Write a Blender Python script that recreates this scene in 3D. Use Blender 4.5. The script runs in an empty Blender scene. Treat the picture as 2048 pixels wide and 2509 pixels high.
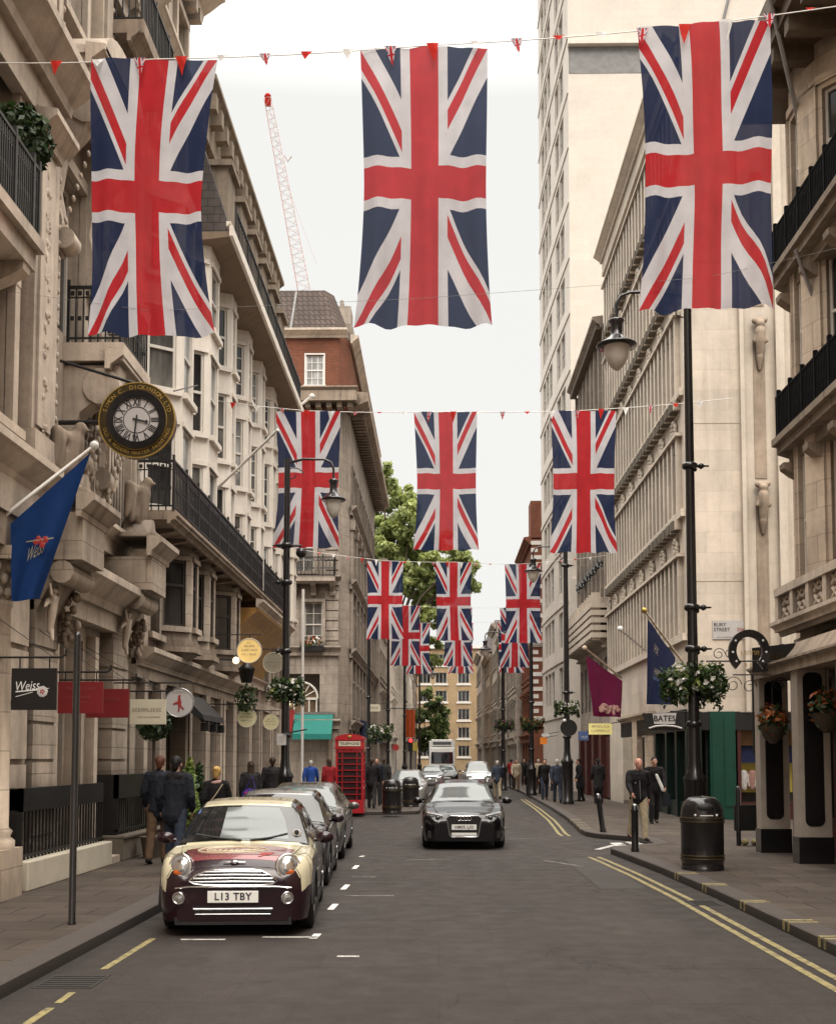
import bpy, bmesh, math, random
from mathutils import Vector, Matrix, noise as mnoise
random.seed(11)
R = math.radians
scn = bpy.context.scene
col = scn.collection
UP = Vector((0, 0, 1))

# ------------------------------------------------------------------ camera model
FPX = 2900.0; CAMZ = 1.9; PITCH = R(3.9); YAW = math.atan(51 / 2900.0)
PPY = 1860 - FPX * math.tan(PITCH)
_f = Vector((-math.sin(YAW) * math.cos(PITCH), math.cos(YAW) * math.cos(PITCH), math.sin(PITCH)))
_r = Vector((math.cos(YAW), math.sin(YAW), 0))
_u = _r.cross(_f)
def at(u, v, D):
    """world point at street depth D seen at photo position (u, v)"""
    d = _f + _r * ((u - 1024) / FPX) + _u * ((PPY - v) / FPX)
    return Vector((0, 0, CAMZ)) + d * (D / d.y)
def atx(u, v, x):
    d = _f + _r * ((u - 1024) / FPX) + _u * ((PPY - v) / FPX)
    return Vector((0, 0, CAMZ)) + d * (x / d.x)
def ground(u, v, z=0.0):
    d = _f + _r * ((u - 1024) / FPX) + _u * ((PPY - v) / FPX)
    return Vector((0, 0, CAMZ)) + d * ((z - CAMZ) / d.z)

# ------------------------------------------------------------------ node helpers
class NT:
    def __init__(s, tree):
        s.t = tree; s.n = tree.nodes; s.l = tree.links
    def new(s, ty, **kw):
        n = s.n.new(ty)
        for k, v in kw.items(): setattr(n, k, v)
        return n
    def put(s, sock, v):
        if isinstance(v, bpy.types.NodeSocket): s.l.new(v, sock)
        elif v is not None:
            if hasattr(sock, 'default_value'):
                try: sock.default_value = v
                except Exception:
                    sock.default_value = (v[0], v[1], v[2], 1.0) if hasattr(v, '__len__') else (v, v, v, 1)
    def math(s, op, a, b=None, c=None):
        n = s.new('ShaderNodeMath', operation=op)
        s.put(n.inputs[0], a)
        if b is not None: s.put(n.inputs[1], b)
        if c is not None: s.put(n.inputs[2], c)
        return n.outputs[0]
    def mix(s, fac, a, b, blend='MIX'):
        n = s.new('ShaderNodeMix', data_type='RGBA', blend_type=blend)
        s.put(n.inputs['Factor'], fac)
        s.put(n.inputs[6], c4(a)); s.put(n.inputs[7], c4(b))
        return n.outputs[2]
    def noise(s, vec, scale, detail=3, rough=.55):
        n = s.new('ShaderNodeTexNoise')
        n.inputs['Scale'].default_value = scale; n.inputs['Detail'].default_value = detail
        n.inputs['Roughness'].default_value = rough
        if vec is not None: s.l.new(vec, n.inputs['Vector'])
        return n.outputs['Fac']
    def ramp(s, fac, lo, hi, a=0.0, b=1.0):
        n = s.new('ShaderNodeMapRange')
        s.put(n.inputs[0], fac)
        n.inputs[1].default_value = lo; n.inputs[2].default_value = hi
        n.inputs[3].default_value = a; n.inputs[4].default_value = b
        return n.outputs[0]
    def scale(s, vec, sc):
        n = s.new('ShaderNodeMapping'); n.inputs['Scale'].default_value = sc
        s.l.new(vec, n.inputs['Vector']); return n.outputs[0]
def c4(c):
    if isinstance(c, bpy.types.NodeSocket): return c
    if isinstance(c, (int, float)): return (c, c, c, 1)
    return (c[0], c[1], c[2], 1) if len(c) == 3 else c

MATS = {}
def newmat(name):
    m = bpy.data.materials.new(name); m.use_nodes = True
    t = NT(m.node_tree); b = m.node_tree.nodes['Principled BSDF']
    MATS[name] = m
    return m, t, b
def pos(t):   # world-like coordinates: object coordinates of unscaled objects
    return t.new('ShaderNodeNewGeometry').outputs['Position']
def simple(name, c, rough=.6, metal=0.0, var=.15, sc=6.0, bump=0.0, spec=.5, coat=0.0, bsc=60.0, emit=None):
    m, t, b = newmat(name)
    p = t.new('ShaderNodeTexCoord').outputs['Object']
    n = t.noise(p, sc, 4)
    f = t.ramp(n, .25, .75, 1 - var, 1 + var)
    mx = t.new('ShaderNodeVectorMath', operation='SCALE')
    mx.inputs[0].default_value = c[:3]; t.l.new(f, mx.inputs['Scale'])
    t.l.new(mx.outputs[0], b.inputs['Base Color'])
    b.inputs['Roughness'].default_value = rough; b.inputs['Metallic'].default_value = metal
    b.inputs['Specular IOR Level'].default_value = spec
    b.inputs['Coat Weight'].default_value = coat; b.inputs['Coat Roughness'].default_value = .05
    if rough > .2:
        t.l.new(t.ramp(t.noise(p, sc * 3, 3), .3, .7, rough * .85, min(1, rough * 1.12)), b.inputs['Roughness'])
    if bump:
        bn = t.new('ShaderNodeBump'); bn.inputs['Strength'].default_value = bump; bn.inputs['Distance'].default_value = .02
        t.l.new(t.noise(p, bsc, 4), bn.inputs['Height']); t.l.new(bn.outputs[0], b.inputs['Normal'])
    if emit:
        b.inputs['Emission Color'].default_value = (*emit[:3], 1); b.inputs['Emission Strength'].default_value = emit[3]
    return m
def wallvec(t, sx=1.0, sz=1.0):
    p = t.new('ShaderNodeSeparateXYZ'); t.l.new(pos(t), p.inputs[0])
    c = t.new('ShaderNodeCombineXYZ')
    t.l.new(t.math('ADD', p.outputs[0], p.outputs[1]), c.inputs[0]); t.l.new(p.outputs[2], c.inputs[1])
    return c.outputs[0]
def stone(name, c, dirt=.5, blocks=None, var=.12, dark=(.055, .043, .034), joint=.35, rough=.85, mix2=None, ao=0.0):
    """masonry: tone drift, soot streaks running down, optional courses"""
    m, t, b = newmat(name)
    wv = wallvec(t); p = pos(t)
    big = t.ramp(t.noise(p, .55, 3), .3, .7, 1 - var, 1 + var)
    mid = t.ramp(t.noise(p, 4.5, 5, .65), .3, .75, 1 - var * .9, 1 + var * .6)
    cc = t.new('ShaderNodeVectorMath', operation='SCALE'); cc.inputs[0].default_value = c[:3]
    t.l.new(t.math('MULTIPLY', big, mid), cc.inputs['Scale']); base = cc.outputs[0]
    streak = t.noise(t.scale(wv, (2.6, .16, 1)), 1.3, 6, .7)
    blot = t.noise(p, 1.5, 5, .65)
    d = t.math('MULTIPLY', t.ramp(streak, .48, .78), dirt)
    d = t.math('ADD', d, t.math('MULTIPLY', t.ramp(blot, .52, .8), dirt * .5))
    base = t.mix(t.math('MINIMUM', d, .9), base, dark)
    hgt = t.noise(p, 22, 5)
    if ao:      # shade of recesses and ledges put into the colour by occlusion
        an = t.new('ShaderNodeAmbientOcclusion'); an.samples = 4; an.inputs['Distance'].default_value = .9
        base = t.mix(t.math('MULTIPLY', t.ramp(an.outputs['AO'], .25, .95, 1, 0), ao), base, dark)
    if blocks:
        br = t.new('ShaderNodeTexBrick'); t.l.new(wv, br.inputs['Vector'])
        br.inputs['Scale'].default_value = 1.0; br.inputs['Brick Width'].default_value = blocks[0]
        br.inputs['Row Height'].default_value = blocks[1]; br.inputs['Mortar Size'].default_value = blocks[2]
        br.inputs['Mortar Smooth'].default_value = .3
        br.inputs['Color1'].default_value = c4(mix2 or (1.06, 1.05, 1.04)); br.inputs['Color2'].default_value = (.9, .9, .91, 1) if name != 'tower_slab' else (.965, .96, .955, 1)
        br.inputs['Mortar'].default_value = (1, 1, 1, 1)
        base = t.mix(1.0, base, br.outputs['Color'], 'MULTIPLY')
        base = t.mix(t.math('MULTIPLY', br.outputs['Fac'], joint), base, dark)
        hgt = t.math('SUBTRACT', t.math('MULTIPLY', hgt, .25), br.outputs['Fac'])
    t.l.new(base, b.inputs['Base Color']); b.inputs['Roughness'].default_value = rough
    b.inputs['Specular IOR Level'].default_value = .25
    bn = t.new('ShaderNodeBump'); bn.inputs['Strength'].default_value = .45; bn.inputs['Distance'].default_value = .015
    t.l.new(hgt, bn.inputs['Height']); t.l.new(bn.outputs[0], b.inputs['Normal'])
    return m
def paint(name, c, rough=.25, flake=.0, coat=.8, var=.05):
    m = simple(name, c, rough, flake, var, 3.0, 0, .5, coat)
    return m
def glass(name, c=(.02, .025, .028), rough=.06, curtain=0.0, spec=.6):
    m, t, b = newmat(name)
    p = pos(t)
    base = t.mix(t.ramp(t.noise(t.scale(wallvec(t), (1.5, .5, 1)), 1.2, 3), .38, .62), c, tuple(min(1, x * 2.6 + curtain) for x in c))
    t.l.new(base, b.inputs['Base Color'])
    b.inputs['Roughness'].default_value = rough; b.inputs['Specular IOR Level'].default_value = spec
    bn = t.new('ShaderNodeBump'); bn.inputs['Strength'].default_value = .06; bn.inputs['Distance'].default_value = .05
    t.l.new(t.noise(p, 1.6, 2), bn.inputs['Height']); t.l.new(bn.outputs[0], b.inputs['Normal'])
    return m

# stones and walls
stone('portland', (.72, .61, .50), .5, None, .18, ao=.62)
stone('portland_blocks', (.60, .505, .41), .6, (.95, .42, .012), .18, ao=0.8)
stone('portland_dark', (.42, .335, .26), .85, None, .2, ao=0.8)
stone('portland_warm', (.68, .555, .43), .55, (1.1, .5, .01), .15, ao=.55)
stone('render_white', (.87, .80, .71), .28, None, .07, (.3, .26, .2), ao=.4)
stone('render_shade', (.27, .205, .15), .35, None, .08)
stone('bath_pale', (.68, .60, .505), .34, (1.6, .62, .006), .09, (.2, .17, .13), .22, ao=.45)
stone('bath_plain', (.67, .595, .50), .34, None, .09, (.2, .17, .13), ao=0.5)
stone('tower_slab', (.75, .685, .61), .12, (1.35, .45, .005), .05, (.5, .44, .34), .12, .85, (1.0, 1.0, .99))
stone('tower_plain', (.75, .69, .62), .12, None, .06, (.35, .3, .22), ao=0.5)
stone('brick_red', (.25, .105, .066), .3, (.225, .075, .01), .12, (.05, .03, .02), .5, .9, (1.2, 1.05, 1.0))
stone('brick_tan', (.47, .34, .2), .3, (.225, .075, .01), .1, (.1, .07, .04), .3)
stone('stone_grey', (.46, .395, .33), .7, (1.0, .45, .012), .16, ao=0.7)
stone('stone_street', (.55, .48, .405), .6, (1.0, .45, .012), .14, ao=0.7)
stone('relief_shadow', (.16, .135, .105), .4, None, .2)  # dark tone of the string-course shade boxes, also of plinth and pots
stone('slate', (.10, .085, .08), .3, (.3, .2, .012), .25, (.02, .02, .02), .7, .6)
stone('tile_brown', (.115, .082, .068), .5, (.26, .3, .03), .3, (.02, .015, .012), .9, .75)
simple('lead_grey', (.2, .195, .19), .55, .2, .2, 3)
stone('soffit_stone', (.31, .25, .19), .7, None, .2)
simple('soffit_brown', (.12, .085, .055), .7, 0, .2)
simple('wood_gold', (.48, .27, .075), .45, 0, .3, 3)
simple('copper_green', (.075, .11, .09), .6, 0, .3)
# metals and paints
simple('black_iron', (.012, .012, .013), .42, .0, .3, 8, .1)
simple('black_gloss', (.012, .011, .012), .22, 0, .2, 4, 0, .5, .3)
simple('matt_black', (.008, .008, .0085), .95, 0, .2, 4, 0, .08)
simple('black_board', (.010, .010, .011), .5, 0, .2, 4)
simple('gold_leaf', (.5, .34, .09), .38, .75, .25, 20)
simple('gold_dark', (.06, .04, .012), .45, .4, .3, 12)
simple('chrome', (.75, .75, .76), .12, 1.0, .05)
simple('steel', (.45, .45, .46), .32, .9, .1)
simple('white_paint', (.8, .78, .74), .45, 0, .06, 3)
simple('pale_stone_paint', (.40, .345, .29), .6, 0, .14, 3)
simple('cream_paint', (.62, .56, .45), .55, 0, .1, 3)
simple('frame_white', (.70, .66, .60), .5, 0, .07, 3)
simple('frame_dark', (.05, .04, .035), .5, 0, .2, 3)
simple('sign_black', (.008, .008, .009), .35, 0, .2)
simple('sign_red', (.20, .012, .016), .4, 0, .1)
simple('sign_red_text', (.28, .05, .05), .5)
simple('sign_cream', (.66, .61, .47), .5, 0, .06)
simple('sign_yellow', (.66, .60, .36), .5, 0, .06, emit=(.9, .8, .45, .10))  # faint glow added so the sign faces read brighter
simple('sign_cream_dim', (.40, .36, .27), .5, 0, .06)
simple('sign_grey', (.52, .50, .49), .5, 0, .05)
simple('ink_grey', (.3, .27, .2), .6)
simple('ink_black', (.015, .015, .016), .5)
simple('ink_white', (.8, .8, .78), .5, 0, .04)
simple('ink_red', (.34, .03, .028), .5)
simple('ink_blue', (.1, .16, .36), .5)
simple('post_red', (.42, .012, .02), .3, 0, .08, 4, 0, .5, .4)
simple('kiosk_glass', (.035, .02, .022), .1, 0, .3, 3)
simple('teal_canvas', (.008, .18, .15), .75, 0, .08, 3)
simple('red_canvas', (.33, .03, .03), .8)
simple('navy_canvas', (.02, .025, .06), .8)
simple('rust_canvas', (.42, .075, .015), .8)
simple('green_paint', (.004, .058, .04), .4, 0, .2, 3)
simple('green_dark', (.004, .016, .012), .35, 0, .2, 3)
simple('blue_blind', (.012, .02, .085), .7)
simple('brown_fascia', (.16, .075, .02), .5)
simple('maroon_wood', (.07, .018, .016), .4)
simple('shop_interior', (.03, .024, .02), .6)
simple('yellow_panel', (.42, .33, .06), .6, emit=(.7, .5, .1, .05))
simple('bulb', (.9, .8, .6), .4, emit=(1.0, .78, .45, 2.2))
simple('lit_yellow', (.75, .66, .26), .5, emit=(1, .85, .32, .42))
simple('lit_disc', (.72, .52, .2), .5, emit=(1, .66, .22, .34))
simple('lamp_glass', (.62, .57, .50), .25, 0, .08, 5)
simple('signal_red', (.6, .02, .02), .4, emit=(1, .05, .05, 2.0))
simple('lamp_orange', (.5, .14, .02), .5, emit=(1, .28, .03, .35))
glass('pane_dark', (.018, .018, .018))
glass('pane_grey', (.075, .072, .066), .09)
glass('pane_curtain', (.16, .15, .13), .12, .06)
glass('pane_warm', (.07, .045, .025), .1, .03)
glass('pane_sky', (.16, .16, .155), .08, .05)
simple('tyre', (.013, .013, .013), .8, 0, .2, 10)
simple('rubber', (.011, .011, .012), .6)
simple('car_maroon', (.017, .004, .008), .24, .05, .06, 3, 0, .4, .5)
simple('car_maroon_light', (.24, .055, .06), .28, .3, .1, 8, 0, .5, .8)
simple('car_cream', (.66, .60, .42), .25, 0, .05, 3, 0, .5, .8)
simple('car_black', (.004, .003, .004), .14, 0, .1, 3, 0, .4, .35)
simple('car_plum', (.012, .008, .011), .18, .1, .1, 3, 0, .5, .5)
simple('car_silver', (.5, .5, .5), .3, .75, .05, 3, 0, .5, .8)
simple('car_greige', (.10, .095, .085), .3, .4, .05, 3, 0, .5, .8)
simple('car_white', (.75, .74, .71), .35, 0, .05, 3, 0, .5, .5)
simple('car_glass', (.012, .013, .014), .03, 0, .1, 2, 0, .9)
simple('car_glass_sky', (.12, .138, .138), .08, .12, .1, 1.2, 0, .8)  # pale tone stands in for sky reflected in the glass
simple('lamp_lens', (.42, .42, .42), .08, .6, .35, 25)
simple('lamp_amber', (.5, .11, .02), .2, 0, .2, 20)
simple('lamp_tail', (.35, .01, .01), .2)
simple('plate_white', (.86, .86, .82), .45, 0, .03)
simple('leaf_dark', (.022, .045, .012), .55, 0, .35, 2)
simple('leaf_mid', (.045, .085, .02), .55, 0, .35, 2)
simple('leaf_lime', (.40, .46, .14), .5, 0, .3, 2)
simple('leaf_plane', (.42, .46, .17), .55, 0, .35, .7)
simple('leaf_plane_dark', (.26, .31, .11), .55, 0, .35, .7)
simple('conifer_lime', (.09, .16, .02), .6, 0, .3, 4)
simple('flower_white', (.8, .78, .72), .6)
simple('flower_orange', (.36, .10, .02), .6)
simple('flower_purple', (.2, .05, .14), .6)
simple('bark', (.09, .07, .05), .9, 0, .3, 4, .5)
simple('skin', (.50, .28, .20), .55, 0, .06, 8)
simple('skin_pink', (.55, .27, .20), .5, 0, .06, 8)
simple('eye_dark', (.02, .015, .012), .2)
simple('lip', (.36, .13, .11), .5)
for _n in ('leaf_plane', 'leaf_plane_dark', 'leaf_lime', 'leaf_mid'):   # thin leaves let light through
    _m = MATS[_n]; _t = NT(_m.node_tree); _b = _m.node_tree.nodes['Principled BSDF']; _x = _t.new('ShaderNodeBsdfTranslucent')
    _s = _b.inputs['Base Color'].links[0].from_socket; _t.l.new(_s, _x.inputs['Color']); _k = _t.new('ShaderNodeMixShader'); _k.inputs[0].default_value = .4
    _t.l.new(_b.outputs[0], _k.inputs[1]); _t.l.new(_x.outputs[0], _k.inputs[2]); _t.l.new(_k.outputs[0], _m.node_tree.nodes['Material Output'].inputs['Surface'])
for nm, c in dict(cloth_navy=(.012, .014, .022), cloth_black=(.010, .009, .010), cloth_denim=(.03, .038, .06), cloth_khaki=(.36, .30, .20),
                  cloth_tan=(.10, .06, .034), cloth_blue=(.02, .07, .30), cloth_red=(.26, .015, .02), cloth_grey=(.05, .055, .065),
                  cloth_beige=(.40, .33, .24), cloth_charcoal=(.02, .019, .02), cloth_slate=(.04, .05, .075), cloth_white=(.75, .74, .72),
                  cloth_magenta=(.35, .03, .25), cloth_purple=(.04, .02, .16), cloth_pink=(.5, .3, .26),
                  hair_black=(.008, .007, .007), hair_brown=(.035, .02, .012), hair_red=(.10, .035, .018), hair_blond=(.50, .32, .10),
                  hair_grey=(.45, .43, .40), cloth_shoe=(.009, .008, .008)).items():
    simple(nm, c, .85 if not nm.startswith('hair') else .6, 0, .2, 14, .25 if nm.startswith('cloth') else .4, .3, 0, 40)
# ------------------------------------------------------------------ scene-graph helpers
ORG = {}
def tag(o, label=None, cat=None, group=None, kind=None):
    if label: o['label'] = label
    if cat: o['category'] = cat
    if group: o['group'] = group
    if kind: o['kind'] = kind
    return o
def thing(name, label, cat, loc=(0, 0, 0), rz=0.0, group=None):
    o = bpy.data.objects.new(name, None); col.objects.link(o)
    o.empty_display_size = .2
    o.location = loc; o.rotation_euler = (0, 0, rz); ORG[o.name] = Vector(loc)
    return tag(o, label, cat, group)
def children(o): return [c for c in bpy.data.objects if c.parent == o]
def copy_tree(o, parent=None):
    c = o.copy(); col.objects.link(c); c.parent = parent
    for ch in children(o): copy_tree(ch, c)
    return c
def mlist(mats):
    if isinstance(mats, str): mats = [mats]
    return [MATS[m] for m in mats]

# ------------------------------------------------------------------ frames: u along the wall, v up, w out of the wall
class Fr:
    def __init__(s, o, du, dw):
        s.o = Vector((o[0], o[1], 0)); s.du = Vector((du[0], du[1], 0)).normalized(); s.dw = Vector((dw[0], dw[1], 0)).normalized()
        s.rz = math.atan2(-s.dw.x, s.dw.y) + math.pi   # local -y -> dw
    def p(s, u, v, w): return s.o + s.du * u + s.dw * w + UP * v
def left(x): return Fr((x, 0), (0, 1), (1, 0))
def right(x): return Fr((x, 0), (0, 1), (-1, 0))
def front(y, x0=0): return Fr((x0, y), (1, 0), (0, -1))
def seg(F, u0, w0, u1, w1):
    """sub-frame on the plan segment (u0,w0)->(u1,w1) of F; returns frame, length"""
    a = F.p(u0, 0, w0); b = F.p(u1, 0, w1); d = b - a
    n = Vector((d.y, -d.x, 0))
    mid = F.p((u0 + u1) / 2, 0, 0)
    if n.dot(F.dw) < 0: n = -n
    return Fr(a, d, n), d.length
WORLD = Fr((0, 0), (1, 0), (0, 1))

class MB:
    def __init__(s): s.v = []; s.f = []; s.mi = []; s.uv = {}; s.sm = []
    def add(s, vs, fs, mi=0, sm=False):
        o = len(s.v); s.v += [Vector(x) for x in vs]
        for f in fs: s.f.append([i + o for i in f]); s.mi.append(mi); s.sm.append(sm)
    def quad(s, a, b, c, d, mi=0): s.add([a, b, c, d], [(0, 1, 2, 3)], mi)
    def hexa(s, ps, mi=0):
        s.add(ps, [(0, 3, 2, 1), (4, 5, 6, 7), (0, 1, 5, 4), (1, 2, 6, 5), (2, 3, 7, 6), (3, 0, 4, 7)], mi)
    def box(s, x0, x1, y0, y1, z0, z1, mi=0):
        s.hexa([(x0, y0, z0), (x1, y0, z0), (x1, y1, z0), (x0, y1, z0), (x0, y0, z1), (x1, y0, z1), (x1, y1, z1), (x0, y1, z1)], mi)
    def fbox(s, F, u0, u1, v0, v1, w0, w1, mi=0):
        P = F.p
        s.hexa([P(u0, v0, w0), P(u1, v0, w0), P(u1, v0, w1), P(u0, v0, w1), P(u0, v1, w0), P(u1, v1, w0), P(u1, v1, w1), P(u0, v1, w1)], mi)
    def profile(s, F, u0, u1, prof, mi=0, ends=True):
        """sweep a (w,v) profile polygon along u"""
        n = len(prof)
        vs = [F.p(u0, v, w) for w, v in prof] + [F.p(u1, v, w) for w, v in prof]
        fs = [(i, (i + 1) % n, n + (i + 1) % n, n + i) for i in range(n)]
        if ends: fs += [tuple(range(n)), tuple(range(2 * n - 1, n - 1, -1))]
        s.add(vs, fs, mi)
    def poly(s, F, pts, w0, w1, mi=0):
        """extrude a (u,v) polygon between w0 and w1"""
        n = len(pts)
        vs = [F.p(u, v, w0) for u, v in pts] + [F.p(u, v, w1) for u, v in pts]
        s.add(vs, [(i, (i + 1) % n, n + (i + 1) % n, n + i) for i in range(n)] + [tuple(range(n)), tuple(range(2 * n - 1, n - 1, -1))], mi)
    def plan(s, pts, z0, z1, mi=0):
        """extrude a plan polygon (x,y) upward"""
        n = len(pts)
        vs = [(x, y, z0) for x, y in pts] + [(x, y, z1) for x, y in pts]
        s.add(vs, [(i, (i + 1) % n, n + (i + 1) % n, n + i) for i in range(n)] + [tuple(range(n - 1, -1, -1)), tuple(range(n, 2 * n))], mi)
    def tube(s, path, r, n=8, mi=0, caps=True, sm=True):
        path = [Vector(p) for p in path]; k = len(path)
        rs = r if hasattr(r, '__len__') else [r] * k
        o = len(s.v); prev = None; vs = []
        for i, p in enumerate(path):
            d = (path[min(i + 1, k - 1)] - path[max(i - 1, 0)])
            if d.length < 1e-9: d = Vector((0, 0, 1))
            d.normalize()
            if prev is None:
                a = d.orthogonal().normalized()
            else:
                a = prev - d * prev.dot(d)
                a = a.normalized() if a.length > 1e-6 else d.orthogonal().normalized()
            prev = a; b = d.cross(a)
            for j in range(n):
                t = 2 * math.pi * j / n
                vs.append(p + (a * math.cos(t) + b * math.sin(t)) * rs[i])
        fs = [(i * n + j, i * n + (j + 1) % n, (i + 1) * n + (j + 1) % n, (i + 1) * n + j) for i in range(k - 1) for j in range(n)]
        s.add(vs, fs, mi, sm)
        if caps: s.add(vs[:n], [tuple(range(n - 1, -1, -1))], mi); s.add(vs[-n:], [tuple(range(n))], mi)
    def lathe(s, c, prof, n=16, mi=0, sm=True, axis=None, sx=1.0, sy=1.0):
        """revolve (r,z) profile round a vertical axis at c"""
        c = Vector(c); k = len(prof); vs = []
        for r, z in prof:
            for j in range(n):
                t = 2 * math.pi * j / n
                q = Vector((math.cos(t) * r * sx, math.sin(t) * r * sy, z))
                if axis is not None: q = axis @ q
                vs.append(c + q)
        fs = [(i * n + j, i * n + (j + 1) % n, (i + 1) * n + (j + 1) % n, (i + 1) * n + j) for i in range(k - 1) for j in range(n)]
        s.add(vs, fs, mi, sm)
        if prof[0][0] > 1e-5: s.add(vs[:n], [tuple(range(n - 1, -1, -1))], mi)
        if prof[-1][0] > 1e-5: s.add(vs[-n:], [tuple(range(n))], mi)
    def ball(s, c, rx, ry=None, rz=None, n=10, mi=0, M=None, sm=True):
        ry = ry or rx; rz = rz or rx
        prof = [(max(1e-4, math.sin(math.pi * i / n)), -math.cos(math.pi * i / n)) for i in range(n + 1)]
        vs = []; m = n + 4
        for r, z in prof:
            for j in range(m):
                t = 2 * math.pi * j / m
                q = Vector((r * math.cos(t) * rx, r * math.sin(t) * ry, z * rz))
                if M is not None: q = M @ q
                vs.append(Vector(c) + q)
        s.add(vs, [(i * m + j, i * m + (j + 1) % m, (i + 1) * m + (j + 1) % m, (i + 1) * m + j) for i in range(n) for j in range(m)], mi, sm)
    def cap(s, p0, p1, r0, r1, ex=(1, 1, 1), n=12, mi=0):
        """closed tapered capsule; ex scales the offsets on world axes"""
        p0 = Vector(p0); p1 = Vector(p1); d = p1 - p0; L = d.length
        d = d / L if L > 1e-6 else Vector((0, 0, 1))
        a = d.orthogonal().normalized(); b = d.cross(a); vs = []
        rings = [(-math.sin(t) * r0, math.cos(t) * r0, p0) for t in (1.5, 1.05, .55, 0)] + [(math.sin(t) * r1, math.cos(t) * r1, p1) for t in (0, .55, 1.05, 1.5)]
        for h, r, q in rings:
            for j in range(n):
                t = 2 * math.pi * j / n
                off = (a * math.cos(t) + b * math.sin(t)) * r + d * h
                vs.append(q + Vector((off.x * ex[0], off.y * ex[1], off.z * ex[2])))
        k = len(rings)
        s.add(vs, [(i * n + j, i * n + (j + 1) % n, (i + 1) * n + (j + 1) % n, (i + 1) * n + j) for i in range(k - 1) for j in range(n)]
              + [tuple(range(n - 1, -1, -1)), tuple(range((k - 1) * n, k * n))], mi, True)
    def mesh_in(s, me, M, mi=0):
        o = len(s.v)
        s.v += [M @ v.co for v in me.vertices]
        for p in me.polygons: s.f.append([i + o for i in p.vertices]); s.mi.append(mi); s.sm.append(False)
    def build(s, name, mats, parent=None, label=None, bev=0.0, recalc=True, raw=False, org=None):
        off = Vector((0, 0, 0))
        if parent is not None and not raw:
            q = parent
            while q is not None: off = off + q.location; q = q.parent
        if org is not None: off = off + Vector(org)
        me = bpy.data.meshes.new(name)
        me.from_pydata([v - off for v in s.v], [], s.f)
        for m in mlist(mats): me.materials.append(m)
        me.polygons.foreach_set('material_index', s.mi); me.polygons.foreach_set('use_smooth', s.sm)
        if recalc:
            bm = bmesh.new(); bm.from_mesh(me)
            bmesh.ops.recalc_face_normals(bm, faces=bm.faces); bm.to_mesh(me); bm.free()
        me.update()
        o = bpy.data.objects.new(name, me); col.objects.link(o)
        if org is not None: o.location = org
        if parent is not None: o.parent = parent
        if label: o['label'] = label
        if bev:
            b = o.modifiers.new('bevel', 'BEVEL'); b.width = bev; b.segments = 2; b.limit_method = 'ANGLE'
        return o

def wall(mb, F, u0, u1, v0, v1, ops=(), depth=.22, mi=0, mr=None):
    """flat wall sheet with rectangular openings and reveals"""
    us = sorted({u0, u1} | {o[0] for o in ops} | {o[1] for o in ops}); vs = sorted({v0, v1} | {o[2] for o in ops} | {o[3] for o in ops})
    us = [u for u in us if u0 - 1e-6 <= u <= u1 + 1e-6]; vs = [v for v in vs if v0 - 1e-6 <= v <= v1 + 1e-6]
    for i in range(len(us) - 1):
        for j in range(len(vs) - 1):
            a, b, c, d = us[i], us[i + 1], vs[j], vs[j + 1]; m = ((a + b) / 2, (c + d) / 2)
            if any(o[0] < m[0] < o[1] and o[2] < m[1] < o[3] for o in ops): continue
            mb.quad(F.p(a, c, 0), F.p(b, c, 0), F.p(b, d, 0), F.p(a, d, 0), mi)
    for a, b, c, d in ops:
        P = F.p; e = -depth; r = mi if mr is None else mr
        mb.quad(P(a, c, 0), P(a, c, e), P(a, d, e), P(a, d, 0), r); mb.quad(P(b, c, 0), P(b, d, 0), P(b, d, e), P(b, c, e), r)
        mb.quad(P(a, d, 0), P(a, d, e), P(b, d, e), P(b, d, 0), r); mb.quad(P(a, c, 0), P(b, c, 0), P(b, c, e), P(a, c, e), r)

# ------------------------------------------------------------------ windows (window = frame with bars, pane = its child)
WIN = {}
def win_mesh(w, h, style, fmat, pmat):
    key = (round(w, 2), round(h, 2), style, fmat, pmat)
    if key in WIN: return WIN[key]
    mb = MB(); L = Fr((0, 0), (1, 0), (0, -1)); t = .055
    def bar(u0, u1, v0, v1, w0=-.02, w1=.03): mb.fbox(L, u0, u1, v0, v1, w0, w1)
    bar(-w / 2, -w / 2 + t, 0, h); bar(w / 2 - t, w / 2, 0, h); bar(-w / 2 + t, w / 2 - t, 0, t); bar(-w / 2 + t, w / 2 - t, h - t, h)
    nx, nz, mid = style
    if mid: bar(-w / 2 + t, w / 2 - t, h * mid - .03, h * mid + .03, -.015, .04)
    for i in range(1, nx):
        u = -w / 2 + w * i / nx; bar(u - .014, u + .014, t, h - t, -.01, .015)
    for j in range(1, nz):
        v = h * j / nz; bar(-w / 2 + t, w / 2 - t, v - .014, v + .014, -.012, .018)
    me = bpy.data.meshes.new('window'); me.from_pydata(mb.v, [], mb.f); me.materials.append(MATS[fmat])
    pb = MB(); pb.quad((-w / 2 + .03, .008, .03), (w / 2 - .03, .008, .03), (w / 2 - .03, .008, h - .03), (-w / 2 + .03, .008, h - .03))
    pm = bpy.data.meshes.new('pane'); pm.from_pydata(pb.v, [], pb.f); pm.materials.append(MATS[pmat])
    WIN[key] = (me, pm); return WIN[key]
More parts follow.
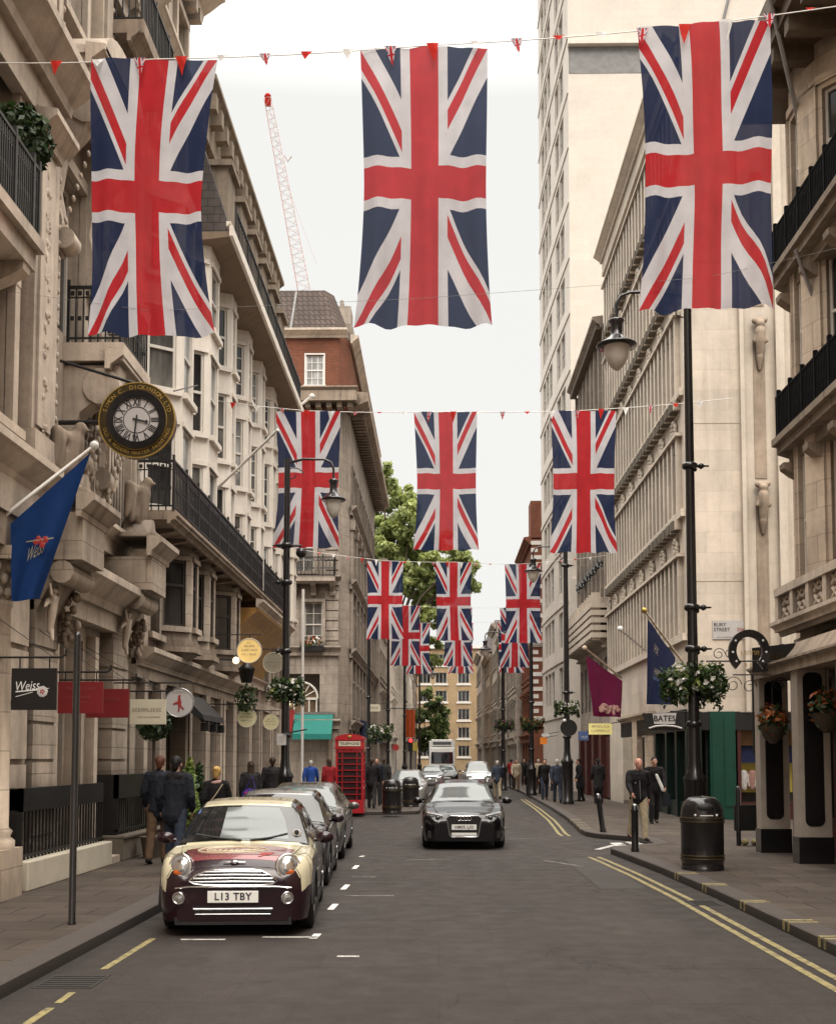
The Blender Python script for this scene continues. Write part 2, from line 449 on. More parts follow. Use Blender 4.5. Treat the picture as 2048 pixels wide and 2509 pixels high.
def window(parent, F, uc, v0, w, h, depth=.14, style=(1, 1, .5), fmat='frame_white', pmat=None, rnd=None, pane=True):
    if pmat is None: pmat = (rnd or random).choice(['pane_dark', 'pane_grey', 'pane_grey', 'pane_curtain', 'pane_dark'])
    me, pm = win_mesh(w, h, style, fmat, pmat)
    o = bpy.data.objects.new('window', me); col.objects.link(o); o.parent = parent
    off = Vector((0, 0, 0)); q = parent
    while q is not None: off = off + q.location; q = q.parent
    o.location = F.p(uc, v0, -depth) - off; o.rotation_euler = (0, 0, F.rz)
    p = bpy.data.objects.new('pane', pm); col.objects.link(p); p.parent = o
    return o

# ------------------------------------------------------------------ lettering
TXT = {}
def text_mesh(body, extrude=.0, spacing=1.0, shear=0.0, bold=0.0):
    key = (body, extrude, spacing, shear, bold)
    if key in TXT: return TXT[key]
    cu = bpy.data.curves.new('lettering', 'FONT'); cu.body = body; cu.size = 1.0; cu.extrude = extrude
    cu.align_x = 'CENTER'; cu.align_y = 'CENTER'; cu.space_character = spacing; cu.shear = shear; cu.offset = bold; cu.resolution_u = 2
    o = bpy.data.objects.new('lettering', cu); col.objects.link(o)
    me = bpy.data.meshes.new_from_object(o.evaluated_get(bpy.context.evaluated_depsgraph_get()))
    bpy.data.objects.remove(o); bpy.data.curves.remove(cu)
    TXT[key] = me; return me
def put_text(mb, body, F, u, v, w, size, mi=0, sx=1.0, rot=0.0, **kw):
    """text in the plane of frame F, centred at (u,v), standing w proud"""
    me = text_mesh(body, **kw)
    M = Matrix(((F.du.x, 0, F.dw.x, 0), (F.du.y, 0, F.dw.y, 0), (0, 1, 0, 0), (0, 0, 0, 1)))
    M.translation = F.p(u, v, w)
    mb.mesh_in(me, M @ Matrix.Rotation(rot, 4, 'Z') @ Matrix.Diagonal((size * sx, size, size, 1)), mi)

# ------------------------------------------------------------------ remeshed continuous solids (bodies, clothes, sculpture)
def blob(mb, voxel, ratio=1.0, smooth=4):
    me = bpy.data.meshes.new('body'); me.from_pydata(mb.v, [], mb.f); me.update()
    bm = bmesh.new(); bm.from_mesh(me); bmesh.ops.recalc_face_normals(bm, faces=bm.faces); bm.to_mesh(me); bm.free()
    o = bpy.data.objects.new('body', me); col.objects.link(o)
    m = o.modifiers.new('r', 'REMESH'); m.mode = 'VOXEL'; m.voxel_size = voxel; m.use_smooth_shade = True
    if smooth:
        m = o.modifiers.new('s', 'SMOOTH'); m.factor = .5; m.iterations = smooth
    if ratio < 1:
        m = o.modifiers.new('d', 'DECIMATE'); m.ratio = ratio
    out = bpy.data.meshes.new_from_object(o.evaluated_get(bpy.context.evaluated_depsgraph_get()))
    bpy.data.objects.remove(o); bpy.data.meshes.remove(me)
    out.polygons.foreach_set('use_smooth', [True] * len(out.polygons))
    return out
def mesh_obj(name, me, mat, parent=None, loc=None, label=None):
    o = bpy.data.objects.new(name, me); col.objects.link(o)
    if not me.materials: me.materials.append(MATS[mat])
    o.material_slots[0].link = 'OBJECT'; o.material_slots[0].material = MATS[mat]
    if parent is not None: o.parent = parent
    if loc is not None: o.location = loc
    if label: o['label'] = label
    return o

# ------------------------------------------------------------------ foliage
def leaves(mb, c, rx, ry, rz, n, size, rnd, mis=(0, 1), hollow=.35, droop=0.0):
    """small leaf faces through an ellipsoid, lighter indices on the upper/outer side"""
    c = Vector(c)
    for _ in range(n):
        d = Vector((rnd.gauss(0, 1), rnd.gauss(0, 1), rnd.gauss(0, 1)))
        if d.length < 1e-4: continue
        d.normalize(); k = hollow + (1 - hollow) * rnd.random() ** .6
        p = c + Vector((d.x * rx * k, d.y * ry * k, d.z * rz * k))
        nrm = (d + Vector((rnd.gauss(0, .7), rnd.gauss(0, .7), rnd.gauss(0, .7) + .3))).normalized()
        a = nrm.orthogonal().normalized(); a = Matrix.Rotation(rnd.random() * 6.28, 3, nrm) @ a; b = nrm.cross(a)
        s = size * rnd.uniform(.55, 1.3); L = a * s; W = b * s * .5
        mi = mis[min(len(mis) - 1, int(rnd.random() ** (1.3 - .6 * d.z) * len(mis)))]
        mb.add([p - L, p + W - L * .1 - UP * droop * s * .2, p + L - UP * droop * s, p - W - L * .1], [(0, 1, 2, 3)], mi)
# ------------------------------------------------------------------ world: bright overcast (CIE overcast gradient) over a NISHITA base
w = bpy.data.worlds.new('World'); scn.world = w; w.use_nodes = True
SUN_EL, SUN_ROT = R(50), R(172)
def build_world():
    t = NT(w.node_tree); bg = w.node_tree.nodes['Background']
    sky = t.new('ShaderNodeTexSky', sky_type='NISHITA'); sky.sun_disc = False
    sky.sun_elevation = SUN_EL; sky.sun_rotation = SUN_ROT; sky.dust_density = 4; sky.air_density = 1.2
    hs = t.new('ShaderNodeHueSaturation'); hs.inputs['Saturation'].default_value = .25; hs.inputs['Value'].default_value = .09
    t.l.new(sky.outputs[0], hs.inputs['Color'])
    g = t.new('ShaderNodeTexCoord').outputs['Generated']
    sp = t.new('ShaderNodeSeparateXYZ'); t.l.new(g, sp.inputs[0])
    up = t.ramp(sp.outputs[2], .50, 1.0, 0, 1)
    cl = t.noise(t.scale(g, (1, 1, 2.2)), 2.2, 5, .6)
    k = t.math('ADD', t.math('MULTIPLY', up, SKY_TOP), t.ramp(cl, .2, .8, SKY_LOW - .02, SKY_LOW + .015))
    v = t.new('ShaderNodeVectorMath', operation='SCALE'); t.l.new(t.mix(t.math('MULTIPLY', up, 1.6), (1.0, .996, .965), (1.0, .95, .885)), v.inputs[0]); t.l.new(k, v.inputs['Scale'])
    cloud = v.outputs[0]
    mixed = t.mix(.97, hs.outputs[0], cloud)
    below = t.ramp(sp.outputs[2], -.02, .0, 0, 1)
    t.l.new(t.mix(below, (.09, .085, .08), mixed), bg.inputs['Color']); bg.inputs['Strength'].default_value = 1.0
SKY_TOP = 5.3; SKY_LOW = .935
build_world()
sun = bpy.data.lights.new('sun', 'SUN'); sun.energy = 1.5; sun.angle = R(28); sun.color = (1, .9, .79)
so = bpy.data.objects.new('sun', sun); col.objects.link(so)
_sd = Vector((math.sin(SUN_ROT) * math.cos(SUN_EL), math.cos(SUN_ROT) * math.cos(SUN_EL), math.sin(SUN_EL)))
so.rotation_euler = _sd.to_track_quat('Z', 'Y').to_euler()

cam = bpy.data.cameras.new('camera'); co = bpy.data.objects.new('camera', cam); col.objects.link(co); scn.camera = co
cam.sensor_fit = 'HORIZONTAL'; cam.sensor_width = 36; cam.lens = 36 * FPX / 2048; cam.clip_end = 2000; cam.clip_start = .1
cam.shift_y = (PPY - 1254.5) / 2048
co.location = (0, 0, CAMZ); co.rotation_euler = Matrix((_r, _u, -_f)).transposed().to_euler()
scn.view_settings.view_transform = 'Standard'; scn.view_settings.look = 'None'; scn.view_settings.exposure = 0; scn.view_settings.gamma = 1
scn.render.engine = 'CYCLES'; scn.cycles.max_bounces = 6; scn.cycles.diffuse_bounces = 4; scn.cycles.use_denoising = True

# ------------------------------------------------------------------ ground materials
def mat_asphalt():
    m, t, b = newmat('asphalt'); p = pos(t)
    sp = t.new('ShaderNodeSeparateXYZ'); t.l.new(p, sp.inputs[0])
    big = t.ramp(t.noise(t.scale(p, (1, .3, 1)), .8, 5, .6), .3, .7, .86, 1.14)
    fine = t.ramp(t.noise(p, 70, 3, .8), .3, .7, .6, 1.45)
    k = t.math('MULTIPLY', t.math('MULTIPLY', big, fine), t.ramp(t.noise(p, 19, 4, .75), .3, .7, .82, 1.2))
    cc = t.new('ShaderNodeVectorMath', operation='SCALE'); cc.inputs[0].default_value = (.045, .0375, .0335); t.l.new(k, cc.inputs['Scale'])
    base = cc.outputs[0]
    # repaired trench patches: slightly different tone in rectangles
    br = t.new('ShaderNodeTexBrick'); t.l.new(t.scale(p, (.45, .16, 1)), br.inputs['Vector'])
    br.inputs['Scale'].default_value = 1; br.inputs['Mortar Size'].default_value = .004; br.inputs['Color1'].default_value = (1.0, 1, 1, 1); br.inputs['Color2'].default_value = (.84, .85, .86, 1)
    br.inputs['Mortar'].default_value = (.62, .62, .62, 1)
    base = t.mix(.75, base, br.outputs['Color'], 'MULTIPLY')
    crack = t.new('ShaderNodeTexVoronoi', feature='DISTANCE_TO_EDGE'); crack.inputs['Scale'].default_value = .55
    wob = t.new('ShaderNodeVectorMath', operation='ADD'); t.l.new(p, wob.inputs[0])
    nn = t.new('ShaderNodeTexNoise'); nn.inputs['Scale'].default_value = 1.7; nn.inputs['Detail'].default_value = 5; t.l.new(p, nn.inputs['Vector']); t.l.new(nn.outputs['Color'], wob.inputs[1])
    t.l.new(wob.outputs[0], crack.inputs['Vector'])
    cr = t.math('MULTIPLY', t.ramp(crack.outputs['Distance'], 0, .012, 1, 0), t.ramp(t.noise(p, .5, 2), .48, .6))
    base = t.mix(t.math('MULTIPLY', cr, .85), base, (.02, .018, .017))
    stain = t.ramp(t.noise(p, 1.9, 4, .7), .6, .8)
    base = t.mix(t.math('MULTIPLY', stain, .2), base, (.11, .10, .09))
    ax = t.math('ABSOLUTE', sp.outputs[0])
    gut = t.math('MULTIPLY', t.ramp(ax, 3.1, 3.45), t.ramp(t.noise(t.scale(p, (2, .35, 1)), 1.2, 4, .6), .3, .6))
    base = t.mix(t.math('MULTIPLY', gut, .6), base, (.022, .019, .017))
    pale = t.math('MULTIPLY', t.ramp(t.noise(t.scale(p, (.7, .25, 1)), .9, 5, .7), .52, .72), t.ramp(ax, .5, 2.6))
    base = t.mix(t.math('MULTIPLY', pale, .35), base, (.105, .09, .08))
    t.l.new(base, b.inputs['Base Color'])
    t.l.new(t.ramp(t.noise(p, 3, 4), .3, .7, .62, .88), b.inputs['Roughness']); b.inputs['Specular IOR Level'].default_value = .32
    bn = t.new('ShaderNodeBump'); bn.inputs['Strength'].default_value = .5; bn.inputs['Distance'].default_value = .008
    t.l.new(t.math('SUBTRACT', t.noise(p, 85, 3), t.math('MULTIPLY', cr, .8)), bn.inputs['Height']); t.l.new(bn.outputs[0], b.inputs['Normal'])
mat_asphalt()
def mat_patch(name, c):
    m, t, b = newmat(name); p = pos(t); base = t.mix(t.ramp(t.noise(p, 60, 3, .8), .3, .7), tuple(x * .6 for x in c), tuple(x * 1.4 for x in c))
    t.l.new(t.mix(t.ramp(t.noise(p, 1.3, 4), .35, .7), base, (.036, .03, .027)), b.inputs['Base Color']); b.inputs['Roughness'].default_value = .8
mat_patch('asphalt_pale', (.056, .049, .045)); mat_patch('asphalt_dark', (.029, .025, .023)); mat_patch('asphalt_seam', (.014, .012, .011))
def mat_slabs():
    m, t, b = newmat('paving'); p = pos(t)
    br = t.new('ShaderNodeTexBrick'); t.l.new(p, br.inputs['Vector']); br.inputs['Scale'].default_value = 1
    br.inputs['Brick Width'].default_value = .9; br.inputs['Row Height'].default_value = .62; br.inputs['Mortar Size'].default_value = .011
    br.inputs['Color1'].default_value = (.090, .072, .059, 1); br.inputs['Color2'].default_value = (.064, .052, .044, 1); br.inputs['Mortar'].default_value = (.018, .015, .013, 1); br.inputs['Bias'].default_value = .1
    base = t.mix(1.0, br.outputs['Color'], t.mix(t.ramp(t.noise(p, 1.1, 5, .65), .3, .72), (.72, .7, .68), (1.25, 1.2, 1.15)), 'MULTIPLY')
    base = t.mix(t.math('MULTIPLY', t.ramp(t.noise(p, 26, 3, .8), .62, .75), .4), base, (.05, .045, .04))
    base = t.mix(t.math('MULTIPLY', t.ramp(t.noise(p, 7, 2, .5), .68, .72), .55), base, (.04, .037, .034))
    t.l.new(base, b.inputs['Base Color']); b.inputs['Roughness'].default_value = .75; b.inputs['Specular IOR Level'].default_value = .3
    bn = t.new('ShaderNodeBump'); bn.inputs['Strength'].default_value = .5; bn.inputs['Distance'].default_value = .01
    t.l.new(t.math('SUBTRACT', t.math('MULTIPLY', t.noise(p, 30, 4), .35), br.outputs['Fac']), bn.inputs['Height']); t.l.new(bn.outputs[0], b.inputs['Normal'])
mat_slabs()
def mat_kerb():
    m, t, b = newmat('granite'); p = pos(t)
    sp = t.new('ShaderNodeSeparateXYZ'); t.l.new(p, sp.inputs[0])
    j = t.math('PINGPONG', sp.outputs[1], .55)
    joint = t.ramp(j, 0, .012, 1, 0)
    base = t.mix(t.ramp(t.noise(p, 45, 3, .8), .3, .7), (.04, .033, .03), (.09, .075, .066))
    base = t.mix(t.ramp(t.noise(p, .9, 4), .4, .7), base, (.075, .061, .053))
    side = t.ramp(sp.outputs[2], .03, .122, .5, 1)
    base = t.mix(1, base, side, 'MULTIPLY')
    base = t.mix(t.math('MULTIPLY', joint, .8), base, (.02, .018, .017))
    t.l.new(base, b.inputs['Base Color']); b.inputs['Roughness'].default_value = .7
mat_kerb()
def mat_worn(name, c, wear):
    m, t, b = newmat(name); p = pos(t)
    wv = t.ramp(t.noise(p, 9, 6, .75), wear - .09, wear + .09)
    t.l.new(t.mix(wv, c, (.062, .054, .05)), b.inputs['Base Color']); b.inputs['Roughness'].default_value = .7
mat_worn('line_yellow', (.33, .275, .12), .56); mat_worn('line_white', (.55, .53, .5), .60); mat_worn('line_faint', (.26, .24, .22), .5)
mat_worn('line_bright', (.75, .73, .68), .72); mat_worn('iron_cover', (.03, .027, .025), .7)

road = MB(); road.quad((-400, -60, 0), (400, -60, 0), (400, 900, 0), (-400, 900, 0))
tag(road.build('road', 'asphalt'), kind='structure')
KR = [(3.85, -12), (3.83, 9), (3.8, 13), (3.77, 16.4), (3.67, 19.7), (3.52, 22.4), (3.43, 23.9), (3.62, 24.5), (4.1, 24.8), (4.55, 25.3), (4.6, 26.3), (4.55, 27.4), (4.2, 27.9),
      (3.8, 28.5), (3.6, 29.3), (3.6, 30.4), (3.75, 33), (3.95, 37), (4.2, 45), (4.42, 56), (4.5, 62), (4.55, 66), (4.5, 90), (4.3, 130), (4.2, 190)]
KL = [(-3.5, -12), (-3.47, 8), (-3.45, 14), (-3.45, 38.3), (-3.3, 39.3), (-2.9, 40.0), (-1.2, 40.5), (-.8, 40.8), (-.66, 41.3), (-.66, 48.6), (-.9, 49.4), (-2.2, 51), (-2.7, 53), (-2.65, 80), (-2.3, 110), (-1.9, 190)]
def offset(line, d):
    out = []
    for i, p in enumerate(line):
        a = Vector(line[max(i - 1, 0)]); b = Vector(line[min(i + 1, len(line) - 1)])
        n = Vector((b - a)).normalized(); n = Vector((n.y, -n.x)); out.append((p[0] + n.x * d, p[1] + n.y * d))
    return out
def pavement(name, line, side, xfar):
    inn = offset(line, .3 * side)
    mb = MB(); n = len(inn)
    pts = inn + [(xfar, inn[-1][1]), (xfar, inn[0][1])]
    mb.add([(x, y, .12) for x, y in pts], [tuple(range(len(pts)))])
    tag(mb.build('pavement', 'paving'), kind='structure')
    k = MB()
    for i in range(n - 1):
        a, b, c, d = line[i], line[i + 1], inn[i + 1], inn[i]
        k.add([(*a, 0), (*b, 0), (*b, .112), (*a, .112), (a[0] + (d[0] - a[0]) * .06, a[1] + (d[1] - a[1]) * .06, .126), (b[0] + (c[0] - b[0]) * .06, b[1] + (c[1] - b[1]) * .06, .126), (*c, .124), (*d, .124), (*c, .1), (*d, .1)],
              [(0, 1, 2, 3), (3, 2, 5, 4), (4, 5, 6, 7), (7, 6, 8, 9)])
    tag(k.build('kerb', 'granite'), kind='structure')
    return inn
pavement('pavement', KR, 1, 60); pavement('pavement', KL, -1, -60)

# painted markings
def strip(mb, line, d0, d1, z, mi=0):
    a = offset(line, d0); b = offset(line, d1)
    for i in range(len(line) - 1): mb.quad((*a[i], z), (*a[i + 1], z), (*b[i + 1], z), (*b[i], z), mi)
def densify(line, step=.6):
    out = []
    for a, b in zip(line, line[1:]):
        n = max(1, int(math.hypot(b[0] - a[0], b[1] - a[1]) / step))
        out += [(a[0] + (b[0] - a[0]) * i / n, a[1] + (b[1] - a[1]) * i / n) for i in range(n)]
    return out + [line[-1]]
yl = MB()
nearR = densify(KR[1:6] + [(3.46, 23.2)]); farR = densify([(3.60, 29.4), (3.6, 30.4), (3.75, 33), (3.95, 37), (4.2, 45), (4.42, 56)])
for ln in (nearR, farR):
    strip(yl, ln, -.34, -.42, .004); strip(yl, ln, -.52, -.60, .004)
strip(yl, [(-.66, 41.5), (-.66, 48.6)], .22, .3, .004); strip(yl, [(-.66, 41.5), (-.66, 48.6)], .4, .48, .004)
tag(yl.build('road_marking', 'line_yellow'), kind='structure')
yl2 = MB()
def gline(mb, u0, v0, u1, v1, wd, z=.004, mi=0):
    a = ground(u0, v0, z); b = ground(u1, v1, z); d = (b - a).normalized(); n = Vector((d.y, -d.x, 0)) * wd / 2
    mb.quad(a - n, b - n, b + n, a + n, mi)
V = 1.17972
def vline(mb, a, b, c, d, wd, **k): gline(mb, a * V, b * V, c * V, d * V, wd, **k)
vline(yl2, 318, 1950, 215, 2014, .07); vline(yl2, 150, 2062, 120, 2084, .06); vline(yl2, 105, 2094, 30, 2145, .07)
tag(yl2.build('road_marking', 'line_yellow'), kind='structure')
pt = MB()
for x0, x1, y0, y1, mi in ((2.35, 3.05, 17.5, 23.0, 0),):
    pt.quad((x0, y0, .0015), (x1, y0 + .05, .0015), (x1 + .04, y1, .0015), (x0 + .02, y1 - .06, .0015), mi)
    for a, b in (((x0, y0), (x1, y0 + .05)), ((x0 + .02, y1 - .06), (x1 + .04, y1)), ((x0, y0), (x0 + .02, y1 - .06)), ((x1, y0 + .05), (x1 + .04, y1))):
        d = Vector((b[0] - a[0], b[1] - a[1], 0)).normalized(); n = Vector((d.y, -d.x, 0)) * .014; A = Vector((*a, .0028)); B = Vector((*b, .0028)); pt.quad(A - n, B - n, B + n, A + n, 2)
tag(pt.build('road_patch', ['asphalt_pale', 'asphalt_dark', 'asphalt_seam']), kind='structure')
wl = MB()
vline(wl, 375, 1952, 468, 1952, .08); vline(wl, 545, 1947, 660, 1947, .085); vline(wl, 700, 1987, 746, 1987, .08)
vline(wl, 1240, 1765, 1290, 1752, .14)
tag(wl.build('road_marking', 'line_white'), kind='structure')
wb = MB()
for a in ((735, 1805, 742, 1798), (712, 1848, 722, 1838), (686, 1890, 697, 1878), (650, 1950, 660, 1940), (748, 1780, 756, 1778)): vline(wb, *a, .085)
for y in (24.9, 25.5, 26.1, 26.7):   # give-way dashes at the mouth of the side road
    wb.quad((3.86, y, .0045), (4.12, y + .02, .0045), (4.12, y + .34, .0045), (3.86, y + .32, .0045))
for y in (25.3, 25.75, 26.2, 26.65, 27.1): wb.quad((4.25, y, .0045), (4.56, y, .0045), (4.56, y + .22, .0045), (4.25, y + .22, .0045))
tag(wb.build('road_marking', 'line_bright'), kind='structure')
fl = MB()
for a in ((715, 1861, 818, 1861), (845, 1786, 938, 1786), (1050, 1743, 1110, 1743), (730, 1822, 780, 1822), (1130, 1788, 1210, 1800)): vline(fl, *a, .09)
tag(fl.build('road_marking', 'line_faint'), kind='structure')
kt = MB()   # yellow loading ticks across the kerb
for D in (11.9, 13.1, 14.9, 16.9, 18.6, 30.6, 31.9, 33.2, 34.8):
    for dd in (0, .17):
        x = None
        for a, b in zip(KR, KR[1:]):
            if a[1] <= D + dd <= b[1]: x = a[0] + (b[0] - a[0]) * (D + dd - a[1]) / (b[1] - a[1])
        kt.box(x - .004, x + .32, D + dd - .035, D + dd + .035, .02, .1285)
tag(kt.build('kerb_marking', 'line_yellow'), kind='structure')
ic = MB()
g = ground(150 * V, 2040 * V); ic.box(g.x - .25, g.x + .25, g.y - .3, g.y + .3, -.02, .006)
for i in range(6): ic.box(g.x - .22, g.x + .22, g.y - .26 + i * .09, g.y - .22 + i * .09, .006, .012)
tag(ic.build('drain_grate', 'iron_cover'), 'iron drain grate in the gutter beside the left kerb', 'drain')
ic = MB(); ic.box(3.3, 3.68, 15.55, 16.1, -.02, .0065)
for i in range(6): ic.box(3.33, 3.65, 15.6 + i * .08, 15.63 + i * .08, .0065, .012)
tag(ic.build('drain_grate', 'iron_cover'), 'iron drain grate breaking the double yellow lines on the right', 'drain')
# ------------------------------------------------------------------ shared building pieces
rb = random.Random(5)
CORN = [(0, 0), (.08, 0), (.10, .08), (.16, .12), (.26, .2), (.30, .22), (.30, .30), (0, .34)]
def corn(mb, F, u0, u1, v, k=1.0, mi=0, w=0.0, ky=None):
    ky = ky or k; j = rb.uniform(.003, .008); u0 -= j; u1 += j; v += rb.uniform(.001, .003)
    mb.profile(F, u0, u1, [(w + a * k, v + b * ky) for a, b in CORN], mi)
def band(mb, F, u0, u1, v0, v1, w, mi=0): mb.fbox(F, u0, u1, v0, v1, -.02, w, mi)
def architrave(mb, F, uc, v0, w_, h, t=.14, d=.07, hood=None, sill=True, mi=0):
    u0, u1 = uc - w_ / 2, uc + w_ / 2
    mb.fbox(F, u0 - t, u0, v0, v0 + h, -.01, d, mi); mb.fbox(F, u1, u1 + t, v0, v0 + h, -.01, d, mi)
    mb.fbox(F, u0 - t, u1 + t, v0 + h, v0 + h + t, -.01, d + .01, mi)
    if sill: mb.fbox(F, u0 - t - .05, u1 + t + .05, v0 - .13, v0, -.01, d + .1, mi)
    if hood == 'flat': corn(mb, F, u0 - t - .12, u1 + t + .12, v0 + h + t + .06, 1.0, mi)
    if hood == 'tri':
        corn(mb, F, u0 - t - .12, u1 + t + .12, v0 + h + t + .06, .8, mi)
        b = v0 + h + t + .33
        mb.poly(F, [(u0 - t - .1, b), (u1 + t + .1, b), (uc, b + (w_ / 2 + t) * .5)], 0, .22, mi)
def shell(mb, F, u0, u1, v0, v1, back, mi=0, roof=True):
    """side walls, back and roof that close a building behind its front sheet"""
    P = F.p
    for u in (u0, u1): mb.quad(P(u, v0, 0), P(u, v0, -back), P(u, v1, -back), P(u, v1, 0), mi)
    mb.quad(P(u0, v0, -back), P(u1, v0, -back), P(u1, v1, -back), P(u0, v1, -back), mi)
    if roof: mb.quad(P(u0, v1 - .01, .0), P(u1, v1 - .01, .0), P(u1, v1 - .01, -back), P(u0, v1 - .01, -back), mi)
def railing(F, u0, u1, v0, h, w, parent, step=.13, name='balcony_railing', ends=0.0, mat='black_iron', fancy=True, r=.011):
    mb = MB()
    def run(G, a, b):
        mb.fbox(G, a, b, v0 + h - .045, v0 + h, -.025, .025); mb.fbox(G, a, b, v0 + .07, v0 + .1, -.015, .015)
        if fancy: mb.fbox(G, a, b, v0 + h - .2, v0 + h - .18, -.012, .012)
        n = max(1, int((b - a) / step))
        for i in range(n + 1):
            u = a + (b - a) * i / n
            big = i % 9 == 0
            rr = r * 2 if big else r
            mb.fbox(G, u - rr, u + rr, v0, v0 + h + (.1 if big else -.03), -rr, rr)
            if fancy and i < n:
                uu = a + (b - a) * (i + .5) / n
                mb.fbox(G, uu - .03, uu + .03, v0 + h - .155, v0 + h - .085, -.008, .008); mb.fbox(G, uu - .028, uu + .028, v0 + h * .4, v0 + h * .4 + .07, -.008, .008)
    run(Fr(F.p(0, 0, w), F.du, F.dw), u0, u1)
    if ends:
        for u in (u0, u1):
            a = F.p(u, 0, w - ends); b = F.p(u, 0, w); run(Fr(a, b - a, F.du), 0, ends)
    return mb.build(name, mat, parent)
def console(mb, F, u, v, w, h, t=.22, mi=0):
    """scrolled bracket, top at v, projecting w"""
    pr = [(0, v - h), (w * .28, v - h), (w * .34, v - h * .82), (w * .2, v - h * .6), (w * .3, v - h * .4), (w * .7, v - h * .26), (w * .98, v - h * .12), (w, v), (0, v)]
    mb.profile(F, u - t / 2, u + t / 2, pr, mi)
def scroll_cyl(mb, F, u, v, w, r, t, mi=0):
    a = F.p(u - t / 2, v, w); b = F.p(u + t / 2, v, w)
    mb.tube([a, b], r, 12, mi)
def eagle(parent, F, u, v, w, s=1.0, mat='portland_dark'):
    mb = MB(); P = lambda a, b, c: F.p(u + a * s, v + b * s, w + c * s)
    mb.cap(P(0, .25, 0), P(.0, .75, .1), .2 * s, .17 * s); mb.cap(P(0, .75, .1), P(0, .95, .2), .12 * s, .1 * s); mb.cap(P(0, .95, .22), P(0, .9, .36), .05 * s, .02 * s)
    for k in (-1, 1):
        mb.cap(P(.12 * k, .75, 0), P(.38 * k, .8, -.05), .12 * s, .09 * s); mb.cap(P(.38 * k, .8, -.05), P(.42 * k, .2, -.1), .1 * s, .05 * s); mb.cap(P(.3 * k, .7, -.02), P(.25 * k, .15, -.05), .1 * s, .06 * s)
        mb.cap(P(.09 * k, .3, .05), P(.1 * k, 0, .1), .07 * s, .06 * s)
    mb.cap(P(0, .3, -.1), P(0, -.02, -.28), .11 * s, .07 * s)
    me = blob(mb, .035 * s, 1, 1); me.materials.append(MATS[mat])
    o = bpy.data.objects.new('eagle_statue', me); col.objects.link(o); o.parent = parent; o.location = -parent.location
    return o
def angel(parent, F, u, v, w, s=1.0, mat='portland'):
    """small winged figure with raised arms carved below the bracket"""
    mb = MB(); P = lambda a, b, c: F.p(u + a * s, v + b * s, w + c * s)
    mb.cap(P(0, 0, 0), P(0, .45, .05), .07 * s, .11 * s); mb.cap(P(0, .45, .05), P(0, .7, .08), .1 * s, .11 * s); mb.ball(P(0, .88, .1), .075 * s)
    for k in (-1, 1):
        mb.cap(P(.1 * k, .7, .08), P(.24 * k, .78, .1), .045 * s, .04 * s); mb.cap(P(.24 * k, .78, .1), P(.26 * k, 1.0, .08), .04 * s, .03 * s)
        mb.cap(P(.12 * k, .65, 0), P(.3 * k, .5, -.02), .07 * s, .03 * s)
    mb.cap(P(.02, .05, .02), P(-.05, -.2, .08), .07 * s, .04 * s)
    me = blob(mb, .022 * s, 1, 1); me.materials.append(MATS[mat])
    o = bpy.data.objects.new('winged_figure', me); col.objects.link(o); o.parent = parent; o.location = -parent.location
    return o
PA = []

# ================================================================== L1: ornate stone house at the left edge
F = left(-5.9)
E1 = 17.15
b1 = thing('stone_house', 'ornate soot-streaked stone house at the left edge with porch column and iron balconettes', 'building', (-5.9, 14.5, 0))
mb = MB()
ops = []
for v0, h in ((6.4, 2.0), (9.0, 2.4), (13.2, 2.1), (16.4, 2.0)):
    for uc in (12.4, 15.1): ops.append((uc - .6, uc + .6, v0, v0 + h))
wall(mb, F, -34, E1, 0, 21, ops, .3); shell(mb, F, -34, E1, 0, 21, 9)
for v0, h in ((6.4, 2.0), (9.0, 2.4), (13.2, 2.1), (16.4, 2.0)):
    for uc in (12.4, 15.1):
        architrave(mb, F, uc, v0, 1.2, h, .18, .12, 'flat' if v0 in (9.0, 13.2) else None)
for a, b_ in ((16.15, 16.95),):
    mb.fbox(F, a, b_, 6.1, 11.2, 0, .22); mb.fbox(F, a + .12, b_ - .12, 6.6, 10.6, .22, .26); mb.fbox(F, a - .06, b_ + .06, 6.1, 6.5, 0, .3)
    corn(mb, F, a - .1, b_ + .1, 10.75, 1.1, 0, .2)
    mb.fbox(F, a, b_, 12.6, 17.2, 0, .18); corn(mb, F, a - .1, b_ + .1, 16.9, .9, 0, .15); mb.fbox(F, a + .15, b_ - .15, 13, 16.5, .18, .22)
    for i in range(8):   # carved drops down the pilaster
        
        for q in range(7): mb.ball(F.p((a + b_) / 2 + rb.uniform(-.09, .09), 10.2 - i * .5 + rb.uniform(-.2, .16), .25), rb.uniform(.02, .05), .03, rb.uniform(.03, .08), 4)
mb.fbox(F, 8, E1, 11.1, 11.6, 0, .2); corn(mb, F, 8, E1 + .1, 11.6, 1.7, 0, .2); mb.fbox(F, 8, E1, 17.3, 17.7, 0, .25); corn(mb, F, 8, E1 + .1, 17.7, 2.2, 0, .2)
mb.fbox(F, 11.2, 15.2, 12.35, 12.9, 0, .6); corn(mb, F, 11.1, 15.3, 12.75, 1.2, 0, .5)          # heavy hood above
for uc in (11.8, 13.6, 14.9): console(mb, F, uc, 12.35, .5, .9, .25)
mb.fbox(F, 8, 16.05, 5.05, 5.5, 0, .42); corn(mb, F, 8, 16.15, 5.5, 1.3, 0, .3); mb.fbox(F, 8, E1, 5.6, 5.8, 0, .1)
mb.fbox(F, 8, 14.75, 8.15, 8.4, 0, .72); mb.fbox(F, 11.2, 14.8, 8.4, 8.56, 0, .82)
for uc in (11.6, 13.4, 14.5): console(mb, F, uc, 8.15, .7, .8, .25)
for i in range(6):      # rusticated ground courses
    mb.fbox(F, 8, 16.7, .3 + i * .8, .3 + i * .8 + .72, 0, .06)
b1w = mb.build('wall', 'portland', b1)
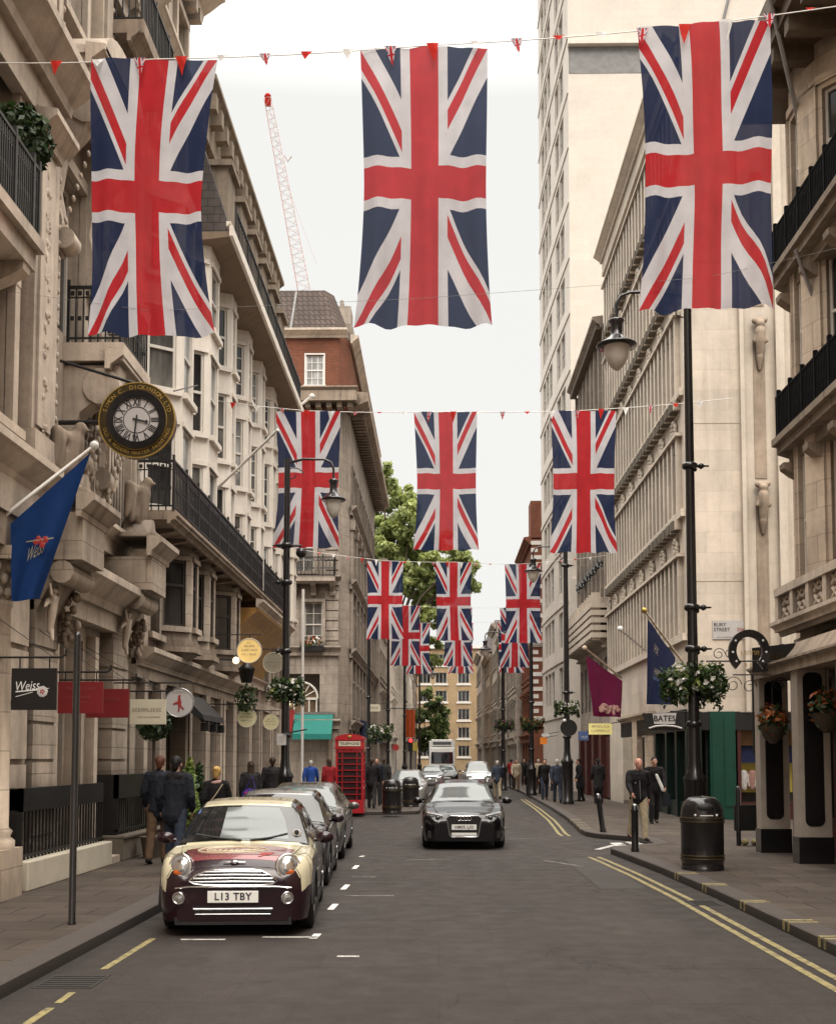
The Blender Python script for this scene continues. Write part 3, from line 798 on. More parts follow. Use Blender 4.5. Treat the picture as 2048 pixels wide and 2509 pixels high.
for v0, h in ((6.4, 2.0), (9.0, 2.4), (13.2, 2.1), (16.4, 2.0)):
    for uc in (12.4, 15.1): window(b1, F, uc, v0, 1.2, h, .22, (1, 1, .5), 'frame_white', 'pane_dark')
railing(F, 11.3, 14.72, 8.56, .95, .74, b1, .07, ends=.7, r=.015)
k = MB(); k.fbox(F, 11.3, 14.7, 8.6, 9.35, .70, .71); k.build('balcony_backing', 'matt_black', b1)
mb = MB()   # dark soffit of the projecting porch with entablature over the column
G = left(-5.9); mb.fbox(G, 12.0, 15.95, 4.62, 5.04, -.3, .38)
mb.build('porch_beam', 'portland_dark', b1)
c = MB(); cx, cy = -5.82, 15.2
c.box(cx - .36, cx + .36, cy - .36, cy + .36, .12, .75)
c.lathe((cx, cy, 0), [(.36, .75), (.36, .85), (.30, .9), (.33, .97), (.28, 1.02), (.27, 2.4), (.245, 3.85), (.27, 3.88), (.27, 3.95)], 20)
c.lathe((cx, cy, 0), [(.25, 3.95), (.27, 4.1), (.33, 4.35), (.36, 4.45)], 14)
for i in range(14):
    t = i * 6.283 / 14
    for z, r in ((4.05, .27), (4.22, .31), (4.38, .35)): c.ball((cx + math.cos(t + z) * r, cy + math.sin(t + z) * r, z), .055, .055, .08, 6)
c.box(cx - .38, cx + .38, cy - .38, cy + .38, 4.45, 4.62)
c.build('porch_column', 'portland_warm', b1)

# ================================================================== L2: narrow ornate house that carries the clock
F = left(-6.05)
b2 = thing('stone_house', 'narrow ornate stone house behind the clock with eagle-topped piers and a scrolled balcony', 'building', (-6.05, 20, 0))
mb = MB()
ops = [(18.0, 19.3, 8.75, 11.4), (18.0, 19.2, 13.9, 16.2), (20.6, 21.5, 8.9, 11.3), (20.6, 21.5, 13.9, 16.0), (20.5, 21.6, 17.6, 19.2), (18.0, 19.2, 17.6, 19.2), (18.35, 18.95, .9, 3.9), (19.35, 19.95, .9, 3.9)]
wall(mb, F, 17.15, 22.9, 0, 20.4, ops, .3); shell(mb, F, 17.15, 22.9, 0, 20.4, 9)
# pilasters with a line of carved beads each side
for a, b_ in ((17.2, 17.6), (19.75, 20.3), (22.1, 22.7)):
    mb.fbox(F, a, b_, 5.9, 16.6, 0, .2); mb.fbox(F, a + .1, b_ - .1, 6.3, 16.2, .2, .25)
    corn(mb, F, a - .08, b_ + .08, 16.5, 1.0, 0, .15)
    for i in range(40): mb.ball(F.p(b_ - .03, 6.3 + i * .25, .22), .045, .045, .06, 5)
# big curved hood on scroll consoles (segmental drum)
n = 12; arc = []
for i in range(n + 1):
    t = math.pi * i / n; arc.append((18.6 - math.cos(t) * 1.2, 12.75 + math.sin(t) * .62))
mb.poly(F, arc, 0, .95)
mb.fbox(F, 17.45, 19.75, 12.3, 12.75, 0, .8); corn(mb, F, 17.35, 19.85, 12.55, 1.0, 0, .65)
for uc in (17.75, 19.5):
    console(mb, F, uc, 12.3, .8, 2.6, .34); scroll_cyl(mb, F, uc, 12.0, .62, .28, .4); scroll_cyl(mb, F, uc, 9.9, .3, .17, .36)
    for i in range(8): mb.ball(F.p(uc, 11.5 - i * .18, .66 - i * .055), .028, .06, .05, 5)
for a, b_, c_, d in ops[1:2] + ops[2:6]: architrave(mb, F, (a + b_) / 2, c_, b_ - a, d - c_, .16, .1, 'flat' if c_ < 15 else None)
architrave(mb, F, 18.65, 8.75, 1.3, 2.65, .2, .12, None, False)
corn(mb, F, 17.15, 23.0, 16.9, 1.8, 0, .1); mb.fbox(F, 17.15, 22.9, 16.6, 16.95, 0, .12); corn(mb, F, 17.15, 23.1, 19.9, 2.6, 0, .05)
for i in range(12): mb.fbox(F, 17.4 + i * .45, 17.6 + i * .45, 19.6, 19.9, 0, .35)
# main balcony at first floor with deep carved consoles
mb.fbox(F, 18.55, 20.35, 8.3, 8.6, 0, .98); corn(mb, F, 18.5, 20.4, 8.15, 1.0, 0, .7)
for uc in (18.85, 20.1):
    console(mb, F, uc, 8.25, .9, 1.9, .42); scroll_cyl(mb, F, uc, 7.9, .62, .3, .5); scroll_cyl(mb, F, uc, 6.7, .25, .2, .46)
    for i in range(22): mb.ball(F.p(uc + .16 * math.sin(i * 2.4), 7.35 - i * .07, .6 - i * .02), .05, .06, .07, 4)
for uc in (19.5,):
    for i in range(46): mb.ball(F.p(19.1 + .8 * rb.random(), 6.4 + 1.5 * rb.random(), .1 + .15 * rb.random()), rb.uniform(.04, .09), .06, rb.uniform(.05, .12), 4)
mb.fbox(F, 17.15, 22.9, 5.55, 5.85, 0, .2); corn(mb, F, 17.15, 22.95, 5.75, .9, 0, .12)
# fluted frieze strip between floors
for i in range(11): mb.fbox(F, 21.1 + i * .19, 21.2 + i * .19, 5.9, 8.4, .0, .07)
# entrance cornice between the two piers
corn(mb, F, 17.8, 20.95, 4.45, 1.6, 0, .25); mb.fbox(F, 17.8, 20.95, 4.15, 4.5, 0, .3)
for a in (18.02, 19.05, 20.15): mb.fbox(F, a, a + .2, .12, 4.0, 0, .16)

up2 = [(24.0, 25.0, 15.2, 17.2), (26.0, 27.0, 15.2, 17.2), (24.0, 25.0, 17.8, 19.3), (26.0, 27.0, 17.8, 19.3)]
wall(mb, F, 22.9, 27.6, 13.95, 20.4, up2, .3); mb.quad(F.p(27.6, 13.95, 0), F.p(27.6, 20.4, 0), F.p(27.6, 20.4, -9), F.p(27.6, 13.95, -9)); mb.quad(F.p(22.9, 20.39, 0), F.p(27.6, 20.39, 0), F.p(27.6, 20.39, -9), F.p(22.9, 20.39, -9))
for a, b_, c_, d in up2: architrave(mb, F, (a + b_) / 2, c_, b_ - a, d - c_, .16, .1, 'flat' if c_ < 16 else None)
corn(mb, F, 22.9, 27.7, 17.2, 1.2, 0, .05); corn(mb, F, 22.9, 27.8, 19.9, 2.6, 0, .05)
for i in range(10): mb.fbox(F, 23.1 + i * .45, 23.3 + i * .45, 19.6, 19.9, 0, .35)
b2w = mb.build('wall', 'portland', b2)
for a, b_, c_, d in up2: window(b2, F, (a + b_) / 2, c_, b_ - a, d - c_, .22, (2, 1, .6), 'frame_white', 'pane_dark')
for a, b_, c_, d in ops[:6]: window(b2, F, (a + b_) / 2, c_, b_ - a, d - c_, .22, (2, 1, .6), 'frame_white', 'pane_dark')
for a, b_, c_, d in ops[6:]: window(b2, F, (a + b_) / 2, c_, b_ - a, d - c_, .2, (1, 5, 0), 'frame_dark', 'pane_curtain')
railing(F, 18.6, 20.3, 8.6, .95, .92, b2, .12, ends=.85)
k = MB(); k.fbox(F, 20.2, 22.8, 14.85, 15.1, 0, .8); corn(k, F, 20.2, 22.8, 14.7, .8, 0, .5); k.build('upper_balcony_slab', 'portland_dark', b2); railing(F, 20.3, 22.7, 15.1, .95, .74, b2, .11, ends=.7, fancy=False)
def pier(u, parent, H=5.75, wd=.62):
    mb = MB()
    mb.fbox(F, u - wd / 2, u + wd / 2, .12, H - 1.55, 0, .22); mb.fbox(F, u - wd / 2 - .06, u + wd / 2 + .06, .12, .7, 0, .28)
    for i in range(6): mb.fbox(F, u - wd / 2 - .02, u + wd / 2 + .02, .8 + i * .55, .8 + i * .55 + .5, 0, .25)
    # flared bracket with scrolls, then the plain block and its cornice
    mb.profile(F, u - wd / 2, u + wd / 2, [(0, H - 1.75), (.23, H - 1.75), (.4, H - 1.4), (.6, H - 1.1), (.82, H - .98), (0, H - .98)])
    scroll_cyl(mb, F, u, H - 1.15, .62, .17, wd + .08)
    mb.fbox(F, u - wd / 2 - .05, u + wd / 2 + .05, H - .98, H - .38, 0, .92)
    corn(mb, F, u - wd / 2 - .2, u + wd / 2 + .2, H - .38, .9, 0, .86, 1.1); mb.fbox(F, u - wd / 2 - .15, u + wd / 2 + .15, H - .03, H + .05, 0, 1.0)
    mb.poly(F, [(u - .3, H + .05), (u + .3, H + .05), (u + .08, H + .38), (u - .08, H + .38)], .3, .8)
    mb.build('bracketed_pier', 'portland_blocks', parent)
    eagle(parent, F, u, H + .2, .5, .95)
    angel(parent, F, u - wd / 2 + .1, H - 2.0, .42, .66)
    lb = MB()   # clump of carved leaves beside the bracket
    for i in range(60): lb.ball(F.p(u + wd / 2 + .06 * rb.random(), H - 2.1 + 1.1 * rb.random(), .1 + .45 * rb.random()), .06, rb.uniform(.03, .08), rb.uniform(.04, .1), 4)
    lb.build('carved_foliage', 'portland_dark', parent)
pier(17.35, b2, 5.75, 1.0); pier(21.45, b2, 5.9, 1.0)

# ================================================================== L3: long white rendered range with canted bays over stone shopfronts
F = left(-6.0)
b3 = thing('bay_fronted_building', 'long white rendered range of canted bays above stone shopfronts with a black balcony', 'building', (-6.0, 35, 0))
U0, U1 = 22.9, 46.5
mb = MB()
gops = []; u = 23.6
shops = [(23.7, 24.7), (25.3, 27.2), (28.0, 29.6), (30.2, 31.6), (32.4, 33.6), (34.2, 36.4), (37.0, 38.4), (39.2, 41.0), (41.8, 43.4), (44.0, 45.8)]
gops = [(a, b_, .35, 3.3) for a, b_ in shops]
fops = [(a, a + 1.05, 4.3, 6.1) for a in (29.2, 39.9, 42.3, 44.6)]
fops += [(24.0, 24.8, 4.5, 6.2)]
wall(mb, F, U0, U1, 0, 7.0, gops + fops, .3); shell(mb, F, U0, U1, 0, 13.4, 9)
for a, b_ in shops:
    mb.fbox(F, a - .32, a - .02, .12, 3.5, 0, .16); mb.fbox(F, b_ + .02, b_ + .3, .12, 3.5, 0, .16); mb.fbox(F, a - .36, a + .02, .12, .55, 0, .22)
mb.fbox(F, U0, U1, 3.5, 3.75, 0, .12); corn(mb, F, U0, 34, 3.72, 1.2, 0, .1)
for a, b_, c_, d in fops: architrave(mb, F, (a + b_) / 2, c_, b_ - a, d - c_, .16, .1, None)
mb.fbox(F, 23.4, 23.75, 3.9, 6.5, 0, .12)
mb.build('wall', 'portland_blocks', b3)
for a, b_, c_, d in gops: window(b3, F, (a + b_) / 2, c_, b_ - a, d - c_, .22, (2 if b_ - a > 1.4 else 1, 1, .78), 'frame_dark', rb.choice(['pane_dark', 'pane_warm', 'pane_dark']))
for a, b_, c_, d in fops: window(b3, F, (a + b_) / 2, c_, b_ - a, d - c_, .2, (1, 1, .5), 'frame_white')
# stone oriels on the first floor, under the balcony
def canted(parent, F, u0, u1, v0, v1, w, cant, wins, mat, fm, style, capd=True, name='bay', dpt=.1, pm=None, sill=True):
    mb = MB(); pts = [(u0, 0), (u0 + cant, w), (u1 - cant, w), (u1, 0)]
    segs = [seg(F, *pts[i], *pts[i + 1]) for i in range(3)]
    for (G, L), k in zip(segs, range(3)):
        ww = min(L - .34, 1.1) if k == 1 else L - .28
        ops = [(L / 2 - ww / 2, L / 2 + ww / 2, a, b_) for a, b_ in wins]
        wall(mb, G, 0, L, v0, v1, ops, dpt)
        if sill:
            for a, b_ in wins: mb.fbox(G, .03, L - .03, a - .12, a, -.02, .1); mb.fbox(G, .05, L - .05, b_, b_ + .1, -.02, .05)
    P = [F.p(a, 0, b_) for a, b_ in pts]
    for v in (v0, v1): mb.add([(p.x, p.y, v) for p in P], [(0, 1, 2, 3)])
    o = mb.build(name, mat, parent)
    for (G, L), k in zip(segs, range(3)):
        ww = min(L - .34, 1.1) if k == 1 else L - .28
        for a, b_ in wins:
            me, pmm = win_mesh(ww, b_ - a, style, fm, pm or rb.choice(['pane_grey', 'pane_curtain', 'pane_grey', 'pane_dark', 'pane_sky']))
            wo = bpy.data.objects.new('window', me); col.objects.link(wo); wo.parent = o; wo.location = G.p(L / 2, a, -dpt * .6) - o.parent.location; wo.rotation_euler = (0, 0, G.rz)
            po = bpy.data.objects.new('pane', pmm); col.objects.link(po); po.parent = wo
            # keep three levels: the pane shares its window mesh when the bay is already a part
            wo_me = wo.data.copy(); n0 = len(wo_me.materials); wo_me.materials.append(pmm.materials[0])
            bm = bmesh.new(); bm.from_mesh(wo_me); bm2 = pmm
            vs = [bm.verts.new(v.co) for v in bm2.vertices]; f = bm.faces.new(vs); f.material_index = n0
            bm.to_mesh(wo_me); bm.free(); wo.data = wo_me; bpy.data.objects.remove(po)
    return o
for a in (25.0, 27.0, 30.6):
    o = canted(b3, F, a, a + 1.75, 4.35, 6.5, .62, .5, [(4.75, 6.2)], 'portland_blocks', 'frame_dark', (1, 1, .62), name='oriel', dpt=.1, pm='pane_dark')
    k = MB()
    for z, e in ((4.2, .1), (4.32, .04)):
        pts = [F.p(a - e, 0, 0), F.p(a + .5 - e * .4, 0, .62 + e), F.p(a + 1.25 + e * .4, 0, .62 + e), F.p(a + 1.75 + e, 0, 0)]
        k.plan([(p.x, p.y) for p in pts], z, z + .12)
    lo = [F.p(a + .5, 3.75, 0), F.p(a + .75, 3.75, .12), F.p(a + 1.0, 3.75, .12), F.p(a + 1.25, 3.75, 0)]
    hi = [F.p(a, 4.2, 0), F.p(a + .5, 4.2, .62), F.p(a + 1.25, 4.2, .62), F.p(a + 1.75, 4.2, 0)]
    k.add(lo + hi, [(0, 1, 5, 4), (1, 2, 6, 5), (2, 3, 7, 6)])
    k.build('oriel_base', 'portland_dark', b3)
# golden coved canopy over the further shop
k = MB()
cv = [(.1, 4.45), (.22, 4.75), (.4, 5.25), (.7, 5.7), (1.05, 5.98), (1.05, 6.05), (.1, 6.05)]
k.profile(F, 32.2, 39.3, cv); k.build('coved_canopy', 'wood_gold', b3)
k = MB(); corn(k, F, 32.1, 39.4, 6.05, .7, 0, 1.0); k.fbox(F, 32.05, 39.4, 4.15, 4.45, 0, .16); corn(k, F, 32.05, 39.4, 4.3, .5, 0, .12); k.build('canopy_trim', 'portland', b3)
# balcony slab, soffit and rail
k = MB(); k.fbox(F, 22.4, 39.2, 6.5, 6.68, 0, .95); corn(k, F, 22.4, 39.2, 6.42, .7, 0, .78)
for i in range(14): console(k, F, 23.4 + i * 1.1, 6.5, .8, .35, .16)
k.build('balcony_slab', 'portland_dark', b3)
railing(F, 22.4, 33.9, 6.68, .98, .9, b3, .13, ends=.85); railing(F, 34.4, 39.2, 6.68, .98, .9, b3, .13)
# white upper storeys
mb = MB(); wall(mb, F, U0, 40.6, 6.7, 13.95, [], .2); wall(mb, F, 40.6, U1, 6.7, 13.4, [], .2)
mb.build('upper_wall', 'render_white', b3)
for i, a in enumerate((23.3, 26.15, 29.0, 31.6, 34.1, 36.6, 38.75, 42.2)):
    L = 2.2 if i < 2 else 1.8
    wins = [(7.0, 8.75), (9.45, 11.15), (11.85, 13.4)] if i % 2 == 0 else [(7.0, 8.6), (9.35, 11.25), (11.9, 13.35)]
    canted(b3, F, a, a + L, 6.7, 13.9, .72, .55, wins, 'render_white', 'frame_white', (1, 1, .5) if i < 3 else (2, 4, .5), name='canted_bay')
# eaves, mansard with rail and top cornice
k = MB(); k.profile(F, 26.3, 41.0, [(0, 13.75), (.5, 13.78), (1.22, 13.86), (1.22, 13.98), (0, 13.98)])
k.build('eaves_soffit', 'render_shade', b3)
k = MB(); k.fbox(F, 26.25, 41.0, 13.86, 14.1, 1.22, 1.3); corn(k, F, 26.25, 41.0, 14.08, .35, 0, 1.15); k.build('gutter', 'render_white', b3)
k = MB(); k.profile(F, 27.6, 40.2, [(1.1, 14.3), (.15, 17.2), (-.3, 17.5), (-.4, 14.3)]); k.fbox(F, 27.6, 40.2, 13.9, 17.4, -9, -.35); k.build('roof', 'slate', b3)
k = MB()
for a in range(6):
    u = 28.4 + a * 1.95
    k.fbox(F, u, u + 1.0, 14.9, 16.6, -.3, .78); k.fbox(F, u - .1, u + 1.1, 16.6, 16.75, -.3, .9)
k.build('dormers', 'soffit_stone', b3)
railing(F, 27.7, 41.0, 14.25, .9, 1.12, b3, .2, fancy=False, name='roof_railing')
k = MB(); k.fbox(F, 27.6, 40.2, 17.2, 18.2, -1.2, .3); corn(k, F, 27.6, 40.25, 18.1, 1.4, 0, .2)
for i in range(16): k.fbox(F, 27.7 + i * .75, 28.0 + i * .75, 17.7, 18.1, .2, .6)
k.build('attic_storey', 'soffit_stone', b3)
for i in range(3):
    k = MB(); u = 29.5 + i * 3.6; k.fbox(F, u, u + 1.1, 18.2, 18.9, -1.2, -.3)
    for j in range(3): k.lathe(F.p(u + .2 + j * .35, 18.9, -.7), [(.1, 0), (.08, .3), (.1, .32)], 8)
    k.build('chimney', 'brick_red', b3)
# slanting white barge board at the far end
k = MB(); a = Vector((-4.75, 41.2, 14.15)); c_ = Vector((-5.1, 45.9, 13.0))
k.hexa([a + Vector((0, 0, -.75)), a + Vector((.12, 0, -.75)), c_ + Vector((.12, 0, -.75)), c_ + Vector((0, 0, -.75)), a, a + Vector((.12, 0, 0)), c_ + Vector((.12, 0, 0)), c_])
k.build('barge_board', 'render_white', b3)
k = MB(); k.tube([(-5.35, 46.35, .2), (-5.35, 46.35, 8.6)], .055, 8); k.build('downpipe', 'white_paint', b3)
# awning frame over the shop entrance, with small lamps
aw = thing('shop_awning', 'folded dark canvas shop awning with small lamps behind the round white sign', 'awning', (-5.9, 26.3, 3.2))
k = MB()
for i in range(5):
    k.tube([F.p(25.4 + i * .42, 3.4 - i * .02, .1), F.p(25.4 + i * .45, 3.1, .62), F.p(25.4 + i * .46, 2.7, .95)], .05, 6)
k.profile(F, 25.2, 27.6, [(.1, 3.45), (.5, 3.3), (.95, 2.85), (1.0, 2.72), (.85, 2.78), (.4, 3.1), (.1, 3.2)])
k.build('canvas', 'black_board', aw)
for u in (25.6, 26.5, 27.4):
    k = MB(); k.fbox(F, u - .08, u + .08, 2.5, 2.68, .85, 1.02); k.build('lamp', 'black_iron', aw)
# ================================================================== L4: red brick corner house across the side street
F = front(55.5)
b4 = thing('corner_house', 'stone and red brick corner house with tall brown tiled roof beyond the phone box', 'building', (-6, 60, 0))
mb = MB()
ops = [(-7.4, -5.6, 3.4, 5.9), (-6.35, -5.5, 7.2, 9.3), (-6.9, -5.9, 10.75, 13.1), (-6.6, -5.8, 14.4, 16.2)]
X1 = -4.75
wall(mb, F, -13, X1, 0, 18.6, ops, .25)
G, L = seg(F, X1, 0, -4.3, -1.2)
H4 = left(-4.3)
wall(mb, G, 0, L, 0, 18.6)
sops = []
for k in range(8):
    u = 58.2 + k * 2.6
    sops += [(u - .5, u + .5, 4.0, 5.6), (u - .5, u + .5, 7.2, 9.3), (u - .5, u + .5, 10.6, 12.9), (u - .5, u + .5, 14.2, 16.2)]
    if k < 7: sops += [(u + .3 - .9, u + .3 + .9, .4, 3.1)]
wall(mb, H4, 56.7, 78.6, 0, 18.6, sops, .25)
shell(mb, H4, 56.7, 78.6, 0, 18.6, 8)
for a, b_, c_, d in ops[1:]: architrave(mb, F, (a + b_) / 2, c_, b_ - a, d - c_, .16, .12, 'flat' if c_ > 9 else None)
for a, b_, c_, d in sops:
    if c_ > 3.5: architrave(mb, H4, (a + b_) / 2, c_, b_ - a, d - c_, .14, .1, 'flat' if 10 < c_ < 12 else None)
for v in (3.3, 6.75, 10.1, 13.7):
    mb.fbox(F, -13, X1 + .1, v, v + .22, 0, .14); corn(mb, F, -13, X1 + .15, v + .2, .8, 0, .1); mb.fbox(H4, 56.6, 78.7, v, v + .22, 0, .14); corn(mb, H4, 56.5, 78.7, v + .2, .8, 0, .1)
for i in range(24): mb.fbox(F, X1 - .55 - .08 * (i % 2), X1 + .02, 7.0 + i * .48, 7.0 + i * .48 + .42, 0, .05)
for k in range(9):
    u = 57.0 + k * 2.6
    mb.fbox(H4, u - .22, u + .22, .12, 6.7, 0, .14); mb.fbox(H4, u - .2, u + .2, 7.2, 13.6, 0, .16); mb.fbox(H4, u - .28, u + .28, 13.0, 13.5, 0, .24)
mb.build('wall', 'stone_grey', b4)
k = MB(); wall(k, F, -13, X1, 18.6, 22.4, [(-6.35, -5.5, 19.75, 21.2)], .15); wall(k, H4, 56.7, 78.6, 18.6, 22.2, [], .1); wall(k, G, 0, L, 18.6, 22.3)
k.build('brick_storey', 'brick_red', b4)
window(b4, F, -5.92, 19.75, .85, 1.5, .05, (3, 4, .5), 'white_paint', 'pane_sky')
k = MB(); architrave(k, F, -5.92, 19.75, .85, 1.5, .07, .05); k.build('window_surround', 'white_paint', b4)
for a, b_, c_, d in ops[1:]: window(b4, F, (a + b_) / 2, c_, b_ - a, d - c_, .15, (2, 4, .5), 'frame_white', 'pane_grey')
for a, b_, c_, d in sops: window(b4, H4, (a + b_) / 2, c_, b_ - a, d - c_, .15, (1, 1, .5), 'frame_white' if c_ > 3 else 'frame_dark', pane=False)
# dark modillioned cornice then the white cornice under the roof
k = MB(); k.fbox(F, -13, X1 + .9, 18.75, 19.25, -.1, .95); corn(k, F, -13, X1 + .95, 19.2, .7, 0, .85); k.profile(H4, 55.2, 79.0, [(0, 18.6), (.6, 18.75), (.95, 18.9), (.95, 19.3), (0, 19.4)])
for i in range(18): k.fbox(F, -12.8 + i * .5, -12.55 + i * .5, 18.5, 18.75, 0, .7)
for i in range(40): k.fbox(H4, 56.8 + i * .55, 57.05 + i * .55, 18.5, 18.72, 0, .7)
k.build('dark_cornice', 'portland_dark', b4)
k = MB(); corn(k, F, -13, X1 + .4, 22.05, 1.3, 0, .05); corn(k, H4, 56, 78.8, 22.0, 1.3, 0, .05); k.build('roof_cornice', 'portland', b4)
k = MB()
A = [(-13, 55.4), (-4.85, 55.4), (-4.2, 57), (-4.2, 78.8), (-13, 78.8)]; B = [(-13, 56.9), (-5.6, 56.9), (-5.2, 57.6), (-5.2, 78.0), (-13, 78.0)]
k.add([(x, y, 22.35) for x, y in A] + [(x, y, 25.0) for x, y in B], [(i, (i + 1) % 5, 5 + (i + 1) % 5, 5 + i) for i in range(5)] + [(5, 6, 7, 8, 9)])
k.build('roof', 'tile_brown', b4)
k = MB(); k.tube([(-7.1, 55.42, 22.4), (-7.0, 56.88, 24.9)], .07, 8); k.build('roof_ridge', 'lead_grey', b4)
for y, x in ((62, -5.2), (70, -5.4)):
    k = MB(); k.box(x - .5, x + .5, y, y + 1.6, 24, 26.2)
    for j in range(3): k.lathe((x, y + .3 + j * .5, 26.2), [(.12, 0), (.1, .4)], 8)
    k.build('chimney', 'stone_grey', b4)
for j in range(5): k = MB(); k.box(-4.9, -4.35, 58.5 + j * 3.5, 59.9 + j * 3.5, 22.5, 23.9); k.build('dormer', 'stone_grey', b4)
# arched shop window with fanlight
k = MB(); n = 16
arc = [(-7.15, 3.5), (-5.75, 3.5)] + [(-6.45 + .7 * math.cos(math.pi * i / n), 4.75 + .7 * math.sin(math.pi * i / n)) for i in range(n + 1)]
k.poly(F, arc, -.14, -.1); k.build('arched_pane', 'pane_warm', b4)
k = MB()
for i in range(n): k.tube([F.p(-6.45 + .75 * math.cos(math.pi * i / n), 4.75 + .75 * math.sin(math.pi * i / n), -.06), F.p(-6.45 + .75 * math.cos(math.pi * (i + 1) / n), 4.75 + .75 * math.sin(math.pi * (i + 1) / n), -.06)], .06, 6)
for i in range(1, 6): k.tube([F.p(-6.45 + .2 * math.cos(math.pi * i / 6), 4.75 + .2 * math.sin(math.pi * i / 6), -.07), F.p(-6.45 + .72 * math.cos(math.pi * i / 6), 4.75 + .72 * math.sin(math.pi * i / 6), -.07)], .03, 5)
k.fbox(F, -7.2, -5.7, 4.68, 4.78, -.1, -.02)
for u in (-7.15, -6.8, -6.45, -6.1, -5.75): k.fbox(F, u - .03, u + .03, 3.5, 4.7, -.1, -.03)
k.build('fanlight_frame', 'frame_white', b4)
k = MB(); k.ball(F.p(-7.05, 4.5, .3), .13); k.build('globe_lamp', 'bulb', b4)
k = MB(); k.fbox(F, -8.6, X1, .12, 3.25, -.3, -.28); k.build('shop_opening', 'shop_interior', b4)
k = MB()
for u in (-8.4, -7.3, -5.2): k.fbox(F, u, u + .16, .12, 3.3, -.2, .1)
k.build('shop_pilaster', 'portland_dark', b4)
k = MB(); k.fbox(F, -7.0, -4.85, 10.2, 10.4, 0, .8); corn(k, F, -7.0, -4.85, 10.1, .6, 0, .6)
for u in (-6.8, -5.9, -5.0): console(k, F, u, 10.2, .7, .6, .25)
k.build('balcony_slab', 'stone_grey', b4)
railing(F, -6.95, -4.9, 10.4, .95, .74, b4, .17, ends=.7)
# teal awning
tw = thing('shop_awning', 'teal canvas awning over the shop on the corner beyond the phone box', 'awning', (-5.6, 55.4, 2.9))
k = MB(); k.profile(F, -6.75, -4.95, [(.02, 4.05), (.95, 3.05), (.97, 2.8), (.93, 2.8), (.9, 3.0), (.02, 3.95)]); k.build('canvas', 'teal_canvas', tw)
k = MB(); k.fbox(F, -6.78, -4.92, 3.98, 4.1, 0, .1); k.build('roller_box', 'steel', tw)
rf = thing('banner', 'narrow red banner hanging at the left end of the teal awning', 'banner', (-6.95, 55.2, 3.0))
k = MB(); k.poly(F, [(-7.15, 2.9), (-6.85, 3.1), (-6.7, 4.2), (-7.0, 4.15)], .5, .53); k.build('cloth', 'red_canvas', rf)
k = MB(); k.tube([F.p(-7.1, 4.2, 0), F.p(-6.8, 4.25, .7)], .03, 6); k.build('rod', 'black_iron', rf)

# ================================================================== L5..: further houses on the left
def house(label, name, F, u0, u1, H, wins, wmat, cor=1.0, fmat='frame_white', base=3.4, bmat=None, back=8, bays=None, n=4, roof=None, rmat='slate', shop=True, ww=1.0):
    b = thing(name, label, 'building', tuple(F.p((u0 + u1) / 2, 0, 0)))
    mb = MB(); ops = []; du = (u1 - u0) / n
    for a, h in wins:
        for i in range(n): uc = u0 + du * (i + .5); ops.append((uc - ww / 2, uc + ww / 2, a, a + h))
    so = []
    if shop:
        for i in range(n): uc = u0 + du * (i + .5); so.append((uc - du * .36, uc + du * .36, .35, base - .5))
    wall(mb, F, u0, u1, 0, H, ops + so, .2); shell(mb, F, u0, u1, 0, H, back)
    for a, b_, c_, d in ops: architrave(mb, F, (a + b_) / 2, c_, b_ - a, d - c_, .12, .07, 'flat' if (c_ - base) < 2.5 and cor > .8 else None)
    mb.fbox(F, u0, u1, base - .35, base, 0, .14); corn(mb, F, u0, u1, base - .05, .8, 0, .1)
    corn(mb, F, u0 - .05, u1 + .05, H - .35, 1.6 * cor, 0, .05)
    for a, h in wins[1::2]: mb.fbox(F, u0, u1, a - .45, a - .3, 0, .08)
    mb.build('wall', wmat, b)
    for a, b_, c_, d in ops + so: window(b, F, (a + b_) / 2, c_, b_ - a, d - c_, .14, (1, 1, .5) if c_ > 1 else (2, 1, .75), fmat if c_ > 1 else 'frame_dark')
    if roof:
        k = MB(); k.profile(F, u0, u1, [(-.1, H), (-1.3, H + roof), (-back, H + roof), (-back, H)]); k.build('roof', rmat, b)
        for i in range(max(1, n // 2)):
            k = MB(); u = u0 + (u1 - u0) * (i + .4) / max(1, n // 2); k.fbox(F, u, u + 1.0, H, H + roof + 1.4, -3.5, -2.6)
            for j in range(3): k.lathe(F.p(u + .2 + j * .3, H + roof + 1.4, -3), [(.1, 0), (.09, .35)], 7)
            k.build('chimney', 'brick_red' if 'brick' in wmat else 'stone_grey', b)
    return b
W4 = [(4.3, 1.8), (7.5, 1.7), (10.5, 1.5)]
house('pale stone terrace house with dark shopfront beyond the brick corner house', 'terrace_house', left(-3.95), 78.8, 89, 15.2, W4 + [(13.0, 1.3)], 'stone_street', n=5, roof=2.2)
k5 = house('white stuccoed house with curved iron hood past the pale stone terrace', 'terrace_house', left(-3.6), 89, 97, 12.8, W4, 'render_white', n=4, roof=1.8)
house('low grey stone shop house on the left past the tall plane tree', 'terrace_house', left(-3.2), 106, 116, 11.2, W4[:2], 'stone_street', n=5, roof=1.6)
house('cream rendered house with white bands far along the left pavement', 'terrace_house', left(-2.9), 116, 128, 12.4, W4, 'render_white', n=5, roof=1.8)
house('narrow stone house last on the left before the tan flats', 'terrace_house', left(-2.6), 128, 140, 12.0, W4, 'stone_grey', n=5, roof=1.8)
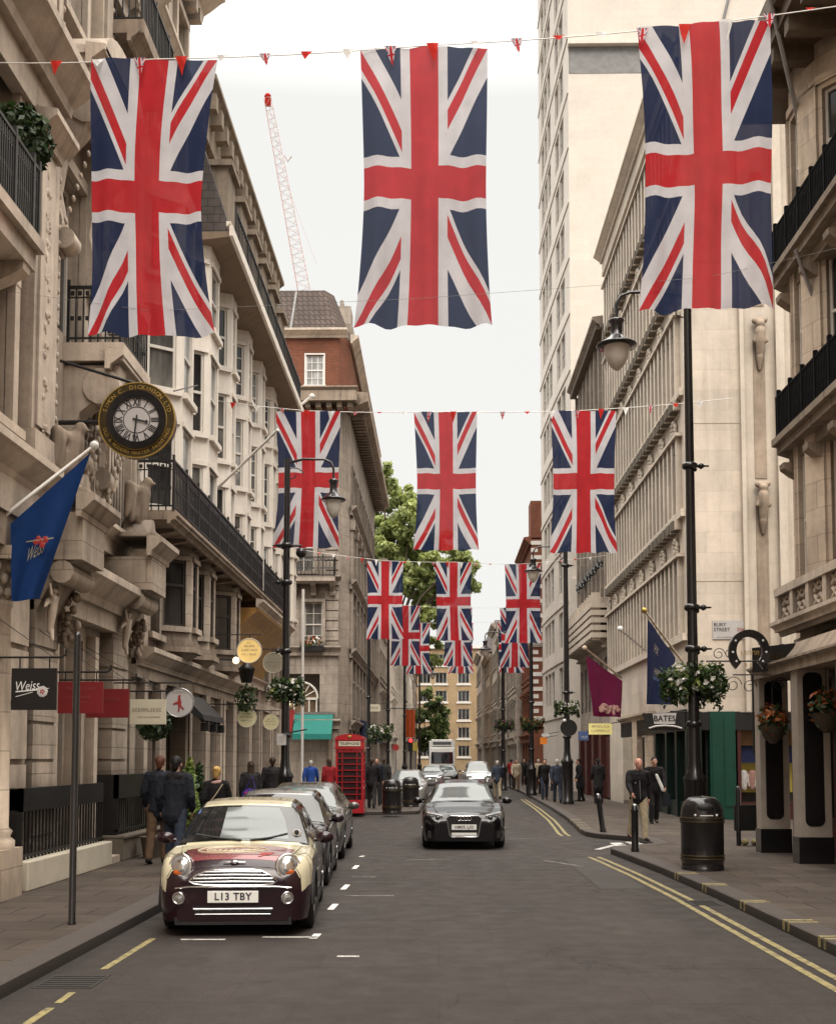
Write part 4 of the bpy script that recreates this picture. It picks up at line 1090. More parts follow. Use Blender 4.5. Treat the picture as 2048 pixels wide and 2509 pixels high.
# tan brick flats closing the street
F = front(152)
fl_ = thing('flats', 'tan brick block of flats closing the far end of the street', 'building', (1.5, 152, 0))
mb = MB(); ops = []
for i in range(6):
    for x in (-4.6, -1.8, .3, 3.2, 6): ops.append((x - .75, x + .75, 2.2 + i * 2.35, 3.6 + i * 2.35))
wall(mb, F, -12, 14, 0, 16.4, ops, .15); shell(mb, F, -12, 14, 0, 16.4, 10); mb.build('wall', 'brick_tan', fl_)
for a, b_, c_, d in ops: k = MB(); k.fbox(F, a - .2, b_ + .2, c_ - .25, c_ - .05, 0, .12); k.build('window_sill', 'white_paint', fl_)
k = MB(); k.fbox(F, -12, 14, 16.1, 16.5, 0, .3); k.build('parapet', 'white_paint', fl_)
for a, b_, c_, d in ops: window(fl_, F, (a + b_) / 2, c_, b_ - a, d - c_, .1, (3, 1, 0), 'white_paint', 'pane_dark')

# ================================================================== R1: bow-fronted corner house, near right
F = right(7.35)
r1 = thing('bow_fronted_house', 'bow-fronted stone house at the right edge with black balconies over a black-panelled shopfront', 'building', (7.35, 20, 0))
mb = MB()
ops = [(18.0, 18.9, 5.5, 8.0), (18.0, 18.9, 9.3, 11.6)]
wall(mb, F, -34, 20.6, 3.6, 16, [], .25); shell(mb, F, -34, 24.3, 0, 16, 12)
wall(mb, F, -34, 16.4, 0, 3.6); mb.fbox(F, 23.9, 24.3, .1, 15.9, -.6, .02)
# bow: facets with tall openings, from z=4.6 up
nb = 9; R0 = 1.9; uc = 22.3; wc = -1.42
pts = []
for i in range(nb + 1):
    t = math.pi * (.04 + .92 * i / nb); pts.append((uc - math.cos(t) * R0, wc + math.sin(t) * R0))
openf = (1, 3, 4, 5, 7)
bow_w = []
for i in range(nb):
    G, L = seg(F, *pts[i], *pts[i + 1])
    o = []
    if i in (1, 2, 4, 6, 7):
        o = [(.08, L - .08, 5.35, 7.95), (.08, L - .08, 9.15, 11.45), (.08, L - .08, 12.65, 14.35)]
        bow_w += [(G, L, x) for x in o]
    wall(mb, G, 0, L, 3.9, 15.3, o, .22)
    if i in (3, 5): mb.fbox(G, .02, L - .02, 5.3, 14.5, 0, .05)
    for v in (8.05, 11.55, 14.45): mb.fbox(G, -.02, L + .02, v, v + .16, 0, .05)
P = [F.p(a, 0, b_) for a, b_ in pts]
mb.add([(p.x, p.y, 15.3) for p in P], [tuple(range(len(P)))]); mb.add([(p.x, p.y, 3.9) for p in P], [tuple(range(len(P)))])
mb.build('wall', 'portland_warm', r1)
for G, L, x in bow_w: window(r1, G, L / 2, x[2], L - .16, x[3] - x[2], .13, (1, 1, .42), 'frame_white', 'pane_dark')
def bowplan(off, v0, v1, mb, u_in=8.0, mi=0):
    a = [F.p(u, 0, w) for u, w in [(u_in, .0), (u_in, .6 + off)] + [(23.3 + off * .3, .6 + off), (23.6 + off * .3, .3), (23.75, -.2)]]
    mb.plan([(p.x, p.y) for p in a], v0, v1, mi)
k = MB()
for z in (11.45, 8.05): bowplan(.12, z + .05, z + .18, k); bowplan(.02, z - .12, z + .05, k); bowplan(-.2, z - .35, z - .12, k)
for z in (11.1, 7.7):
    for u in (20.2, 21.6, 23.1): console(k, F, u, z, .6, .9, .3)
k.build('balcony_slab', 'soffit_stone', r1)
for z in (11.63, 8.23):
    railing(F, 14, 23.35, z, .88, .6, r1, .085, ends=.65, fancy=True, r=.018, mat='matt_black')
    k = MB(); k.fbox(F, 14, 23.3, z + .03, z + .8, .56, .575); k.fbox(F, 23.31, 23.325, z + .03, z + .8, 0, .56); k.build('balcony_backing', 'matt_black', r1)
# stone balustrade above the shop
k = MB(); k.fbox(F, 10, 23.1, 4.35, 4.5, .0, .8); k.fbox(F, 10, 23.1, 5.05, 5.2, .55, .8); corn(k, F, 10, 23.2, 4.28, .9, 0, .6)
for i in range(14):
    u = 23.0 - i * .95; k.fbox(F, u - .09, u + .09, 4.5, 5.05, .58, .78)
    for j in (.32, .63):
        for q in (4.62, 4.86): k.tube([F.p(u - j - .13, q, .68), F.p(u - j + .13, q + .16, .68)], .05, 6); k.tube([F.p(u - j - .13, q + .16, .68), F.p(u - j + .13, q, .68)], .05, 6)
k.build('balustrade', 'portland', r1)
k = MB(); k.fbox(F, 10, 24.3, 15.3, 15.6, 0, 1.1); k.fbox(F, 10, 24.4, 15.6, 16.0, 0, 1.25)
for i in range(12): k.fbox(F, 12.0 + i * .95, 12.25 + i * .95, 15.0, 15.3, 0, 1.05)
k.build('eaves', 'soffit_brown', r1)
k = MB(); k.tube([F.p(22.6, 13.6, .1), F.p(20.6, 15.9, 1.4)], .05, 8); k.build('strut', 'steel', r1); k = MB(); k.tube([F.p(21.8, 10.2, .2), F.p(21.4, 11.3, .75)], .04, 8); k.build('strut', 'steel', r1)
# ground floor: pale pilasters with black round-ended panels, dark shop behind
k = MB(); k.fbox(F, 8, 23.3, 3.55, 4.3, -.2, .12); corn(k, F, 8, 23.4, 4.0, .8, 0, .1); k.build('shop_fascia_stone', 'portland_dark', r1)
k = MB(); k.fbox(F, 14, 23.0, .12, 3.5, -.35, -.3); k.fbox(F, 22.95, 23.0, .12, 3.5, -.35, .3); k.build('shop_interior', 'shop_interior', r1)
k = MB(); k.fbox(F, 14, 23.1, 3.42, 3.6, -.2, 1.28); corn(k, F, 14, 23.15, 3.5, .5, 0, 1.2); k.profile(F, 14, 23.1, [(0, 3.6), (1.15, 3.6), (.9, 4.0), (.3, 4.2), (0, 4.25)]); k.build('shop_cornice', 'portland_dark', r1)
for yy in (22.75, 20.35, 18.0):
    q = front(yy); k = MB(); k.fbox(q, 6.13, 6.68, .57, 3.42, -.34, 0); k.build('shop_pilaster', 'pale_stone_paint', r1)
    k = MB(); pts = [(6.395 + sx * (.055 + .11 * math.cos(R(an))), vc + sv * .11 * math.sin(R(an))) for sx, sv, vc, rg in ((-1, -1, .86, range(0, 91, 18)), (1, -1, .86, range(90, -1, -18)), (1, 1, 3.27, range(0, 91, 18)), (-1, 1, 3.27, range(90, -1, -18))) for an in rg]; k.poly(q, pts, 0, .008); k.build('pilaster_panel', 'black_gloss', r1)
    k = MB(); k.fbox(q, 6.11, 6.7, .12, .57, -.36, .02); k.build('pilaster_plinth', 'black_gloss', r1)
    k = MB(); k.fbox(q, 6.82, 6.95, .12, 3.42, -.3, -.08); k.build('door_jamb', 'maroon_wood', r1); k = MB(); k.fbox(q, 6.98, 7.16, .5, 3.42, -.3, -.1); k.build('inner_pilaster', 'portland_warm', r1)
k = MB()
for a, b_ in ((20.75, 22.3), (18.4, 19.95)):
    k.fbox(F, a, b_, .12, .8, -.2, .3); k.fbox(F, a, a + .07, .8, 3.5, -.2, -.12); k.fbox(F, b_ - .07, b_, .8, 3.5, -.2, -.12); k.fbox(F, (a + b_) / 2 - .03, (a + b_) / 2 + .03, .8, 3.5, -.18, -.13)
k.build('shop_window_frame', 'maroon_wood', r1)
k = MB()
for a, b_ in ((20.75, 22.3), (18.4, 19.95)): k.fbox(F, a, b_, .8, 3.5, -.22, -.2)
k.build('shop_window_pane', 'pane_warm', r1)
# flank facing the camera beyond nothing: north end wall of R1 is seen from behind only

# ================================================================== R2: pale stone block with fins (hat shop on the ground floor)
F = right(7.4); S = front(35.2)
r2 = thing('stone_office_block', 'pale stone block with rows of narrow fins and carved wreaths above the hat shop', 'building', (7.4, 43, 0))
mb = MB()
D0, D1 = 35.2, 51.4
lines = [5.55, 9.3, 13.0, 16.75, 20.5, 23.4]
n = 22; du = (D1 - D0 - 1.2) / n
ops = []
for i, v in enumerate(lines[:-1]):
    for k in range(n):
        u = D0 + .6 + du * (k + .5); top = (lines[i + 1] - 1.35) if i < 4 else 22.6
        ops.append((u - du * .25, u + du * .25, v + .12, top))
wall(mb, F, D0, D1, 3.4, 24.4, ops, .16); mb.quad(F.p(D0, 0, 0), F.p(D0 + .4, 0, 0), F.p(D0 + .4, 3.4, 0), F.p(D0, 3.4, 0)); mb.quad(F.p(D1 - 3.6, 0, 0), F.p(D1, 0, 0), F.p(D1, 3.4, 0), F.p(D1 - 3.6, 3.4, 0))
wall(mb, S, 7.4, 9.1, 3.3, 24.4); P = F.p
mb.quad(P(D1, 0, 0), P(D1, 0, -9), P(D1, 24.4, -9), P(D1, 24.4, 0)); mb.quad(P(D0, 24.39, 0), P(D1, 24.39, 0), P(D1, 24.39, -9), P(D0, 24.39, -9))
for i, v in enumerate(lines):
    band(mb, F, D0, D1, v - .12, v + .1, .14)
    for k in range(n + 1):
        if 0 < i < 5: u = D0 + .6 + du * k; mb.fbox(F, u - .09, u + .09, v - .42, v - .12, 0, .2)
for i in range(5):
    for k in range(n + 1):
        u = D0 + .6 + du * k; top = (lines[i + 1] - 1.3) if i < 4 else 22.6
        mb.fbox(F, u - du * .17, u + du * .17, lines[i] + .1, top, 0, .14)
        mb.poly(F, [(u - du * .5, top), (u + du * .5, top), (u + du * .5, top + .1), (u - du * .5, top + .1)], 0, .22)
corn(mb, F, D0 - .1, D1 + .1, 23.9, 1.3, 0, .1); mb.fbox(F, D0, D1, 23.3, 23.9, 0, .12)
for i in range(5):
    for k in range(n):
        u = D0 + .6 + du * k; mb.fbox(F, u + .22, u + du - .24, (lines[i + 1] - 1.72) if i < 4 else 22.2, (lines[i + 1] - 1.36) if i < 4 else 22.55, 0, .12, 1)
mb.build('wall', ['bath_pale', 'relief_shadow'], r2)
k = MB()
for i, v in enumerate(lines[:-1]):
    for j in range(n):
        u = D0 + .6 + du * (j + .5); top = (lines[i + 1] - 1.35) if i < 4 else 22.6
        k.quad(F.p(u - du * .25, v + .12, -.15), F.p(u + du * .25, v + .12, -.15), F.p(u + du * .25, top, -.15), F.p(u - du * .25, top, -.15))
k.build('window_strip', 'pane_grey', r2)
gm = None     # dark boxes between the blocks, string-course shade put into their colour
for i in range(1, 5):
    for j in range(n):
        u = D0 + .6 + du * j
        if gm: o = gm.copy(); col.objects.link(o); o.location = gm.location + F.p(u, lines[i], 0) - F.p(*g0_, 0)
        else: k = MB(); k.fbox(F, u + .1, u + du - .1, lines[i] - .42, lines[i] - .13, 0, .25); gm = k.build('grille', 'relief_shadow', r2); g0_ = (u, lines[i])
wm = None     # carved wreaths and ribbons on the plain bands, one part each
for i in range(1, 5):
    for j in range(0, n, 3):
        u = D0 + .6 + du * (j + .9); v = lines[i] - .85
        if wm:
            wo = wm.copy(); col.objects.link(wo); wo.location = wm.location + F.p(u, v, 0) - F.p(*w0_, 0); continue
        k = MB(); w0_ = (u, v)
        for q in range(9):
            t = q * .7; k.ball(F.p(u + .2 * math.cos(t), v + .2 * math.sin(t), .06), .085, .085, .085, 5)
        for q in range(5): k.ball(F.p(u - .28 + .02 * q, v - .1 * q, .06), .06, .06, .08, 5); k.ball(F.p(u + .28, v - .06 * q, .06), .05, .05, .07, 5)
        wm = k.build('carved_wreath', 'bath_plain', r2)
# flank toward the side road
k = MB(); wall(k, S, 9.1, 15.5, 3.3, 24.4)
k.fbox(S, 9.08, 9.2, 3.3, 24.4, 0, .14); k.fbox(S, 10.15, 10.4, 3.3, 24.4, 0, .18); k.fbox(S, 7.4, 7.6, 3.3, 24.4, 0, .05)
for v in (7.2, 12.0, 17.0): k.fbox(S, 7.4, 9.08, v, v + .03, -.0, .012)
k.build('flank_wall', 'bath_plain', r2)
for v in (10.3, 15.6, 5.3):
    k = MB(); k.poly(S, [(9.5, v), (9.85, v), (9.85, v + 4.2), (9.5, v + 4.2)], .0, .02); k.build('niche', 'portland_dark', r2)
for v in (14.3, 9.3):
    mbk = MB(); Pp = lambda a, b_, c_: S.p(9.68 + a * .7, v + b_ * .75, .06 + c_)
    mbk.cap(Pp(0, -.4, .05), Pp(0, .2, .12), .1, .16); mbk.cap(Pp(0, .2, .12), Pp(0, .6, .14), .16, .17); mbk.ball(Pp(0, .9, .16), .13)
    for sg in (-1, 1): mbk.cap(Pp(.15 * sg, .55, .12), Pp(.27 * sg, .2, .15), .07, .06)
    mbk.cap(Pp(0, -.4, .05), Pp(0, -.9, 0), .12, .05); mbk.cap(Pp(-.2, 1.05, .1), Pp(.2, 1.08, .1), .1, .1)
    me = blob(mbk, .03, 1, 1); me.materials.append(MATS['portland_dark']); o = bpy.data.objects.new('carved_figure', me); col.objects.link(o); o.parent = r2; o.location = -r2.location
# shopfronts
k = MB(); k.fbox(F, D0 + .2, D1 - 3.6, 2.75, 3.38, -.1, .08); k.fbox(S, 7.4, 11.8, 2.75, 3.28, -.1, .06); k.build('shop_fascia', 'black_board', r2)
k = MB(); k.fbox(F, D0 + .3, D1 - 3.6, .12, 2.75, -.6, -.55); k.fbox(S, 7.5, 13.4, .12, 3.3, -.75, -.7); k.build('shop_interior', 'shop_interior', r2)
k = MB()
for u in (D0 + .15, D0 + 1.7, D0 + 3.3, D0 + 5.2): k.fbox(F, u - .13, u + .13, .12, 2.8, -.2, .06)
k.fbox(S, 7.35, 7.75, .12, 3.3, -.3, .1); k.fbox(F, D0 + .2, D0 + 5.2, .12, .6, -.25, -.02)
k.build('shop_frame', 'green_dark', r2)
k = MB(); k.fbox(S, 8.0, 8.75, .12, 3.3, -.5, .08); k.fbox(S, 8.06, 8.3, .5, 3.1, .08, .1); k.fbox(S, 8.42, 8.68, .5, 3.1, .08, .1); k.fbox(S, 7.98, 8.78, .12, .4, .05, .12); k.build('corner_pilaster', 'green_paint', r2)
k = MB(); k.fbox(F, D0 + .2, D0 + 5.2, .6, 2.75, -.18, -.16); k.build('shop_window', 'pane_dark', r2)
k = MB(); k.fbox(F, D0 + 5.6, D0 + 7.3, .12, 3.35, -.2, .05); k.fbox(F, D0 + 8.6, D0 + 9.6, .12, 3.3, -.1, .12); corn(k, F, D0 + 5.3, D1 - 3.6, 3.3, .7, 0, .05); k.build('shop_pier', 'portland_warm', r2)
k = MB(); k.fbox(F, D0 + 7.4, D0 + 8.5, .3, 2.7, -.2, -.15); k.fbox(F, D0 + 9.8, D0 + 11.4, .3, 2.7, -.2, -.15); k.build('shop_window', 'pane_warm', r2)
k = MB(); k.fbox(S, 8.95, 11.5, 2.3, 3.0, -.3, -.26); k.build('side_fascia', 'brown_fascia', r2)
k = MB(); k.fbox(S, 8.95, 11.5, 1.78, 2.3, -.4, -.36); k.build('window_blind', 'blue_blind', r2)
k = MB()
for u in (8.82, 9.75, 10.55): k.fbox(S, u, u + .1, .12, 3.3, -.35, .02)
k.fbox(S, 8.8, 11.5, .12, .62, -.35, -.05); k.build('side_window_frame', 'maroon_wood', r2)
k = MB(); k.fbox(S, 9.0, 11.4, .9, 1.8, -.66, -.64); k.build('display_panel', 'yellow_panel', r2)
sh = MB()
for u, m in ((9.12, 0), (9.38, 1), (9.6, 0), (10.0, 0)):
    sh.cap(S.p(u, 1.05, -.5), S.p(u, 1.45, -.5), .1, .12, (1, .5, 1), 8, m); sh.cap(S.p(u - .1, 1.4, -.5), S.p(u - .14, 1.1, -.48), .045, .04, (1, 1, 1), 6, m); sh.cap(S.p(u + .1, 1.4, -.5), S.p(u + .14, 1.1, -.48), .045, .04, (1, 1, 1), 6, m)
sh.build('shirt_display', ['cloth_white', 'cloth_pink'], r2)

# ================================================================== R3: lower block with grey windows and stone balcony
F = right(7.4)
r3 = thing('stone_office_block', 'lower grey-windowed stone block with banded balcony between fin block and white tower', 'building', (7.4, 56.5, 0))
mb = MB(); ops = []; n = 7; du = 10.3 / n
for v, h in ((4.2, 2.2), (9.7, 3.6), (14.1, 2.2), (17.6, 3.0)):
    for i in range(n): u = 51.5 + du * (i + .5); ops.append((u - du * .36, u + du * .36, v, v + h))
wall(mb, F, 51.45, 61.8, 3.2, 21.4, ops, .15); shell(mb, F, 51.45, 61.8, 0, 21.4, 8)
for i in range(n + 1): mb.fbox(F, 51.5 + du * i - .1, 51.5 + du * i + .1, 9.2, 21, 0, .14)
corn(mb, F, 51.4, 61.9, 21.0, 1.6, 0, .1)
mb.build('wall', 'stone_grey', r3)
for a, b_, c_, d in ops: window(r3, F, (a + b_) / 2, c_, b_ - a, d - c_, .1, (2, 1, .3), 'steel', 'pane_sky' if c_ > 8 else 'pane_dark')
k = MB()
for j in range(5): k.fbox(F, 51.6, 61.8, 7.2 + j * .33, 7.42 + j * .33, 0, .75)
for i in range(12): k.fbox(F, 51.7 + i * .88, 51.85 + i * .88, 7.1, 9.2, .3, .7); console(k, F, 52 + i * .85, 7.2, .8, .4, .2)
k.build('balcony_balustrade', 'bath_pale', r3)
k = MB(); k.fbox(F, 51.5, 61.8, 20.95, 21.2, .1, .42); k.build('eaves', 'soffit_brown', r3)
k = MB()
for i in range(4): k.fbox(F, 51.7 + i * 2.6, 53.3 + i * 2.6, .2, 2.9, -.1, -.05); k.fbox(F, 53.4 + i * 2.6, 54.1 + i * 2.6, .12, 3.2, -.1, .12)
k.build('shopfront', 'maroon_wood', r3)
k = MB()
for i in range(9): k.tube([F.p(52 + i * 1.05, 10.4 + .1 * (i % 2), .2), F.p(52.7 + i * 1.05, 10.9, .25)], .05, 5); k.ball(F.p(52.3 + i * 1.05, 10.6, .2), .13, n=5)
k.build('iron_ornament', 'black_iron', r3)

# ================================================================== R4: white slab tower with a curved corner
r4 = thing('slab_tower', 'tall cream slab tower with blank end wall, rising above the right side', 'building', (10, 72, 0))
mb = MB(); S4 = front(65.6)
wall(mb, S4, 7.46, 30, 0, 60); F4 = right(7.5)
mb.quad((7.75, 65.6, 0), (30, 65.6, 0), (30, 80, 0), (7.75, 80, 0)); mb.quad((30, 65.6, 0), (30, 80, 0), (30, 80, 60), (30, 65.6, 60))
mb.build('end_wall', 'tower_slab', r4)
# curved street front: from (7.75,65.6) bulging to 7.1 and on to D=80
cp = []
for i in range(9):
    t = i / 8; cp.append((65.62 + 14.4 * t, .45 * math.sin(t * math.pi * .5) - .25 + .28))
k = MB(); wins_ = []
for i in range(8):
    G, L = seg(F4, *cp[i], *cp[i + 1])
    ops = []
    for j in range(16):
        v = 5.2 + j * 3.25
        if i in (1, 2, 4, 5, 6): ops.append((.12, L - .12, v, v + 2.1))
    wall(k, G, 0, L, 0, 60, ops, .18); wins_ += [(G, L, o) for o in ops]
    for j in range(17): k.fbox(G, 0, L, 4.35 + j * 3.25, 4.6 + j * 3.25, 0, .06)
k.build('curved_front', 'tower_plain', r4)
for G, L, o in wins_[:98]: window(r4, G, L / 2, o[2], L - .24, 2.1, .1, (2, 2, 0), 'frame_white', 'pane_grey')
k = MB(); k.fbox(S4, 7.5, 30, 41.2, 42.8, 0, .02); k.build('cement_band', 'lead_grey', r4)
k = MB(); k.fbox(S4, 7.45, 30, 42.8, 43.0, 0, .35); k.build('ledge', 'tower_plain', r4); k = MB(); k.fbox(S4, 7.3, 7.8, 0, 11.9, -.5, .3); k.build('corner_pier', 'tower_plain', r4)
k = MB(); k.fbox(S4, 16.3, 16.6, 26.4, 31.5, 0, .5); k.build('rear_flue', 'brick_red', r4)
k = MB(); k.tube([S4.p(14.8, 38, .1), S4.p(16.8, 46, .1)], .08, 6); k.build('cable_tray', 'lead_grey', r4)

# ================================================================== R5..: red brick house with white quoins, then small houses
FR = right(6.35)
r5 = house('red brick gabled house with white quoins beyond the cream tower', 'brick_house', FR, 80.2, 90, 16.9, [(4.2, 1.9), (7.6, 1.9), (11, 1.8), (14, 1.5)], 'brick_red', n=4, roof=3.0, ww=1.1)
k = MB(); S5 = front(80.15)
for i in range(26): k.fbox(S5, 6.3, 6.75 + .3 * (i % 2), 4 + i * .5, 4.27 + i * .5, 0, .06)
corn(k, S5, 6.0, 12, 9.6, 1.0, 0, .1); k.build('quoins', 'white_paint', r5)
k = MB(); k.quad((6.35, 80.15, 0), (14, 80.15, 0), (14, 80.15, 17), (6.35, 80.15, 17)); k.quad((6.35, 80.15, 16.9), (9, 80.15, 16.9), (8.2, 80.15, 20.6), (7.3, 80.15, 20.6)); k.build('gable_wall', 'brick_red', r5)
k = MB(); k.box(6.6, 7.6, 84, 86, 17, 20.4); k.build('tall_chimney', 'brick_red', r5)
FA = right(6.6)
r6 = house('pale stone two-storey house with projecting cornice below the red brick gable', 'terrace_house', right(6.9), 72.0 + 8.4, 80.1 + .02, 9.4, [(4.0, 2.2), (7.2, 1.4)], 'bath_plain', n=1) if False else None
house('pale grey stone house with flower boxes right of the far crossing', 'terrace_house', right(5.9), 90.2, 100, 14.0, W4, 'stone_street', n=4, roof=2.0)
house('buff brick house with dark signs in the row of far right shops', 'terrace_house', right(5.7), 100, 110, 12.6, W4, 'stone_street', n=4, roof=1.8)
house('narrow grey stone house with tall bay in the row of far right shops', 'terrace_house', right(5.4), 110, 119, 14.4, W4, 'stone_grey', n=4, roof=2.0)
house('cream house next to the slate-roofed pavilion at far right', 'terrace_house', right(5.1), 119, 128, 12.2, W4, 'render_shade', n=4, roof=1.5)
pv = house('grey stone pavilion with steep slate roof at the end of the right row', 'terrace_house', right(4.6), 128, 142, 13.4, W4, 'stone_grey', n=5)
k = MB(); k.add([(4.5, 127.8, 13.5), (11, 127.8, 13.5), (11, 142, 13.5), (4.5, 142, 13.5), (6.2, 130, 17.2), (9, 130, 17.2), (9, 140, 17.2), (6.2, 140, 17.2)], [(0, 1, 5, 4), (1, 2, 6, 5), (2, 3, 7, 6), (3, 0, 4, 7), (4, 5, 6, 7)]); k.build('roof', 'slate', pv)
# pale low house between R4 and the brick house, seen below the gable
# ------------------------------------------------------------------ union flag cloth
def mat_flag():
    m, t, b = newmat('union_flag')
    uv = t.new('ShaderNodeUVMap').outputs[0]; sp = t.new('ShaderNodeSeparateXYZ'); t.l.new(uv, sp.inputs[0])
    M = t.math
    x = M('SUBTRACT', sp.outputs[0], .5)               # across, -.5..+.5
    y = M('MULTIPLY', M('SUBTRACT', sp.outputs[1], .5), 2.0)   # along, -1..1
    ax = M('ABSOLUTE', x); ay = M('ABSOLUTE', y)
    def lt(a, k): return M('LESS_THAN', a, k)
    red = M('MAXIMUM', lt(ax, .112), lt(ay, .112))
    fim = M('MAXIMUM', lt(ax, .185), lt(ay, .185))
    hy = M('MULTIPLY', y, .5)
    s1 = M('DIVIDE', M('SUBTRACT', x, hy), 1.118); s2 = M('DIVIDE', M('ADD', x, hy), 1.118)
    white = M('MAXIMUM', lt(M('ABSOLUTE', s1), .1), lt(M('ABSOLUTE', s2), .1))
    sg = M('SIGN', y)
    q1 = M('MULTIPLY', s1, sg); q2 = M('MULTIPLY', s2, sg)
    r1 = M('MULTIPLY', M('GREATER_THAN', q1, -.068), lt(q1, 0.0)); r2 = M('MULTIPLY', M('GREATER_THAN', q2, -.068), lt(q2, 0.0))
    # each diagonal only in its own two quadrants
    same = M('GREATER_THAN', M('MULTIPLY', x, y), 0.0)
    rd = M('ADD', M('MULTIPLY', r1, same), M('MULTIPLY', r2, M('SUBTRACT', 1.0, same)))
    wh, rdc, bl = (.70, .69, .725), (.54, .027, .036), (.022, .034, .088)
    base = t.mix(white, bl, wh); base = t.mix(rd, base, rdc); base = t.mix(fim, base, wh); base = t.mix(red, base, rdc)
    p = t.new('ShaderNodeTexCoord').outputs['Object']
    base = t.mix(1.0, base, t.mix(t.ramp(t.noise(p, 3.5, 4), .3, .7), (.86, .86, .87), (1.05, 1.05, 1.05)), 'MULTIPLY')
    t.l.new(base, b.inputs['Base Color']); b.inputs['Roughness'].default_value = .75; b.inputs['Specular IOR Level'].default_value = .15
    tr = t.new('ShaderNodeBsdfTranslucent'); t.l.new(base, tr.inputs['Color'])
    mx = t.new('ShaderNodeMixShader'); mx.inputs[0].default_value = .42
    out = m.node_tree.nodes['Material Output']
    t.l.new(b.outputs[0], mx.inputs[1]); t.l.new(tr.outputs[0], mx.inputs[2])
    tp = t.new('ShaderNodeBsdfTransparent'); m2 = t.new('ShaderNodeMixShader'); m2.inputs[0].default_value = .04   # open weave
    t.l.new(mx.outputs[0], m2.inputs[1]); t.l.new(tp.outputs[0], m2.inputs[2]); t.l.new(m2.outputs[0], out.inputs['Surface'])
mat_flag()
def cloth_mat(name, c, tr=.2):
    m = simple(name, c, .8, 0, .12, 3, .1, .15); t = NT(m.node_tree); b = m.node_tree.nodes['Principled BSDF']
    x = t.new('ShaderNodeBsdfTranslucent'); x.inputs['Color'].default_value = (*c, 1)
    mx = t.new('ShaderNodeMixShader'); mx.inputs[0].default_value = tr
    t.l.new(b.outputs[0], mx.inputs[1]); t.l.new(x.outputs[0], mx.inputs[2]); t.l.new(mx.outputs[0], m.node_tree.nodes['Material Output'].inputs['Surface'])
cloth_mat('flag_navy', (.010, .016, .055)); cloth_mat('flag_blue', (.009, .038, .145)); cloth_mat('flag_maroon', (.17, .012, .065))
cloth_mat('pennant_red', (.55, .03, .02), .4); cloth_mat('pennant_white', (.75, .74, .72), .3); cloth_mat('pennant_navy', (.03, .04, .12), .3)
def union_flag(c, W, Hh, rnd, pinch=.12, sway=(0, 0), label='', group=None, flare=.0, tilt=0.0, asym=0.0):
    """cloth hanging from a wire; c = middle of its top edge"""
    me = bpy.data.meshes.new('union_flag'); nx, ny = 26, 52; vs = []; uvs = []
    ph = [rnd.uniform(0, 6.28) for _ in range(6)]; am = rnd.uniform(.7, 1.2)
    for j in range(ny + 1):
        tt = j / ny; y = 1 - 2 * tt
        for i in range(nx + 1):
            sx = i / nx - .5
            wid = W * (1 - pinch * (1 - abs(y) ** 1.6) * (.6 + .8 * tt) + flare * tt ** 3)
            X = sx * wid + sway[0] * tt ** 2 + asym * W * (1 - abs(y) ** 1.6) - asym * .3 * W * tt ** 3
            Y = am * (.045 * math.sin(sx * 15 + ph[0] + tt * 1.4) * (.25 + tt) + .03 * math.sin(sx * 31 + ph[1] - tt * 2) * (.3 + .7 * tt) + .05 * math.sin(tt * 5 + ph[2]) + .02 * math.sin(tt * 13 + sx * 6 + ph[3])) + sway[1] * tt ** 2
            Z = -tt * Hh + tilt * sx * W - .018 * math.sin(sx * 22 + ph[4]) * tt ** 4 - .012 * abs(math.sin(sx * 9.4)) * (1 - tt) ** 6
            vs.append((X, Y, Z)); uvs.append((sx + .5, 1 - tt))
    fs = [(j * (nx + 1) + i, j * (nx + 1) + i + 1, (j + 1) * (nx + 1) + i + 1, (j + 1) * (nx + 1) + i) for j in range(ny) for i in range(nx)]
    me.from_pydata(vs, [], fs); ul = me.uv_layers.new(name='UVMap')
    for l in me.loops: ul.data[l.index].uv = uvs[l.vertex_index]
    me.materials.append(MATS['union_flag']); me.polygons.foreach_set('use_smooth', [True] * len(fs))
    o = bpy.data.objects.new('union_flag', me); col.objects.link(o); o.location = c
    return tag(o, label, 'flag', group)
rf_ = random.Random(3)
FS = 1.22
ROWS = [(11.6, [(322, 124, 696), (880, 96, 668), (1459, 52, 641)], [1.27, 1.275, 1.31]),
        (24.1, [(640, 854, 1141), (925, 856, 1143), (1211, 853, 1148)], [1.32, 1.28, 1.32]),
        (42.0, [(800, 1165, 1328), (942, 1168, 1330), (1085, 1172, 1336)], [1.28, 1.28, 1.25]),
        (54.0, [(842, 1258, 1383), (951, 1262, 1384), (1068, 1262, 1386)], [1.3, 1.3, 1.3]),
        (60.5, [(868, 1294, 1400), (957, 1294, 1399), (1060, 1290, 1398)], [1.25, 1.25, 1.25])]
pos3 = ['left', 'middle', 'right']
rown = ['nearest', 'second', 'third', 'fourth', 'farthest']
extra = [['just above the clock', 'hanging alone against the white sky', 'before the tall right street lamp'],
         ['behind the left street lamp lantern', 'with the plane tree beside it', 'before the fin-fronted block'],
         ['hanging against the corner house', 'hanging below the plane tree foliage', 'hanging beside the red brick house'], ['']*3, ['']*3]
